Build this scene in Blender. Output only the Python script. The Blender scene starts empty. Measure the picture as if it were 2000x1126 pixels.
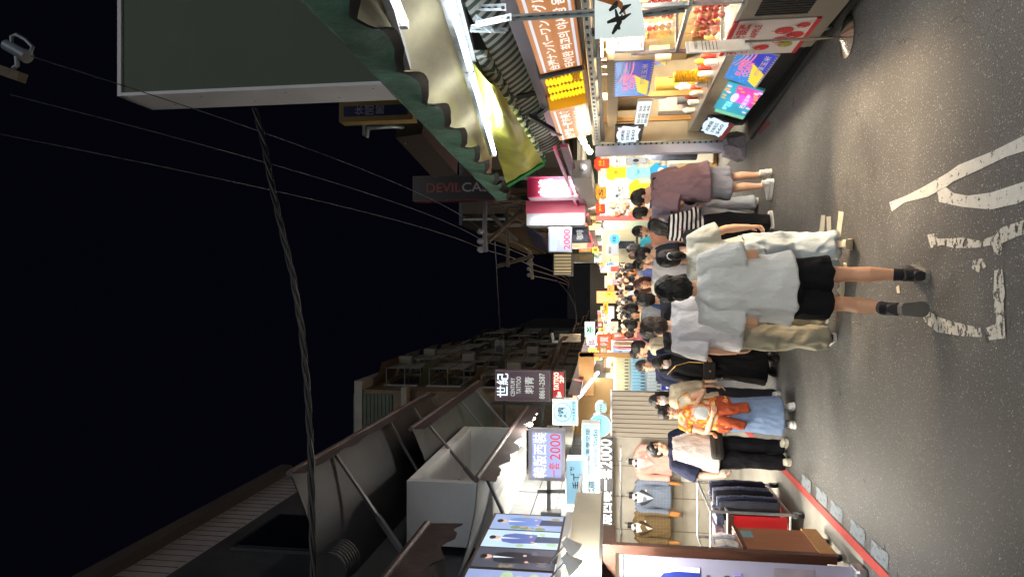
import bpy, bmesh, math, random
from mathutils import Vector, Matrix, Euler, noise
V = Vector; R = math.radians; PI = math.pi
rnd = random.Random(7)
S = bpy.context.scene; C = S.collection
# ---- camera: a phone held on its side above the heads, tilted up 8 degrees --------------------------------
FOC = 1329.0; PITCH = math.atan(192/1329.0); EYE = 2.08
def ray(x, y):
    c, s = math.cos(PITCH), math.sin(PITCH); d = x-1000
    return V((563-y, FOC*c+d*s, FOC*s-d*c))
def at(x, y, Y):                       # point seen at photo pixel (x, y), Y metres down the street
    r = ray(x, y); t = Y/r.y; return V((r.x*t, Y, EYE+r.z*t))
def atx(x, y, X):
    r = ray(x, y); t = X/r.x; return V((X, r.y*t, EYE+r.z*t))
def gnd(x, y, z=0.0):
    r = ray(x, y); t = (z-EYE)/r.z; return V((r.x*t, r.y*t, z))
cd = bpy.data.cameras.new('camera'); cam = bpy.data.objects.new('camera', cd); C.objects.link(cam)
c_, s_ = math.cos(PITCH), math.sin(PITCH)
Uv = V((0, -s_, c_)); Fv = V((0, c_, s_)); Rv = V((1, 0, 0))
cam.matrix_world = Matrix(((-Uv.x, Rv.x, -Fv.x, 0), (-Uv.y, Rv.y, -Fv.y, 0), (-Uv.z, Rv.z, -Fv.z, EYE), (0, 0, 0, 1)))
cd.sensor_fit = 'HORIZONTAL'; cd.sensor_width = 36; cd.lens = 36*FOC/2000; cd.clip_start = .05; cd.clip_end = 500
S.camera = cam

# ---- materials -----------------------------------------------------------------------------------
MATS = {}
def srgb(c):
    if isinstance(c, str):
        c = tuple(int(c[i:i+2], 16)/255 for i in (0, 2, 4))
        c = tuple(x/12.92 if x <= .04045 else ((x+.055)/1.055)**2.4 for x in c)
    return (c[0], c[1], c[2], 1)
def node(nt, t, **k):
    n = nt.nodes.new(t)
    for a, b in k.items(): setattr(n, a, b)
    return n
def mat(name, col, rough=.6, var=.18, scale=6, bump=.0, bscale=60, metal=0, stretch=None, spec=.5, coat=0, dirt=0, bd=.01):
    """Principled surface with a noise-driven colour variation and optional grain bump; col is the thing's own colour"""
    if name in MATS: return MATS[name]
    m = bpy.data.materials.new(name); m.use_nodes = True; nt = m.node_tree; b = nt.nodes['Principled BSDF']
    c = srgb(col)
    b.inputs['Roughness'].default_value = rough; b.inputs['Metallic'].default_value = metal
    b.inputs['Specular IOR Level'].default_value = spec; b.inputs['Coat Weight'].default_value = coat
    tc = node(nt, 'ShaderNodeTexCoord'); mp = node(nt, 'ShaderNodeMapping'); nt.links.new(tc.outputs['Object'], mp.inputs[0])
    mp.inputs['Scale'].default_value = stretch or (1, 1, 1)
    n = node(nt, 'ShaderNodeTexNoise'); n.inputs['Scale'].default_value = scale; n.inputs['Detail'].default_value = 6; n.inputs['Roughness'].default_value = .62
    nt.links.new(mp.outputs[0], n.inputs['Vector'])
    cr = node(nt, 'ShaderNodeValToRGB'); lo = tuple(max(0, x*(1-var)) for x in c[:3])+(1,); hi = tuple(min(1, x*(1+var)) for x in c[:3])+(1,)
    cr.color_ramp.elements[0].color = lo; cr.color_ramp.elements[0].position = .3
    cr.color_ramp.elements[1].color = hi; cr.color_ramp.elements[1].position = .7
    nt.links.new(n.outputs['Fac'], cr.inputs[0]); out = cr.outputs[0]
    if dirt:
        n2 = node(nt, 'ShaderNodeTexNoise'); n2.inputs['Scale'].default_value = scale*.4; n2.inputs['Detail'].default_value = 8
        nt.links.new(mp.outputs[0], n2.inputs['Vector'])
        r2 = node(nt, 'ShaderNodeValToRGB'); r2.color_ramp.elements[0].position = .5; r2.color_ramp.elements[1].position = .72
        nt.links.new(n2.outputs['Fac'], r2.inputs[0])
        mx = node(nt, 'ShaderNodeMixRGB', blend_type='MULTIPLY'); mx.inputs[2].default_value = (1-dirt, 1-dirt*1.1, 1-dirt*1.2, 1)
        nt.links.new(r2.outputs[0], mx.inputs[0]); nt.links.new(out, mx.inputs[1]); out = mx.outputs[0]
    nt.links.new(out, b.inputs['Base Color'])
    rr = node(nt, 'ShaderNodeMapRange'); rr.inputs[3].default_value = max(.03, rough-.08); rr.inputs[4].default_value = min(1, rough+.1)
    nt.links.new(n.outputs['Fac'], rr.inputs[0]); nt.links.new(rr.outputs[0], b.inputs['Roughness'])
    if bump:
        n3 = node(nt, 'ShaderNodeTexNoise'); n3.inputs['Scale'].default_value = bscale; n3.inputs['Detail'].default_value = 4
        nt.links.new(mp.outputs[0], n3.inputs['Vector'])
        bp = node(nt, 'ShaderNodeBump'); bp.inputs['Strength'].default_value = bump; bp.inputs['Distance'].default_value = bd
        nt.links.new(n3.outputs['Fac'], bp.inputs['Height']); nt.links.new(bp.outputs[0], b.inputs['Normal'])
    MATS[name] = m; return m
def emit(name, col, k=1.0, base=None, sample=True):
    """a lit face: lamp, backlit sign or LED"""
    if name in MATS: return MATS[name]
    m = bpy.data.materials.new(name); m.use_nodes = True; nt = m.node_tree; b = nt.nodes['Principled BSDF']
    if k <= 3: k *= .56
    c = srgb(col); b.inputs['Base Color'].default_value = srgb(base) if base else tuple(x*.5 for x in c[:3])+(1,)
    b.inputs['Emission Color'].default_value = c; b.inputs['Emission Strength'].default_value = k; b.inputs['Roughness'].default_value = .3
    tc = node(nt, 'ShaderNodeTexCoord'); n = node(nt, 'ShaderNodeTexNoise'); n.inputs['Scale'].default_value = 3
    nt.links.new(tc.outputs['Object'], n.inputs['Vector'])
    mr = node(nt, 'ShaderNodeMapRange'); mr.inputs[3].default_value = k*.82; mr.inputs[4].default_value = k*1.18
    nt.links.new(n.outputs['Fac'], mr.inputs[0]); nt.links.new(mr.outputs[0], b.inputs['Emission Strength'])
    if not sample: m.cycles.emission_sampling = 'NONE'
    MATS[name] = m; return m
def cloth(name, col, var=.1, bump=.5, rough=.85): return mat(name, col, rough, var, 9, bump, 13, spec=.2, bd=.05, stretch=(1, 1, .55))

# ---- mesh collector ------------------------------------------------------------------------------
ORG = {}
class MB:
    def __init__(s): s.v = []; s.f = []; s.m = []
    def add(s, vs, fs, mi=0):
        o = len(s.v); s.v += [V(p) for p in vs]; s.f += [tuple(i+o for i in f) for f in fs]; s.m += [mi]*len(fs); return s
    def box(s, a, b, mi=0):
        x0, y0, z0 = a; x1, y1, z1 = b
        return s.add([(x0, y0, z0), (x1, y0, z0), (x1, y1, z0), (x0, y1, z0), (x0, y0, z1), (x1, y0, z1), (x1, y1, z1), (x0, y1, z1)],
                     [(0, 3, 2, 1), (4, 5, 6, 7), (0, 1, 5, 4), (1, 2, 6, 5), (2, 3, 7, 6), (3, 0, 4, 7)], mi)
    def fbox(s, fr, a0, a1, b0, b1, d0, d1, mi=0):
        p = fr.p
        return s.add([p(a0, b0, d0), p(a1, b0, d0), p(a1, b1, d0), p(a0, b1, d0), p(a0, b0, d1), p(a1, b0, d1), p(a1, b1, d1), p(a0, b1, d1)],
                     [(0, 3, 2, 1), (4, 5, 6, 7), (0, 1, 5, 4), (1, 2, 6, 5), (2, 3, 7, 6), (3, 0, 4, 7)], mi)
    def bar(s, a, b, w=.03, h=None, mi=0, up=V((0, 0, 1))):
        a, b = V(a), V(b); h = h or w; d = (b-a).normalized()
        sd = d.cross(up)
        if sd.length < 1e-4: sd = V((1, 0, 0))
        sd.normalize(); u2 = sd.cross(d).normalized(); sd = sd*w/2; u2 = u2*h/2
        vs = [a-sd-u2, a+sd-u2, a+sd+u2, a-sd+u2, b-sd-u2, b+sd-u2, b+sd+u2, b-sd+u2]
        return s.add(vs, [(0, 1, 2, 3), (7, 6, 5, 4), (0, 4, 5, 1), (1, 5, 6, 2), (2, 6, 7, 3), (3, 7, 4, 0)], mi)
    def tube(s, pts, r, n=8, mi=0, cap=True, flat=None):
        """swept tube; r one radius or one per point (or (ra, rb) pairs), flat = reference up for the pairs"""
        pts = [V(p) for p in pts]; k = len(pts); rs = r if isinstance(r, (list, tuple)) else [r]*k
        ref = V(flat) if flat else V((.137, .29, .95)); base = len(s.v); prev = None
        for i in range(k):
            d = (pts[min(i+1, k-1)]-pts[max(i-1, 0)]).normalized()
            a = d.cross(ref) if prev is None else prev-d*prev.dot(d)
            if a.length < 1e-4: a = d.orthogonal()
            a.normalize(); b = d.cross(a); prev = a
            ra, rb = rs[i] if isinstance(rs[i], (list, tuple)) else (rs[i], rs[i])
            for j in range(n):
                t = 2*PI*j/n; s.v.append(pts[i]+a*math.cos(t)*ra+b*math.sin(t)*rb)
        for i in range(k-1):
            for j in range(n):
                j2 = (j+1) % n; s.f.append((base+i*n+j, base+i*n+j2, base+(i+1)*n+j2, base+(i+1)*n+j)); s.m.append(mi)
        if cap:
            s.f.append(tuple(base+j for j in reversed(range(n)))); s.m.append(mi)
            s.f.append(tuple(base+(k-1)*n+j for j in range(n))); s.m.append(mi)
        return s
    def rings(s, rr, n=20, mi=0, fn=None):
        """horizontal elliptic rings: (centre x, y, z, rx, ry)"""
        base = len(s.v); k = len(rr)
        for (x, y, z, rx, ry) in rr:
            for j in range(n):
                t = 2*PI*j/n; p = V((x+rx*math.cos(t), y+ry*math.sin(t), z)); s.v.append(fn(p, t) if fn else p)
        for i in range(k-1):
            for j in range(n):
                j2 = (j+1) % n; s.f.append((base+i*n+j, base+i*n+j2, base+(i+1)*n+j2, base+(i+1)*n+j)); s.m.append(mi)
        s.f.append(tuple(base+j for j in reversed(range(n)))); s.m.append(mi)
        s.f.append(tuple(base+(k-1)*n+j for j in range(n))); s.m.append(mi); return s
    def ell(s, c, r, n=14, m=9, mi=0, M=None):
        c = V(c); base = len(s.v)
        def put(p):
            p = V((p[0]*r[0], p[1]*r[1], p[2]*r[2])); s.v.append(c+(M @ p if M else p))
        put((0, 0, -1))
        for i in range(1, m):
            a = -PI/2+PI*i/m
            for j in range(n): t = 2*PI*j/n; put((math.cos(a)*math.cos(t), math.cos(a)*math.sin(t), math.sin(a)))
        put((0, 0, 1)); top = len(s.v)-1
        for j in range(n):
            j2 = (j+1) % n; s.f.append((base, base+1+j2, base+1+j)); s.m.append(mi)
            for i in range(m-2):
                q = base+1+i*n; s.f.append((q+j, q+j2, q+n+j2, q+n+j)); s.m.append(mi)
            q = base+1+(m-2)*n; s.f.append((q+j, q+j2, top)); s.m.append(mi)
        return s
    def poly(s, fr, pts, d=.004, mi=0):
        """a flat printed shape lying on a frame"""
        return s.add([fr.p(a, b, d) for a, b in pts], [tuple(range(len(pts)))], mi)
    def disc(s, fr, a, b, ra, rb=None, d=.004, n=20, mi=0):
        rb = rb or ra
        return s.poly(fr, [(a+ra*math.cos(2*PI*i/n), b+rb*math.sin(2*PI*i/n)) for i in range(n)], d, mi)
    def mesh(s, name, mats, off=V((0, 0, 0)), smooth=False):
        me = bpy.data.meshes.new(name); me.from_pydata([p-off for p in s.v], [], s.f)
        for m in (mats if isinstance(mats, (list, tuple)) else [mats]): me.materials.append(m)
        me.polygons.foreach_set('material_index', s.m)
        if smooth: me.polygons.foreach_set('use_smooth', [True]*len(me.polygons))
        me.update(); return me
    def build(s, name, mats, parent=None, smooth=False, bevel=0, local=False, origin=None):
        if parent is not None: off = V((0, 0, 0)) if local else ORG[parent.name]
        else:
            off = V(origin) if origin is not None else V((sum(p.x for p in s.v)/len(s.v), sum(p.y for p in s.v)/len(s.v), min(p.z for p in s.v)))
        o = bpy.data.objects.new(name, s.mesh(name, mats, off, smooth)); C.objects.link(o)
        if parent is not None: o.parent = parent; ORG[o.name] = off
        else: o.location = off; ORG[o.name] = off
        if smooth and not bevel:
            try: o.data.set_sharp_from_angle(angle=R(50))
            except Exception: pass
        if bevel:
            b = o.modifiers.new('bevel', 'BEVEL'); b.width = bevel; b.segments = 2; b.limit_method = 'ANGLE'
        return o
class Fr:
    """a plane in the place: origin, unit axes across and up as one faces it, normal towards the viewer"""
    def __init__(s, O, u, v=(0, 0, 1)):
        s.O = V(O); s.u = V(u).normalized(); s.v = V(v).normalized(); s.n = s.u.cross(s.v).normalized()
    def p(s, a, b, d=0): return s.O+s.u*a+s.v*b+s.n*d
def tag(o, label=None, cat=None, group=None, kind=None):
    if label: o['label'] = label
    if cat: o['category'] = cat
    if group: o['group'] = group
    if kind: o['kind'] = kind
    return o
def thing(name, label, cat, loc=(0, 0, 0), group=None):
    o = bpy.data.objects.new(name, None); C.objects.link(o); o.location = loc; o.empty_display_size = .1
    ORG[o.name] = V(loc); return tag(o, label, cat, group)
def struct(o): return tag(o, kind='structure')
# ---- lettering -----------------------------------------------------------------------------------
TXT = {}
def text_mesh(body, bold=0.0, ext=0.0):
    key = (body, bold, ext)
    if key not in TXT:
        c = bpy.data.curves.new('lettering', 'FONT'); c.body = body; c.offset = bold; c.extrude = ext; c.resolution_u = 3; c.space_line = 1.0
        o = bpy.data.objects.new('lettering', c); C.objects.link(o); bpy.context.view_layer.update()
        me = bpy.data.meshes.new_from_object(o.evaluated_get(bpy.context.evaluated_depsgraph_get()))
        vs = [v.co.copy() for v in me.vertices]; fs = [tuple(p.vertices) for p in me.polygons]
        bpy.data.objects.remove(o); bpy.data.curves.remove(c); bpy.data.meshes.remove(me)
        x0, x1 = min(v.x for v in vs), max(v.x for v in vs); y0, y1 = min(v.y for v in vs), max(v.y for v in vs)
        TXT[key] = ([((v.x-x0)/(x1-x0), (v.y-y0)/max(1e-6, y1-y0), v.z) for v in vs], fs)
    return TXT[key]
def put_text(mb, fr, body, a, b, w, h, d=.006, bold=.012, ext=0.0, mi=0):
    vs, fs = text_mesh(body, bold, ext)
    mb.add([fr.p(a+x*w, b+y*h, d+(z+ext)) for x, y, z in vs], fs, mi); return mb
def lettering(fr, body, a, b, w, h, m, parent, d=.006, bold=.012, ext=0.0, name='lettering'):
    return put_text(MB(), fr, body, a, b, w, h, d, bold, ext).build(name, m, parent)
def sign(name, label, cat, fr, w, h, depth, face, frame, texts=(), border=.015, group=None, proud=.006):
    """sign box: casing, face panel and lettering; fr.O is its lower corner on the left as one faces it"""
    t = thing(name, label, cat, fr.p(w/2, 0, -depth/2), group)
    MB().fbox(fr, 0, w, 0, h, -depth, 0).build('casing', frame, t, bevel=.004)
    MB().fbox(fr, border, w-border, border, h-border, -.01, proud).build('panel', face, t)
    for tx in texts:
        body, a, b, tw, th, m = tx[:6]; bold = tx[6] if len(tx) > 6 else .012
        lettering(fr, body, a*w, b*h, tw*w, th*h, m, t, d=proud+.004, bold=bold)
    return t
def area(name, loc, to, size, power, col=(1, .93, .82), sy=None):
    l = bpy.data.lights.new(name, 'AREA'); l.energy = power; l.color = col; l.size = size
    if sy: l.shape = 'RECTANGLE'; l.size_y = sy
    o = bpy.data.objects.new(name, l); C.objects.link(o); o.location = loc
    d = (V(to)-V(loc)).normalized()
    if sy: y = V((0, 1, 0)); y = (y-d*y.dot(d)).normalized(); x = y.cross(-d); o.rotation_euler = Matrix((x, y, -d)).transposed().to_euler()
    else: o.rotation_euler = d.to_track_quat('-Z', 'Y').to_euler()
    return o
def point(name, loc, power, col=(1, .93, .82), r=.08):
    l = bpy.data.lights.new(name, 'POINT'); l.energy = power; l.color = col; l.shadow_soft_size = r
    o = bpy.data.objects.new(name, l); C.objects.link(o); o.location = loc; return o
# ==== PEOPLE ======================================================================================
def remesh(mb, mats, vox, smooth=4, fold=0.0, fscale=(8, 8, 3), paint=None, seed=0, cut=None):
    """one continuous skin over overlapping volumes"""
    me = mb.mesh('tmp', []); o = bpy.data.objects.new('tmp', me); C.objects.link(o)
    r = o.modifiers.new('r', 'REMESH'); r.mode = 'VOXEL'; r.voxel_size = vox; r.use_smooth_shade = True
    if smooth: sm = o.modifiers.new('s', 'SMOOTH'); sm.factor = .5; sm.iterations = smooth
    bpy.context.view_layer.update()
    m2 = bpy.data.meshes.new_from_object(o.evaluated_get(bpy.context.evaluated_depsgraph_get()))
    bpy.data.objects.remove(o); bpy.data.meshes.remove(me)
    if fold:
        ns = [v.normal.copy() for v in m2.vertices]; sd = V((seed*3.1, seed*1.7, seed*.9))
        for v, n in zip(m2.vertices, ns):
            q = V((v.co.x*fscale[0], v.co.y*fscale[1], v.co.z*fscale[2]))+sd
            a = noise.noise(q); b = noise.noise(q*2.3+V((5, 1, 2)))
            c = noise.noise(V((q.z*1.6+q.x*1.1, q.y*.9, q.x*.8-q.z*.7))); v.co += n*fold*((1-abs(a)*2.2)*.8+b*.55+(1-abs(c)*2.4)*.55)
    m2.materials.clear()
    for m in (mats if isinstance(mats, (list, tuple)) else [mats]): m2.materials.append(m)
    if paint:
        for p in m2.polygons: p.material_index = paint(p.center)
    m2.polygons.foreach_set('use_smooth', [True]*len(m2.polygons)); m2.update(); return m2
def link(name, me, parent):
    o = bpy.data.objects.new(name, me); C.objects.link(o); o.parent = parent; ORG[o.name] = V((0, 0, 0)); return o
def lerp(a, b, t): return a+(b-a)*t
J0 = dict(chest=(0, 0), neck=(0, 0), shL=(-.172, -.005, 1.385), shR=(.172, -.005, 1.385), elL=(-.225, -.03, 1.10), elR=(.225, -.03, 1.10),
          wrL=(-.235, .04, .85), wrR=(.235, .04, .85), hipL=(-.092, 0, .9), hipR=(.092, 0, .9), knL=(-.098, .02, .49), knR=(.098, .02, .49),
          anL=(-.1, -.02, .085), anR=(.1, -.02, .085))
SKIN = lambda: mat('skin', 'd9a583', .55, .08, 14, .08, 90, spec=.35)
def hand(mb, wr, el, side, curl=.5, k=1.0):
    """palm, four unequal bent fingers and a thumb leaving the palm's side; the palm faces the thigh"""
    d = (wr-el).normalized(); inn = V((-1 if side > 0 else 1, 0, 0)); inn = (inn-d*inn.dot(d)).normalized(); w = d.cross(inn)*(1 if side > 0 else -1)
    if w.y < 0: w = -w                                     # the thumb side points forward
    P = lambda a, b, c: wr+(d*a+w*b+inn*c)*k
    mb.tube([P(-.03, 0, 0), P(.01, 0, 0), P(.05, .002, 0), P(.085, 0, .004), P(.098, 0, .006)], [(.023*k, .019*k), (.027*k, .017*k), (.038*k, .015*k), (.04*k, .013*k), (.034*k, .01*k)], 10, flat=inn)
    for i, (off, ln) in enumerate(((.029, .078), (.0095, .088), (-.010, .081), (-.029, .062))):
        p = P(.088, off, .004); a = .25+.12*i*.3; pts = [P(.07, off, .002), p]
        for s2, f in ((.45, .5), (.32, .95), (.23, 1.35)):
            an = curl*f*1.5+a*curl; p = p+(d*math.cos(an)+inn*math.sin(an)+w*off*.6)*ln*s2*k; pts.append(p)
        mb.tube(pts, [.0095*k, .0095*k, .009*k, .008*k, .005*k], 7)
    p0 = P(.015, .025, .004); p1 = P(.042, .05, .014); p2 = P(.068, .058, .024); p3 = P(.092, .055, .032)
    mb.tube([p0, p1, p2, p3], [.014*k, .0125*k, .0105*k, .006*k], 7)
def shoe(root, an, toe, m_up, m_sole, pitch=0.0, k=1.0, high=.06):
    toe = V((toe[0], toe[1], 0)).normalized(); sd = V((toe.y, -toe.x, 0)); M = Matrix.Rotation(pitch, 3, sd)
    def T(x, y, z): return an+M @ (sd*x*k+toe*y*k+V((0, 0, z-.085)))
    prof = [(-.075, .030, .075), (-.06, .036, .085), (-.01, .036, .095), (.04, .039, .08), (.09, .045, .062), (.14, .047, .05), (.175, .038, .042), (.195, .02, .034)]
    mb = MB(); n = 14; base = 0
    for (y, w, h) in prof:
        for j in range(n):
            t = 2*PI*j/n; cx, cz = math.cos(t), math.sin(t)
            mb.v.append(T(w*math.copysign(abs(cx)**.7, cx), y, .022+h/2+(h/2)*math.copysign(abs(cz)**.8, cz)))
    for i in range(len(prof)-1):
        for j in range(n):
            j2 = (j+1) % n; mb.f.append((i*n+j, i*n+j2, (i+1)*n+j2, (i+1)*n+j)); mb.m.append(0)
    mb.f.append(tuple(range(n))); mb.m.append(0); mb.f.append(tuple((len(prof)-1)*n+j for j in reversed(range(n)))); mb.m.append(0)
    mb.tube([T(0, -.035, .06), T(0, -.03, .085+high*.6), T(0, -.03, .085+high)], [.043*k, .04*k, .041*k], 12)
    up = mb.build('shoe', m_up, root, smooth=True, local=True)
    so = MB(); ol = [(-.082, .02), (-.06, .04), (0, .042), (.06, .046), (.11, .052), (.15, .05), (.185, .036), (.205, .012)]
    pts = [(-w, y) for y, w in ol]+[(w, y) for y, w in reversed(ol)]; q = len(pts)
    so.add([T(x, y, 0) for x, y in pts]+[T(x, y, .028) for x, y in pts], [tuple(range(q)), tuple(range(2*q-1, q-1, -1))]+[(i, q+i, q+(i+1) % q, (i+1) % q) for i in range(q)])
    s2 = so.build('sole', m_sole, up, local=True)
    return up
def person(label, pos, heading, h=1.7, J=None, top=None, bottom=None, hair='short', hairm=None, skin=None, head=(0, 0, 0), shoes=('white', 'white'),
           vox=.011, bw=1.0, girth=1.0, face=False, group=None, toes=None, feet=True, mask=None, curl=(.5, .5), glasses=False, foot_pitch=(0, 0), socks=None, beltz=None, extra=None):
    j = {k: v for k, v in J0.items()}
    for k, v in (J or {}).items(): j[k] = v
    h *= KS; pos = V(pos)*KS; s = h/1.72; sk = skin or SKIN(); root = thing('person', label, 'person', pos, group); root.rotation_euler = (0, 0, heading)
    Q = {k: V(v)*s for k, v in j.items() if len(v) == 3}
    for k in ('shL', 'shR'): Q[k].x *= bw
    if not J or 'elL' not in J: Q['elL'].x *= bw; Q['wrL'].x *= bw
    if not J or 'elR' not in J: Q['elR'].x *= bw; Q['wrR'].x *= bw
    cx, nx = V(j['chest'])*s, V(j['neck'])*s
    def sp(z):                                            # where the spine runs at a given height
        z = z/s
        if z < .95: return V((0, 0))
        if z < 1.2: return cx*((z-.95)/.25)
        return cx+(nx-cx)*((z-1.2)/.25)
    for k in ('shL', 'shR'):
        if not J or k not in J: o = sp(1.385*s); Q[k] += V((o.x, o.y, 0))
    def rg(z, rx, ry, dy=0, g=1.0):
        o = sp(z*s); return (o.x, o.y+dy*s, z*s, rx*s*bw*g, ry*s*g)
    g = girth
    b = MB()
    b.rings([rg(.80, .10, .08, g=g), rg(.86, .155, .11, -.01, g), rg(.93, .168, .12, -.012, g), rg(1.05, .138, .1, .005, g), rg(1.18, .148, .108, .008, g), rg(1.30, .165, .112), rg(1.375, .155, .092, -.01), rg(1.42, .095, .07, -.012), rg(1.45, .06, .056, -.01)])
    for sd, A, B2, D in ((-1, 'shL', 'elL', 'wrL'), (1, 'shR', 'elR', 'wrR')):
        a, e, w = Q[A], Q[B2], Q[D]; inn = V((a.x*.55+sp(1.38*s).x*.45, a.y, a.z+.005))
        b.tube([inn, a, lerp(a, e, .35), lerp(a, e, .8), e, lerp(e, w, .3), lerp(e, w, .8), w], [x*s*(.9+.1*g) for x in (.06, .058, .051, .041, .039, .042, .03, .025)], 12)
    for A, B2, D in (('hipL', 'knL', 'anL'), ('hipR', 'knR', 'anR')):
        a, e, w = Q[A], Q[B2], Q[D]
        bk = V((0, -.012, 0))*s
        b.tube([a+V((0, 0, .04))*s, lerp(a, e, .25), lerp(a, e, .65), lerp(a, e, .93), lerp(e, w, .1), lerp(e, w, .35)+bk, lerp(e, w, .7), w+V((0, 0, .02)), w-V((0, 0, .04))*s], [x*s*(.85+.15*g) for x in (.09, .083, .066, .053, .05, .054, .038, .032, .034)], 14)
    # head
    HC = V((nx.x, nx.y+.022*s, 1.592*s)); HM = Euler((head[0], head[1], head[2]), 'XYZ').to_matrix(); NB = V((nx.x, nx.y, 1.47*s))
    HO = NB+HM @ (HC-NB); k = s*1.0
    def hp(x, y, z): return HO+HM @ V((x*k, y*k, z*k))
    for p in [1]:
        b.tube([V((nx.x, nx.y-.012*s, 1.40*s)), V((nx.x, nx.y-.006*s, 1.47*s)), hp(0, -.022, -.06), hp(0, -.02, -.02)], [.064*s, .055*s, .054*s, .054*s], 14)
    hr = [(-.112, .024, .026, .05), (-.1, .04, .044, .036), (-.075, .052, .062, .022), (-.04, .061, .078, .01), (0, .07, .09, 0), (.04, .074, .096, -.004), (.08, .068, .089, -.007), (.11, .047, .064, -.01), (.128, .014, .02, -.01)]
    base = len(b.v); n = 18
    for (z, rx, ry, dy) in hr:
        for q in range(n):
            t = 2*PI*q/n; b.v.append(hp(rx*math.cos(t), dy+ry*math.sin(t), z))
    for i in range(len(hr)-1):
        for q in range(n):
            q2 = (q+1) % n; b.f.append((base+i*n+q, base+i*n+q2, base+(i+1)*n+q2, base+(i+1)*n+q)); b.m.append(0)
    b.f.append(tuple(base+q for q in reversed(range(n)))); b.m.append(0); b.f.append(tuple(base+(len(hr)-1)*n+q for q in range(n))); b.m.append(0)
    b.tube([hp(0, .085, .02), hp(0, .098, -.008), hp(0, .107, -.028), hp(0, .09, -.042)], [.009*k, .012*k, .016*k, .012*k], 8)
    for sd in (-1, 1):
        b.ell(hp(sd*.074, -.008, -.008), (.011*k, .022*k, .032*k), 8, 6, M=HM)
        b.ell(hp(sd*.03, .075, .03), (.028*k, .02*k, .009*k), 8, 6, M=HM); b.ell(hp(sd*.04, .06, -.03), (.025*k, .028*k, .022*k), 8, 6, M=HM)
    b.ell(hp(0, .084, -.062), (.024*k, .014*k, .006*k), 8, 6, M=HM); b.ell(hp(0, .081, -.076), (.02*k, .014*k, .007*k), 8, 6, M=HM)
    me = remesh(b, sk, vox, 2)
    hm = MB()
    hand(hm, Q['wrL'], Q['elL'], -1, curl[0], s); hand(hm, Q['wrR'], Q['elR'], 1, curl[1], s)
    bm = bmesh.new(); bm.from_mesh(me); t2 = hm.mesh('t', [], smooth=True); bm.from_mesh(t2); bm.to_mesh(me); bm.free(); bpy.data.meshes.remove(t2)
    me.name = 'body'; link('body', me, root)
    if face:
        for sd in (-1, 1):
            MB().ell(hp(sd*.031, .0845, .010), (.0145*k, .008*k, .006*k), 10, 6, M=HM).build('eye', mat('eye', '1c1512', .25, .1), root, smooth=True, local=True)
            MB().tube([hp(sd*.014, .0935, .027), hp(sd*.03, .0935, .033), hp(sd*.05, .082, .027)], [.004*k, .005*k, .003*k], 6).build('eyebrow', mat('brow', '2a1d17', .8), root, local=True)
        if not mask: MB().ell(hp(0, .0915, -.068), (.022*k, .008*k, .0075*k), 10, 6, M=HM).build('lips', mat('lips', 'a85f57', .5), root, smooth=True, local=True)
    if mask:
        mk = MB(); mk.ell(hp(0, .052, -.05), (.066*k, .062*k, .052*k), 14, 8, M=HM)
        for sd in (-1, 1): mk.tube([hp(sd*.055, .07, -.03), hp(sd*.076, .02, -.005), hp(sd*.078, -.008, .012)], .0025*k, 5)
        mk.build('face_mask', mat('mask', mask, .8, .05), root, smooth=True, local=True)
    if glasses:
        gl = MB()
        for sd in (-1, 1):
            gl.tube([hp(sd*.033+.025*math.cos(a*PI/6), .105, .008+.019*math.sin(a*PI/6)) for a in range(13)], .0025*k, 5, cap=False); gl.bar(hp(sd*.058, .104, .012), hp(sd*.075, -.01, .015), .003, .004)
        gl.bar(hp(-.01, .106, .012), hp(.01, .106, .012), .003); gl.build('glasses', mat('glasses', '151515', .3), root, local=True)
    # hair
    if hair:
        q = MB(); hmat = hairm or mat('hair_black', '14100e', .5, .5, 60, .5, 160, spec=.5, stretch=(1, 1, .25))
        q.ell(hp(0, -.012, .045), (.084*k, .103*k, .1*k), 18, 12, M=HM)
        if hair in ('short', 'crop'): q.ell(hp(0, -.04, .0), (.076*k, .072*k, .085*k), 14, 10, M=HM); q.ell(hp(.01, .065, .085), (.06*k, .035*k, .025*k), 12, 8, M=HM)
        if hair == 'mop':
            q.ell(hp(0, -.045, -.01), (.084*k, .078*k, .095*k), 14, 10, M=HM); q.ell(hp(0, -.01, .06), (.092*k, .105*k, .092*k), 16, 10, M=HM); q.ell(hp(0, .062, .065), (.068*k, .04*k, .035*k), 12, 8, M=HM)
        if hair in ('bob', 'long', 'pony'):
            q.ell(hp(0, -.04, .0), (.082*k, .075*k, .09*k), 14, 10, M=HM)
        if hair in ('bob', 'long'):
            zl = -.13 if hair == 'bob' else -.27
            for sd in (-1, 1): q.tube([hp(sd*.066, .035, .05), hp(sd*.08, .01, -.02), hp(sd*.078, -.015, -.09), hp(sd*.07, -.03, zl)], [(.022*k, .05*k)]*3+[(.012*k, .03*k)], 10, flat=(1, 0, 0))
            q.tube([hp(0, -.07, .02), hp(0, -.085, -.06), hp(0, -.085, -.12), hp(0, -.085, zl-.02)], [(.085*k, .04*k), (.088*k, .038*k), (.08*k, .032*k), (.05*k, .012*k)], 12, flat=(0, 1, 0))
        if hair == 'pony':
            q.tube([hp(0, -.1, .03), hp(0, -.125, .015), hp(0, -.14, -.03), hp(0, -.135, -.09), hp(0, -.125, -.125)], [.02*k, .03*k, .038*k, .03*k, .008*k], 10)
        hme = remesh(q, hmat, max(.007, vox*.8), 2, fold=.006*k, fscale=(38, 38, 12), seed=hash(label) % 7 if False else len(label) % 7)
        hme.name = 'hair'; ho = link('hair', hme, root)
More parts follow.
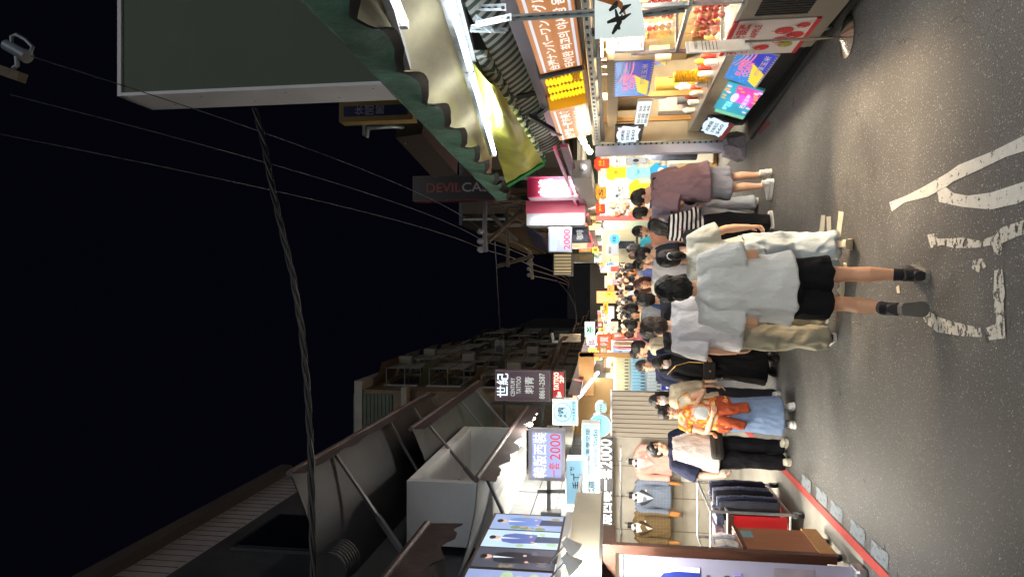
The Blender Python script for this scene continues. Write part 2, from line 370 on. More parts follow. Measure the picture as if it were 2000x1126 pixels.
        if hair == 'pony': MB().tube([hp(.03*math.cos(a*PI/5), -.118+.0*a, .018+.03*math.sin(a*PI/5)) for a in range(11)], .009*k, 6, cap=False).build('hair_tie', mat('tie', 'e8e4e2', .8), ho, smooth=True, local=True)
    # clothes
    for bt in ([bottom] if bottom else []):
        m = MB(); kd = bt['kind']; lo = bt.get('loose', .02); wz = bt.get('waist', 1.0)
        m.rings([rg(.79, .12+lo, .1+lo, -.01, g), rg(.86, .165+lo, .118+lo, -.012, g), rg(.93, .172+lo, .122+lo, -.012, g), rg(wz, .152+lo, .108+lo, 0, g)])
        if kd in ('trousers', 'shorts'):
            e0 = bt.get('end', .0 if kd == 'trousers' else .8); wd = bt.get('wide', .075)
            for A, B2, D in (('hipL', 'knL', 'anL'), ('hipR', 'knR', 'anR')):
                a, e, w = Q[A], Q[B2], Q[D]; gg = .85+.15*g
                if kd == 'shorts': m.tube([a+V((0, 0, .05))*s, lerp(a, e, .3), lerp(a, e, e0*.8), lerp(a, e, e0)], [(.098+lo*.5)*s*gg, (.094+lo)*s*gg, (wd+.02+lo)*s, (wd+.024+lo)*s], 16)
                else:
                    f = lerp(w, e, .06); m.tube([a+V((0, 0, .05))*s, lerp(a, e, .3), lerp(a, e, .7), e, lerp(e, w, .3), lerp(e, w, .7), f, w+V((0, 0, bt.get('cuff', -.045)))*s], [(.098+lo*.5)*s*gg, (.092+lo*.7)*s*gg, (wd+.008+lo*.4)*s, wd*s, wd*s, wd*.96*s, wd*.98*s, wd*.95*s], 16)
        else:
            hz = bt.get('hem', .3); fl = bt.get('flare', .25)
            m.rings([rg(hz, fl, fl*.75), rg(hz+.02, fl, fl*.75), rg((hz+.93)/2, lerp(fl, .19, .5), lerp(fl*.75, .14, .5)), rg(.9, .178+lo, .128+lo, -.01, g), rg(wz, .15+lo, .108+lo)], 28,
                    fn=(lambda p, t: V((p.x*(1+.05*math.sin(t*9)*max(0, 1-p.z/.9)), p.y*(1+.07*math.sin(t*9)*max(0, 1-p.z/.9)), p.z))) if bt.get('pleat') else None)
        me = remesh(m, bt['m'], vox*1.05, 3, fold=bt.get('fold', .011), fscale=(9, 9, 3.5), seed=len(label), paint=bt.get('paint')); me.name = bt.get('name', kd)
        link(bt.get('name', kd), me, root)
    for tp in ([top] if top else []):
        m = MB(); lo = tp.get('loose', .03); hz = tp.get('hem', .8); sl = tp.get('sleeve', .75); sw = tp.get('sw', .03)
        m.rings([rg(hz, .172+lo*1.25, .122+lo*1.25, -.008, g), rg(hz+.012, .174+lo*1.25, .124+lo*1.25, -.008, g), rg(.95, .168+lo, .12+lo, -.008, g), rg(1.06, .15+lo, .108+lo, 0, g), rg(1.2, .155+lo*.8, .114+lo*.7, .004, lerp(1, g, .7)), rg(1.31, .172+lo*.45, .118+lo*.3, 0), rg(1.38, .165+lo*.3, .1+lo*.2, -.01), rg(1.425, .105, .078, -.012), rg(1.448, .074, .067, -.01), rg(1.456, .07, .064, -.01)])
        for sd, A, B2, D in ((-1, 'shL', 'elL', 'wrL'), (1, 'shR', 'elR', 'wrR')):
            a, e, w = Q[A], Q[B2], Q[D]; inn = V((lerp(sp(1.38*s).x, a.x, .45), a.y, a.z))
            if sl <= 1: pts = [inn, a+V((0, 0, .004)), lerp(a, e, sl*.5), lerp(a, e, sl*.96), lerp(a, e, sl)]; rs = [.068, .068+sw*.35, .062+sw, .058+sw*1.25, .057+sw*1.25]
            else: pts = [inn, a+V((0, 0, .004)), lerp(a, e, .5), e, lerp(e, w, .5), lerp(e, w, sl-1)]; rs = [.068, .066+sw*.3, .06+sw*.6, .05+sw*.7, .045+sw*.7, .036+sw*.6]
            m.tube(pts, [x*s for x in rs], 14)
        me = remesh(m, tp['m'], vox*1.05, 3, fold=tp.get('fold', .010), fscale=tp.get('fs', (7, 7, 4)), seed=len(label)+3, paint=tp.get('paint')); me.name = tp.get('name', 'shirt')
        link(tp.get('name', 'shirt'), me, root)
    if feet:
        for q, (A, tl, fp) in enumerate((('anL', (toes or ((-.15, 1), (.15, 1)))[0], foot_pitch[0]), ('anR', (toes or ((-.15, 1), (.15, 1)))[1], foot_pitch[1]))):
            shoe(root, Q[A], tl, shoes[0] if not isinstance(shoes[0], str) else mat('shoe_'+shoes[0], {'white': 'd8d6d2', 'black': '17171a', 'grey': '8a8880', 'beige': 'b9ad97'}[shoes[0]], .6, .1, 20),
                 shoes[1] if not isinstance(shoes[1], str) else mat('sole_'+shoes[1], {'white': 'dedcd8', 'black': '1b1b1b', 'grey': '6f6d68', 'beige': 'cfc4ad'}[shoes[1]], .7), fp, s)
            if socks: MB().tube([Q[A]+V((0, 0, .01)), Q[A]+V((0, .0, .06))+(Q['kn'+A[2]]-Q[A]).normalized()*.03, lerp(Q[A], Q['kn'+A[2]], .26)], [.042, .041, .044], 12).build('sock', socks, root, smooth=True, local=True)
    root['_h'] = 0; del root['_h']
    PQ[root.name] = (Q, s, sp, hp)
    return root
PQ = {}; KS = 1.05
def on(root, x, y, z):
    """a point of the place given in a person's own frame"""
    return ORG[root.name]+Matrix.Rotation(root.rotation_euler.z, 3, 'Z') @ (V((x, y, z))*KS)
# ---- the people in the lane ----------------------------------------------------------------------
def G(x, y, dx=0, dy=0): p = gnd(x, y); return V((p.x+dx, p.y+dy, 0))
def X_(y, Y): return (563-y)/FOC*Y                # across the street at a photo row and a distance
skin_tan = mat('skin_tan', 'd8a482', .55, .08, 14, .08, 90, spec=.35)
skin_warm = mat('skin_warm', 'dfb093', .55, .08, 14, .08, 90, spec=.35)
skin_pale = mat('skin_pale', 'e0b496', .55, .08, 14, .08, 90, spec=.35)
white_tee = cloth('white_cotton', 'dedfda', .06); ivory_tee = cloth('ivory_cotton', 'd8d6c6', .06); bright_tee = cloth('bright_cotton', 'd8d6d8', .05)
black_cloth = cloth('black_cloth', '17171a', .2); navy_cloth = cloth('navy_cloth', '20243a', .15); pale_denim = cloth('pale_denim', 'b4bfc4', .14, .35)
denim = cloth('denim', '7286a5', .16, .4); beige_cloth = cloth('beige_cloth', 'a5a08c', .1, .35); mauve = cloth('mauve_cotton', '8a727a', .08); grey_short = cloth('grey_twill', '8b8d95', .1)
peach = cloth('peach_cotton', 'c88f78', .08); charcoal = cloth('charcoal_cotton', '33343b', .14); rust = cloth('rust_cotton', '97452b', .14); cream = cloth('cream_cotton', 'cfc3a8', .1)
def stripes(name, a, b, freq):
    if name in MATS: return MATS[name]
    m = cloth(name, a).copy(); m.name = name; nt = m.node_tree; bs = nt.nodes['Principled BSDF']; tc = node(nt, 'ShaderNodeTexCoord')
    w = node(nt, 'ShaderNodeTexWave', bands_direction='Z'); w.inputs['Scale'].default_value = freq; w.inputs['Distortion'].default_value = .25
    r = node(nt, 'ShaderNodeValToRGB'); r.color_ramp.interpolation = 'CONSTANT'; r.color_ramp.elements[0].color = srgb(a); r.color_ramp.elements[1].color = srgb(b); r.color_ramp.elements[1].position = .5
    nt.links.new(tc.outputs['Object'], w.inputs[0]); nt.links.new(w.outputs['Fac'], r.inputs[0]); nt.links.new(r.outputs[0], bs.inputs['Base Color']); MATS[name] = m; return m
def blotch(name, cols, sc):
    m = cloth(name+'_base', cols[0]).copy(); m.name = name; nt = m.node_tree; bs = nt.nodes['Principled BSDF']; tc = node(nt, 'ShaderNodeTexCoord')
    w = node(nt, 'ShaderNodeTexNoise'); w.inputs['Scale'].default_value = sc; w.inputs['Detail'].default_value = 3
    r = node(nt, 'ShaderNodeValToRGB'); e = r.color_ramp.elements
    e[0].position = .35; e[0].color = srgb(cols[0]); e[1].position = .68; e[1].color = srgb(cols[-1])
    for i, c in enumerate(cols[1:-1]): q = e.new(.35+.33*(i+1)/(len(cols)-1)); q.color = srgb(c)
    nt.links.new(tc.outputs['Object'], w.inputs[0]); nt.links.new(w.outputs['Fac'], r.inputs[0]); nt.links.new(r.outputs[0], bs.inputs['Base Color']); return m

# man nearest the camera, seen from behind
P1 = person('man nearest the camera in a loose white tee and black shorts, walking away', V((0, 4.68, 0)), R(-2), 1.66, skin=skin_tan, vox=.0085, bw=1.02,
    J=dict(elL=(-.232, -.04, 1.09), elR=(.232, -.05, 1.09), wrL=(-.15, .19, 1.08), wrR=(.15, .19, 1.08), knR=(.095, .015, .49), anR=(.092, -.02, .085), hipL=(-.095, 0, .9), knL=(-.105, .07, .49), anL=(-.125, -.2, .24)),
    top=dict(m=white_tee, hem=.84, sleeve=.78, sw=.036, loose=.06, fold=.014, fs=(6, 6, 3)), bottom=dict(kind='shorts', m=black_cloth, end=.74, wide=.085, loose=.015, fold=.010),
    hair='mop', shoes=('black', 'grey'), socks=mat('sock_black', '1a1b22', .9), toes=((-.05, 1), (.12, 1)), foot_pitch=(-.95, 0), head=(.03, 0, .05), curl=(.8, .8))
MB().tube([PQ[P1.name][3](.062*math.cos(a*PI/8), -.012+.07*math.sin(a*PI/8), -.15-.012*math.sin(a*PI/8)) for a in range(17)], .003, 5, cap=False).build('cord_necklace', black_cloth, P1, local=True)
P2 = person('woman with a black ponytail, ivory tee and pale wide jeans, seen from behind', V((.26, 6.02, 0)), R(4), 1.57, skin=skin_warm, vox=.0095, bw=.93,
    J=dict(elR=(.27, -.02, 1.10), wrR=(.30, .06, .86), anR=(.1, -.14, .15), knR=(.105, .03, .49), anL=(-.08, .18, .085), knL=(-.09, .13, .49)), top=dict(m=ivory_tee, hem=.98, sleeve=.75, sw=.035, loose=.04, fold=.011),
    bottom=dict(kind='trousers', m=pale_denim, wide=.11, loose=.03, fold=.02, cuff=.0), hair='pony', shoes=('beige', 'beige'), foot_pitch=(0, -.6), toes=((-.1, 1), (.1, 1)), head=(-.02, 0, .1), curl=(.5, .7))
P3 = person('man with brown streaked hair, plain white tee and baggy beige trousers, seen from behind', V((-.35, 6.46, 0)), R(5), 1.68, skin=skin_warm, vox=.0095,
    top=dict(m=bright_tee, hem=.83, sleeve=.9, sw=.038, loose=.05, fold=.011), bottom=dict(kind='trousers', m=beige_cloth, wide=.1, loose=.02, fold=.022, cuff=-.02), hair='mop',
    hairm=mat('hair_brown', '33241d', .45, .7, 30, .5, 120, stretch=(1, 1, .3)), J=dict(anR=(.09, .2, .085), knR=(.1, .14, .49), anL=(-.1, -.02, .085)), shoes=('black', 'white'), head=(.05, 0, .1))
P4 = person('woman in a black and white striped top with black trousers and white trainers', V((.76, 8.8, 0)), R(-50), 1.50, skin=skin_pale, vox=.0105, bw=.9, face=True, mask='dcd8dc',
    J=dict(neck=(0, .02), chest=(0, .01), elL=(-.2, .06, 1.1), wrL=(-.14, .27, 1.03), elR=(.21, .03, 1.1), wrR=(.17, .25, 1.0)), top=dict(m=stripes('striped_cotton', 'e4e2de', '15151a', 5.6), hem=.84, sleeve=1.15, sw=.05, loose=.04),
    bottom=dict(kind='trousers', m=black_cloth, wide=.115, loose=.04, cuff=-.02), hair='long', head=(-.15, 0, -.5), shoes=('white', 'white'), toes=((-.1, 1), (.2, 1)))
P5 = person('man in a mauve tee and grey shorts bent over his phone, white trainers', V((1.33, 8.8, 0)), R(38), 1.73, skin=skin_warm, vox=.0105, face=True, girth=1.12, bw=1.06,
    J=dict(chest=(0, .05), neck=(0, .12), elL=(-.27, .08, 1.1), wrL=(-.14, .33, 1.10), elR=(.25, .1, 1.1), wrR=(.02, .34, 1.11)), top=dict(m=mauve, hem=.76, sleeve=.95, sw=.05, loose=.055, fold=.012),
    bottom=dict(kind='shorts', m=grey_short, end=.97, wide=.085, loose=.03), hair='crop', head=(-.5, 0, .65), shoes=('white', 'white'), curl=(.9, .9), toes=((-.3, 1), (.25, 1)))
person('person in light grey trousers half hidden behind the man in the mauve tee', V((1.08, 9.6, 0)), R(30), 1.66, skin=skin_pale, vox=.013, top=dict(m=cloth('lilac_grey', '8f8aa0'), sleeve=1.8, sw=.04),
    bottom=dict(kind='trousers', m=cloth('light_grey_cloth', 'b4bac6'), wide=.09), hair='short', J=dict(anL=(-.12, .12, .085), neck=(0, .05)), shoes=('grey', 'white'))
P6 = person('woman in a long black dress and white face mask walking towards the camera', V((-.92, 8.7, 0)), R(176), 1.46, skin=skin_pale, vox=.0105, bw=.92, face=True, mask='d5d3e0', girth=1.08,
    J=dict(elR=(.25, -.03, 1.1), wrR=(.25, .07, .87), anL=(-.1, .13, .085), knL=(-.1, .1, .49), elL=(-.23, .02, 1.1), wrL=(-.13, .17, .98)), top=dict(m=black_cloth, hem=.9, sleeve=1.35, sw=.05, loose=.05, name='dress_top'), bottom=dict(kind='skirt', m=black_cloth, hem=.13, flare=.33, pleat=True, name='dress_skirt'),
    hair='bob', shoes=('black', 'black'), head=(-.2, 0, -.2))
person('man in a navy polo behind the woman in the black dress, face lifted', V((-1.04, 9.3, 0)), R(170), 1.63, skin=skin_warm, vox=.0115, face=True, girth=1.1, top=dict(m=navy_cloth, sleeve=.85, loose=.04), bottom=dict(kind='trousers', m=charcoal), hair='crop',
    hairm=mat('hair_grey', '3b3634', .6, .3, 60), J=dict(elR=(.25, -.02, 1.11), wrR=(.26, .06, .86)), head=(.12, 0, .1))
P8 = person('woman in an orange and cream tie-dye top with a long denim skirt, hand raised', V((-1.40, 7.85, 0)), R(192), 1.44, skin=skin_warm, vox=.0105, bw=.95, face=True, girth=1.1,
    J=dict(elL=(-.30, .06, 1.13), wrL=(-.12, .2, 1.24), elR=(.24, .04, 1.1), wrR=(.04, .22, 1.05)), top=dict(m=blotch('tie_dye', ['d9d0bc', 'e0a23c', 'c9532a', 'd9c9a8', 'd98a3a'], 7), hem=.84, sleeve=.35, sw=.02, loose=.04),
    bottom=dict(kind='skirt', m=denim, hem=.14, flare=.27, loose=.03, fold=.010), hair='short', hairm=mat('hair_dark', '221c1a', .5, .4, 60, .4, 140), shoes=('white', 'white'), head=(-.08, .05, .15))
j_ = MB(); j_.rings([(0, 0, .70, .20, .15), (0, 0, .80, .205, .155), (0, 0, .87, .185, .135)], 22); j_.tube([(-.03, .14, .84), (-.05, .17, .72), (-.08, .17, .52)], [.05, .06, .05], 10); j_.tube([(.05, .14, .84), (.1, .16, .72), (.13, .17, .56)], [.04, .05, .04], 10)
link('tied_jacket', remesh(j_, rust, .011, 2, fold=.012, fscale=(14, 14, 5), seed=2), P8)
person('woman in a white mask and cream top close behind the tie-dye woman', V((-1.37, 8.5, 0)), R(186), 1.50, skin=skin_pale, vox=.0115, bw=.92, face=True, mask='e6e2ea', top=dict(m=cream, sleeve=1.2, sw=.03, loose=.035), bottom=dict(kind='trousers', m=charcoal, wide=.085), hair='long', head=(0, 0, .1), shoes=('white', 'white'))
P9 = person('stocky man in a white shirt with navy raglan sleeves and black trousers', V((-1.88, 8.08, 0)), R(214), 1.55, skin=skin_warm, vox=.0105, face=True, girth=1.2, bw=1.05,
    J=dict(elR=(.30, -.03, 1.1), wrR=(.32, .04, .86), elL=(-.24, .06, 1.1), wrL=(-.16, .24, .97)), top=dict(m=[cloth('shirt_offwhite', 'c9c2bd', .05), navy_cloth], hem=.86, sleeve=.95, sw=.035, loose=.05, paint=lambda c: 1 if (abs(c.x) > .15+(1.30-c.z)*.28 or c.z > 1.335) else 0),
    bottom=dict(kind='trousers', m=black_cloth, wide=.09, loose=.025), hair='crop', head=(.02, 0, .45), shoes=(mat('shoe_offwhite', 'aba695', .8, .1, 20), mat('sole_offwhite', 'b8b3a2', .8)), toes=((-.1, 1), (.3, 1)))
person('man in a peach tee facing the camera among the shoppers', V((.82, 9.9, 0)), R(165), 1.66, skin=skin_warm, vox=.0125, face=True, girth=1.1, top=dict(m=peach, sleeve=.8, sw=.04, loose=.05), bottom=dict(kind='trousers', m=charcoal), hair='short', J=dict(elL=(-.3, .06, 1.13), wrL=(-.1, .23, 1.1)), head=(-.05, 0, .15))
person('person in a purple-grey tee turned away beside the plush toys', V((1.2, 10.9, 0)), R(-20), 1.62, vox=.0135, girth=1.1, top=dict(m=cloth('purple_grey', '5f5468'), sleeve=.8, loose=.06), bottom=dict(kind='trousers', m=charcoal), hair='short', hairm=mat('hair_auburn', '4a2a1c', .5, .4, 60))
person('man in glasses and a pale grey shirt with a red lanyard, facing the camera', V((.33, 9.6, 0)), R(172), 1.66, skin=skin_pale, vox=.0125, face=True, glasses=True, girth=1.15, top=dict(m=cloth('pale_grey_cotton', 'b5b3b8', .06), sleeve=.85, sw=.05, loose=.06), bottom=dict(kind='trousers', m=navy_cloth), hair='crop', head=(0, 0, .15))
person('young man in a charcoal tee with his face in profile, behind the striped top', V((.46, 9.2, 0)), R(95), 1.64, skin=skin_pale, vox=.0125, face=True, top=dict(m=charcoal, sleeve=.8, loose=.04), bottom=dict(kind='trousers', m=black_cloth), hair='short')
P13 = person('person in a charcoal tee with white print on the back, ahead of the nearest man', V((-.13, 8.1, 0)), R(3), 1.66, vox=.0125, top=dict(m=cloth('slate_cotton', '3b3b44'), sleeve=.85, loose=.05), bottom=dict(kind='trousers', m=black_cloth), hair='short')
P16 = person('person in a black tee just ahead of the man with brown hair', V((-.5, 8.0, 0)), R(0), 1.63, vox=.0125, top=dict(m=black_cloth, sleeve=.9, loose=.05), bottom=dict(kind='trousers', m=charcoal), hair='short')
person('dark haired man in a cream overshirt turning sideways, behind the black dress', V((-.86, 10.3, 0)), R(75), 1.66, skin=skin_warm, vox=.0125, face=True, top=dict(m=cream, sleeve=1.6, loose=.05), bottom=dict(kind='trousers', m=black_cloth), hair='short')
person('older man in a dark navy shirt with a grey fringe, facing the camera further back', V((-1.03, 11.0, 0)), R(172), 1.66, skin=skin_warm, vox=.0135, face=True, top=dict(m=navy_cloth, sleeve=.85, loose=.05), bottom=dict(kind='trousers', m=charcoal), hair='crop', hairm=mat('hair_grey', '3b3634', .6, .3, 60))
person('man in a light grey tee with cropped black hair, walking ahead of the white tees', V((-.33, 11.6, 0)), R(0), 1.72, vox=.0135, top=dict(m=cloth('mid_grey_cotton', '84868d'), sleeve=.8), bottom=dict(kind='trousers', m=navy_cloth), hair='crop')
person('man in a black jacket with a short back of hair, beside the light grey tee', V((-.62, 11.9, 0)), R(0), 1.72, vox=.0135, top=dict(m=black_cloth, sleeve=1.85), bottom=dict(kind='trousers', m=black_cloth), hair='crop')

# ---- things people carry -------------------------------------------------------------------------
def strapped(root, name, label, cat, cen, build):
    t = thing(name, label, cat, on(root, *cen)); t.rotation_euler = root.rotation_euler; build(t); return t
leather = mat('black_leather', '141416', .4, .3, 30, .2, 120)
def bag5(t):
    MB().ell((0, 0, 0), (.13, .055, .10), 16, 10).build('pouch', leather, t, smooth=True, local=True)
    MB().tube([(-.1, 0, .05), (-.16, -.02, .2), (-.15, -.13, .36), (-.05, -.24, .5), (.1, -.27, .5), (.2, -.22, .35), (.15, -.02, .05)], [(.004, .016)]*7, 6).build('strap', leather, t, local=True)
strapped(P5, 'crossbody_bag', 'black crossbody pouch on the front of the man in the mauve tee', 'bag', (-.02, .25, .97), bag5)
def ph(t): MB().box((-.037, -.004, -.075), (.037, .004, .075)).build('phone_body', mat('phone_black', '111114', .25), t, bevel=.006, local=True)
strapped(P5, 'phone', 'dark phone held in both hands of the man in the mauve tee', 'phone', (-.07, .43, 1.13), ph)
def bag6(t):
    b = MB().box((-.11, -.03, -.075), (.11, .03, .075)); b.build('pouch', leather, t, bevel=.012, local=True)
    MB().box((-.112, .028, -.01), (.112, .04, .077)).build('flap', leather, t, bevel=.01, local=True)
    MB().disc(Fr((0, .042, 0), (-1, 0, 0)), 0, 0, .016, d=.001).build('clasp', mat('brass', 'c0a060', .3, metal=1), t, local=True)
    MB().tube([(-.1, 0, .07), (-.1, -.03, .25), (-.05, -.03, .42), (.08, -.1, .52)], .006, 6).build('chain', mat('brass', 'c0a060', .3, metal=1), t, local=True)
strapped(P6, 'handbag', 'small black chain handbag in front of the black dress', 'handbag', (.06, .2, .79), bag6)
def pack4(t):
    MB().rings([(0, 0, -.2, .11, .06), (0, 0, -.18, .14, .08), (0, 0, .05, .145, .085), (0, 0, .19, .11, .06), (0, 0, .22, .04, .03)], 18).build('pack_body', mat('pack_navy', '1b1d2c', .7, .2, 20, .2), t, smooth=True, local=True)
    MB().tube([(-.07, .05, .2), (-.08, .1, .3), (-.085, .22, .28)], [(.004, .02)]*3, 6).build('shoulder_strap', mat('red_strap', 'b02030', .6), t, local=True)
    MB().tube([(.07, .05, .2), (.08, .1, .3), (.085, .22, .28)], [(.004, .02)]*3, 6).build('shoulder_strap', mat('red_strap', 'b02030', .6), t, local=True)
strapped(P4, 'backpack', 'navy backpack with red straps worn over the striped top', 'backpack', (0, -.16, .88), pack4)
def pack16(t):
    MB().rings([(0, 0, -.22, .12, .05), (0, 0, -.2, .15, .07), (0, 0, .08, .15, .075), (0, 0, .19, .11, .05), (0, 0, .21, .04, .03)], 18).build('pack_body', leather, t, smooth=True, local=True)
    MB().box((-.1, -.085, -.16), (.1, -.06, -.02)).build('front_pocket', leather, t, bevel=.01, local=True)
strapped(P16, 'backpack', 'glossy black backpack beyond the head of the brown haired man', 'backpack', (0, -.2, 1.12), pack16)
def fanny(t):
    MB().box((-.18, -.07, -.075), (.18, .06, .075)).build('pouch', mat('pouch_dark', '23241f', .6, .2, 20, .2), t, bevel=.045, local=True); MB().box((-.14, .058, .015), (.14, .066, .024)).build('zip', dsteel_ if False else leather, t, local=True)
    MB().rings([(0, -.13, -.015, .225, .17), (0, -.13, .02, .225, .17)], 24).build('belt', mat('pouch_dark', '23241f', .6, .2, 20, .2), t, local=True)
strapped(P9, 'waist_bag', 'dark olive waist bag buckled round the stocky man', 'bag', (-.02, .17, .79), fanny)
def fan8(t):
    MB().rings([(0, 0, -.09, .05, .02), (0, 0, -.06, .075, .03), (0, 0, .03, .07, .03), (0, 0, .06, .03, .015)], 14).build('pouch', mat('plastic_white', 'd8dad8', .3, .05), t, smooth=True, local=True)
strapped(P8, 'plastic_bag', 'small white plastic bag held at the chest of the tie-dye woman', 'bag', (.0, .27, 1.02), fan8)
pr_ = PQ[P13.name][1]
fr13 = Fr(on(P13, -.1, -.185, 1.16), (1, .05, 0)); b_ = MB()
for i in range(4): b_.disc(fr13, .03+i*.05, .1+.01*(i % 2), .018, .022, d=.0, n=8); b_.disc(fr13, .03+i*.05, .03, .014, .016, d=.0, n=8)
o_ = bpy.data.objects.new('back_print', b_.mesh('back_print', white_tee, ORG[P13.name])); C.objects.link(o_); o_.parent = P13; o_.rotation_euler.z = -P13.rotation_euler.z

# ---- the crowd further along: six figures copied with their own clothes and hair ------------------
protos = []
for i, (hd, fc, hr, tp, bt) in enumerate(((0, False, 'crop', dict(sleeve=.8), 'trousers'), (180, True, 'short', dict(sleeve=.85), 'trousers'), (0, False, 'long', dict(sleeve=.8), 'skirt'),
                                          (180, True, 'bob', dict(sleeve=1.4), 'trousers'), (0, False, 'short', dict(sleeve=1.8), 'trousers'), (180, True, 'crop', dict(sleeve=.8, loose=.06), 'shorts'))):
    protos.append([person('person', V((0, 0, 0)), R(hd), 1.66+.03*(i % 3), vox=.018, face=fc, top=dict(tp, m=charcoal), bottom=dict(kind=bt, m=black_cloth, end=.85), hair=hr, J=dict(anL=(-.1, .12, .085), knL=(-.1, .1, .49))), False])
def copy_person(i, pos, turn, label, topm, botm, hairm, sc, group):
    src, used = protos[i]; kids = list(src.children)
    if not used: r = src; cs = kids; protos[i][1] = True
    else:
        r = src.copy(); C.objects.link(r); cs = []
        for ch in kids:
            c = ch.copy(); C.objects.link(c); c.parent = r; cs.append(c)
            for g in ch.children: d = g.copy(); C.objects.link(d); d.parent = c
    r.location = pos; r.rotation_euler = (0, 0, R((0, 180, 0, 180, 0, 180)[i]+turn)); r.scale = (sc,)*3; tag(r, label, 'person', group)
    for c in cs:
        k = c.name.split('.')[0]; m = topm if k == 'shirt' else botm if k in ('trousers', 'skirt', 'shorts') else hairm if k == 'hair' else None
        if m and c.material_slots: c.material_slots[0].link = 'OBJECT'; c.material_slots[0].material = m
hb, ha = mat('hair_black', '14100e'), mat('hair_auburn', '4a2a1c')
CROWD = [  # figure, photo row, distance, top, hair, label
    (3, 555, 10.6, cloth('white_linen', 'd6d0c4'), ha, 'woman with brown hair and a white top, left of the man in glasses'),
    (0, 572, 11.6, cloth('denim_blue', '2f4468'), hb, 'person in a blue denim shirt seen from behind, left of the white topped woman'),
    (1, 545, 13.2, cloth('blue_shirt', '4a5688'), hb, 'man in a violet-blue shirt facing the camera beyond the man in glasses'),
    (4, 500, 14.0, cloth('brown_jacket', '4b4038'), ha, 'person in a brown jacket under the cream side boards on the tee shop side'),
    (2, 488, 14.6, cloth('teal_top', '2e7d8c'), hb, 'long haired woman in a teal top near the tee shop side of the lane'),
    (0, 521, 15.4, cloth('grey_blue', '6d7888'), hb, 'man in a grey-blue tee seen from behind in the middle distance'),
    (3, 616, 14.2, cloth('cream_top', 'd0c4a6'), hb, 'woman in a cream top facing the camera left of the lane centre'),
    (5, 640, 13.6, black_cloth, hb, 'man in a black tee facing the camera beside the left row of stalls'),
    (4, 652, 15.8, cloth('rose_top', 'b06a70'), ha, 'person in a rose jacket by the left row of stalls'),
    (2, 600, 16.2, charcoal, ha, 'auburn haired woman in charcoal seen from behind in the middle of the lane'),
    (1, 583, 15.2, cloth('sand_shirt', 'b3976b'), hb, 'man in a sand coloured shirt coming down the middle of the lane'),
    (0, 562, 17.0, black_cloth, hb, 'person in black seen from behind beyond the sand coloured shirt'),
    (3, 536, 17.6, cloth('orange_top', 'c06a34'), ha, 'woman in an orange top facing the camera far down the lane'),
    (5, 510, 18.2, cloth('white_linen', 'd6d0c4'), hb, 'man in a white tee far down the lane on the tee shop side'),
    (4, 628, 18.0, navy_cloth, hb, 'person in a navy jacket far down the lane by the left stalls'),
    (2, 610, 19.0, cloth('pink_top', 'c98d98'), hb, 'woman in a pink top seen from behind far down the lane'),
    (0, 590, 19.8, cloth('olive_top', '5c5f42'), hb, 'man in an olive tee seen from behind far down the lane'),
    (1, 570, 20.6, cloth('pale_grey_cotton', 'b5b3b8'), hb, 'man in a pale grey tee facing the camera deep in the crowd'),
    (3, 548, 21.4, black_cloth, ha, 'brown haired woman in black facing the camera deep in the crowd'),
    (4, 527, 22.2, cloth('red_top', 'a03030'), hb, 'person in a red jacket deep in the crowd'),
    (5, 645, 20.4, cloth('mint_top', '8fb5a0'), hb, 'man in a mint tee deep in the crowd beside the left stalls'),
    (0, 602, 23.0, cloth('blue_shirt', '4a5688'), hb, 'person in a violet-blue tee seen from behind deep in the crowd'),
    (2, 578, 24.0, cloth('cream_top', 'd0c4a6'), ha, 'auburn haired woman in a cream top deep in the crowd'),
    (1, 556, 25.0, cloth('brown_jacket', '4b4038'), hb, 'man in a brown shirt deep in the crowd'),
    (4, 538, 26.5, cloth('yellow_top', 'c9a63c'), hb, 'person in a yellow jacket deep in the crowd'),
    (5, 618, 25.5, charcoal, hb, 'man in a charcoal tee deep in the crowd, left of the lane centre')]
for i, y, Yd, tm, hm_, lb in CROWD:
    copy_person(i, V((X_(y, Yd), Yd, 0)), rnd.uniform(-25, 25), lb, tm, rnd.choice((black_cloth, navy_cloth, charcoal, denim, beige_cloth)), hm_, rnd.uniform(.95, 1.04), 'shoppers further down the lane')
# the packed mass beyond, read as one
mass = MB()
for k in range(170):
    Yd = 21.5+k*.2; x = rnd.uniform(-1.7, 1.7); h = rnd.uniform(1.52, 1.74); ci = rnd.randrange(6)
    mass.rings([(x, Yd, 0, .1, .1), (x, Yd, .8, .17, .13), (x, Yd, 1.1, .17, .12), (x, Yd, h-.32, .21, .12), (x, Yd, h-.25, .07, .06)], 8, 1+ci); mass.ell((x, Yd, h-.11), (.09, .1, .125), 8, 6, 0 if rnd.random() < .6 else 7)
tag(mass.build('far_crowd', [hb, black_cloth, MATS['white_linen'], MATS['denim_blue'], MATS['cream_top'], MATS['red_top'], charcoal, skin_warm], smooth=True), 'dense crowd of shoppers filling the far end of the lane', 'crowd', kind='stuff')
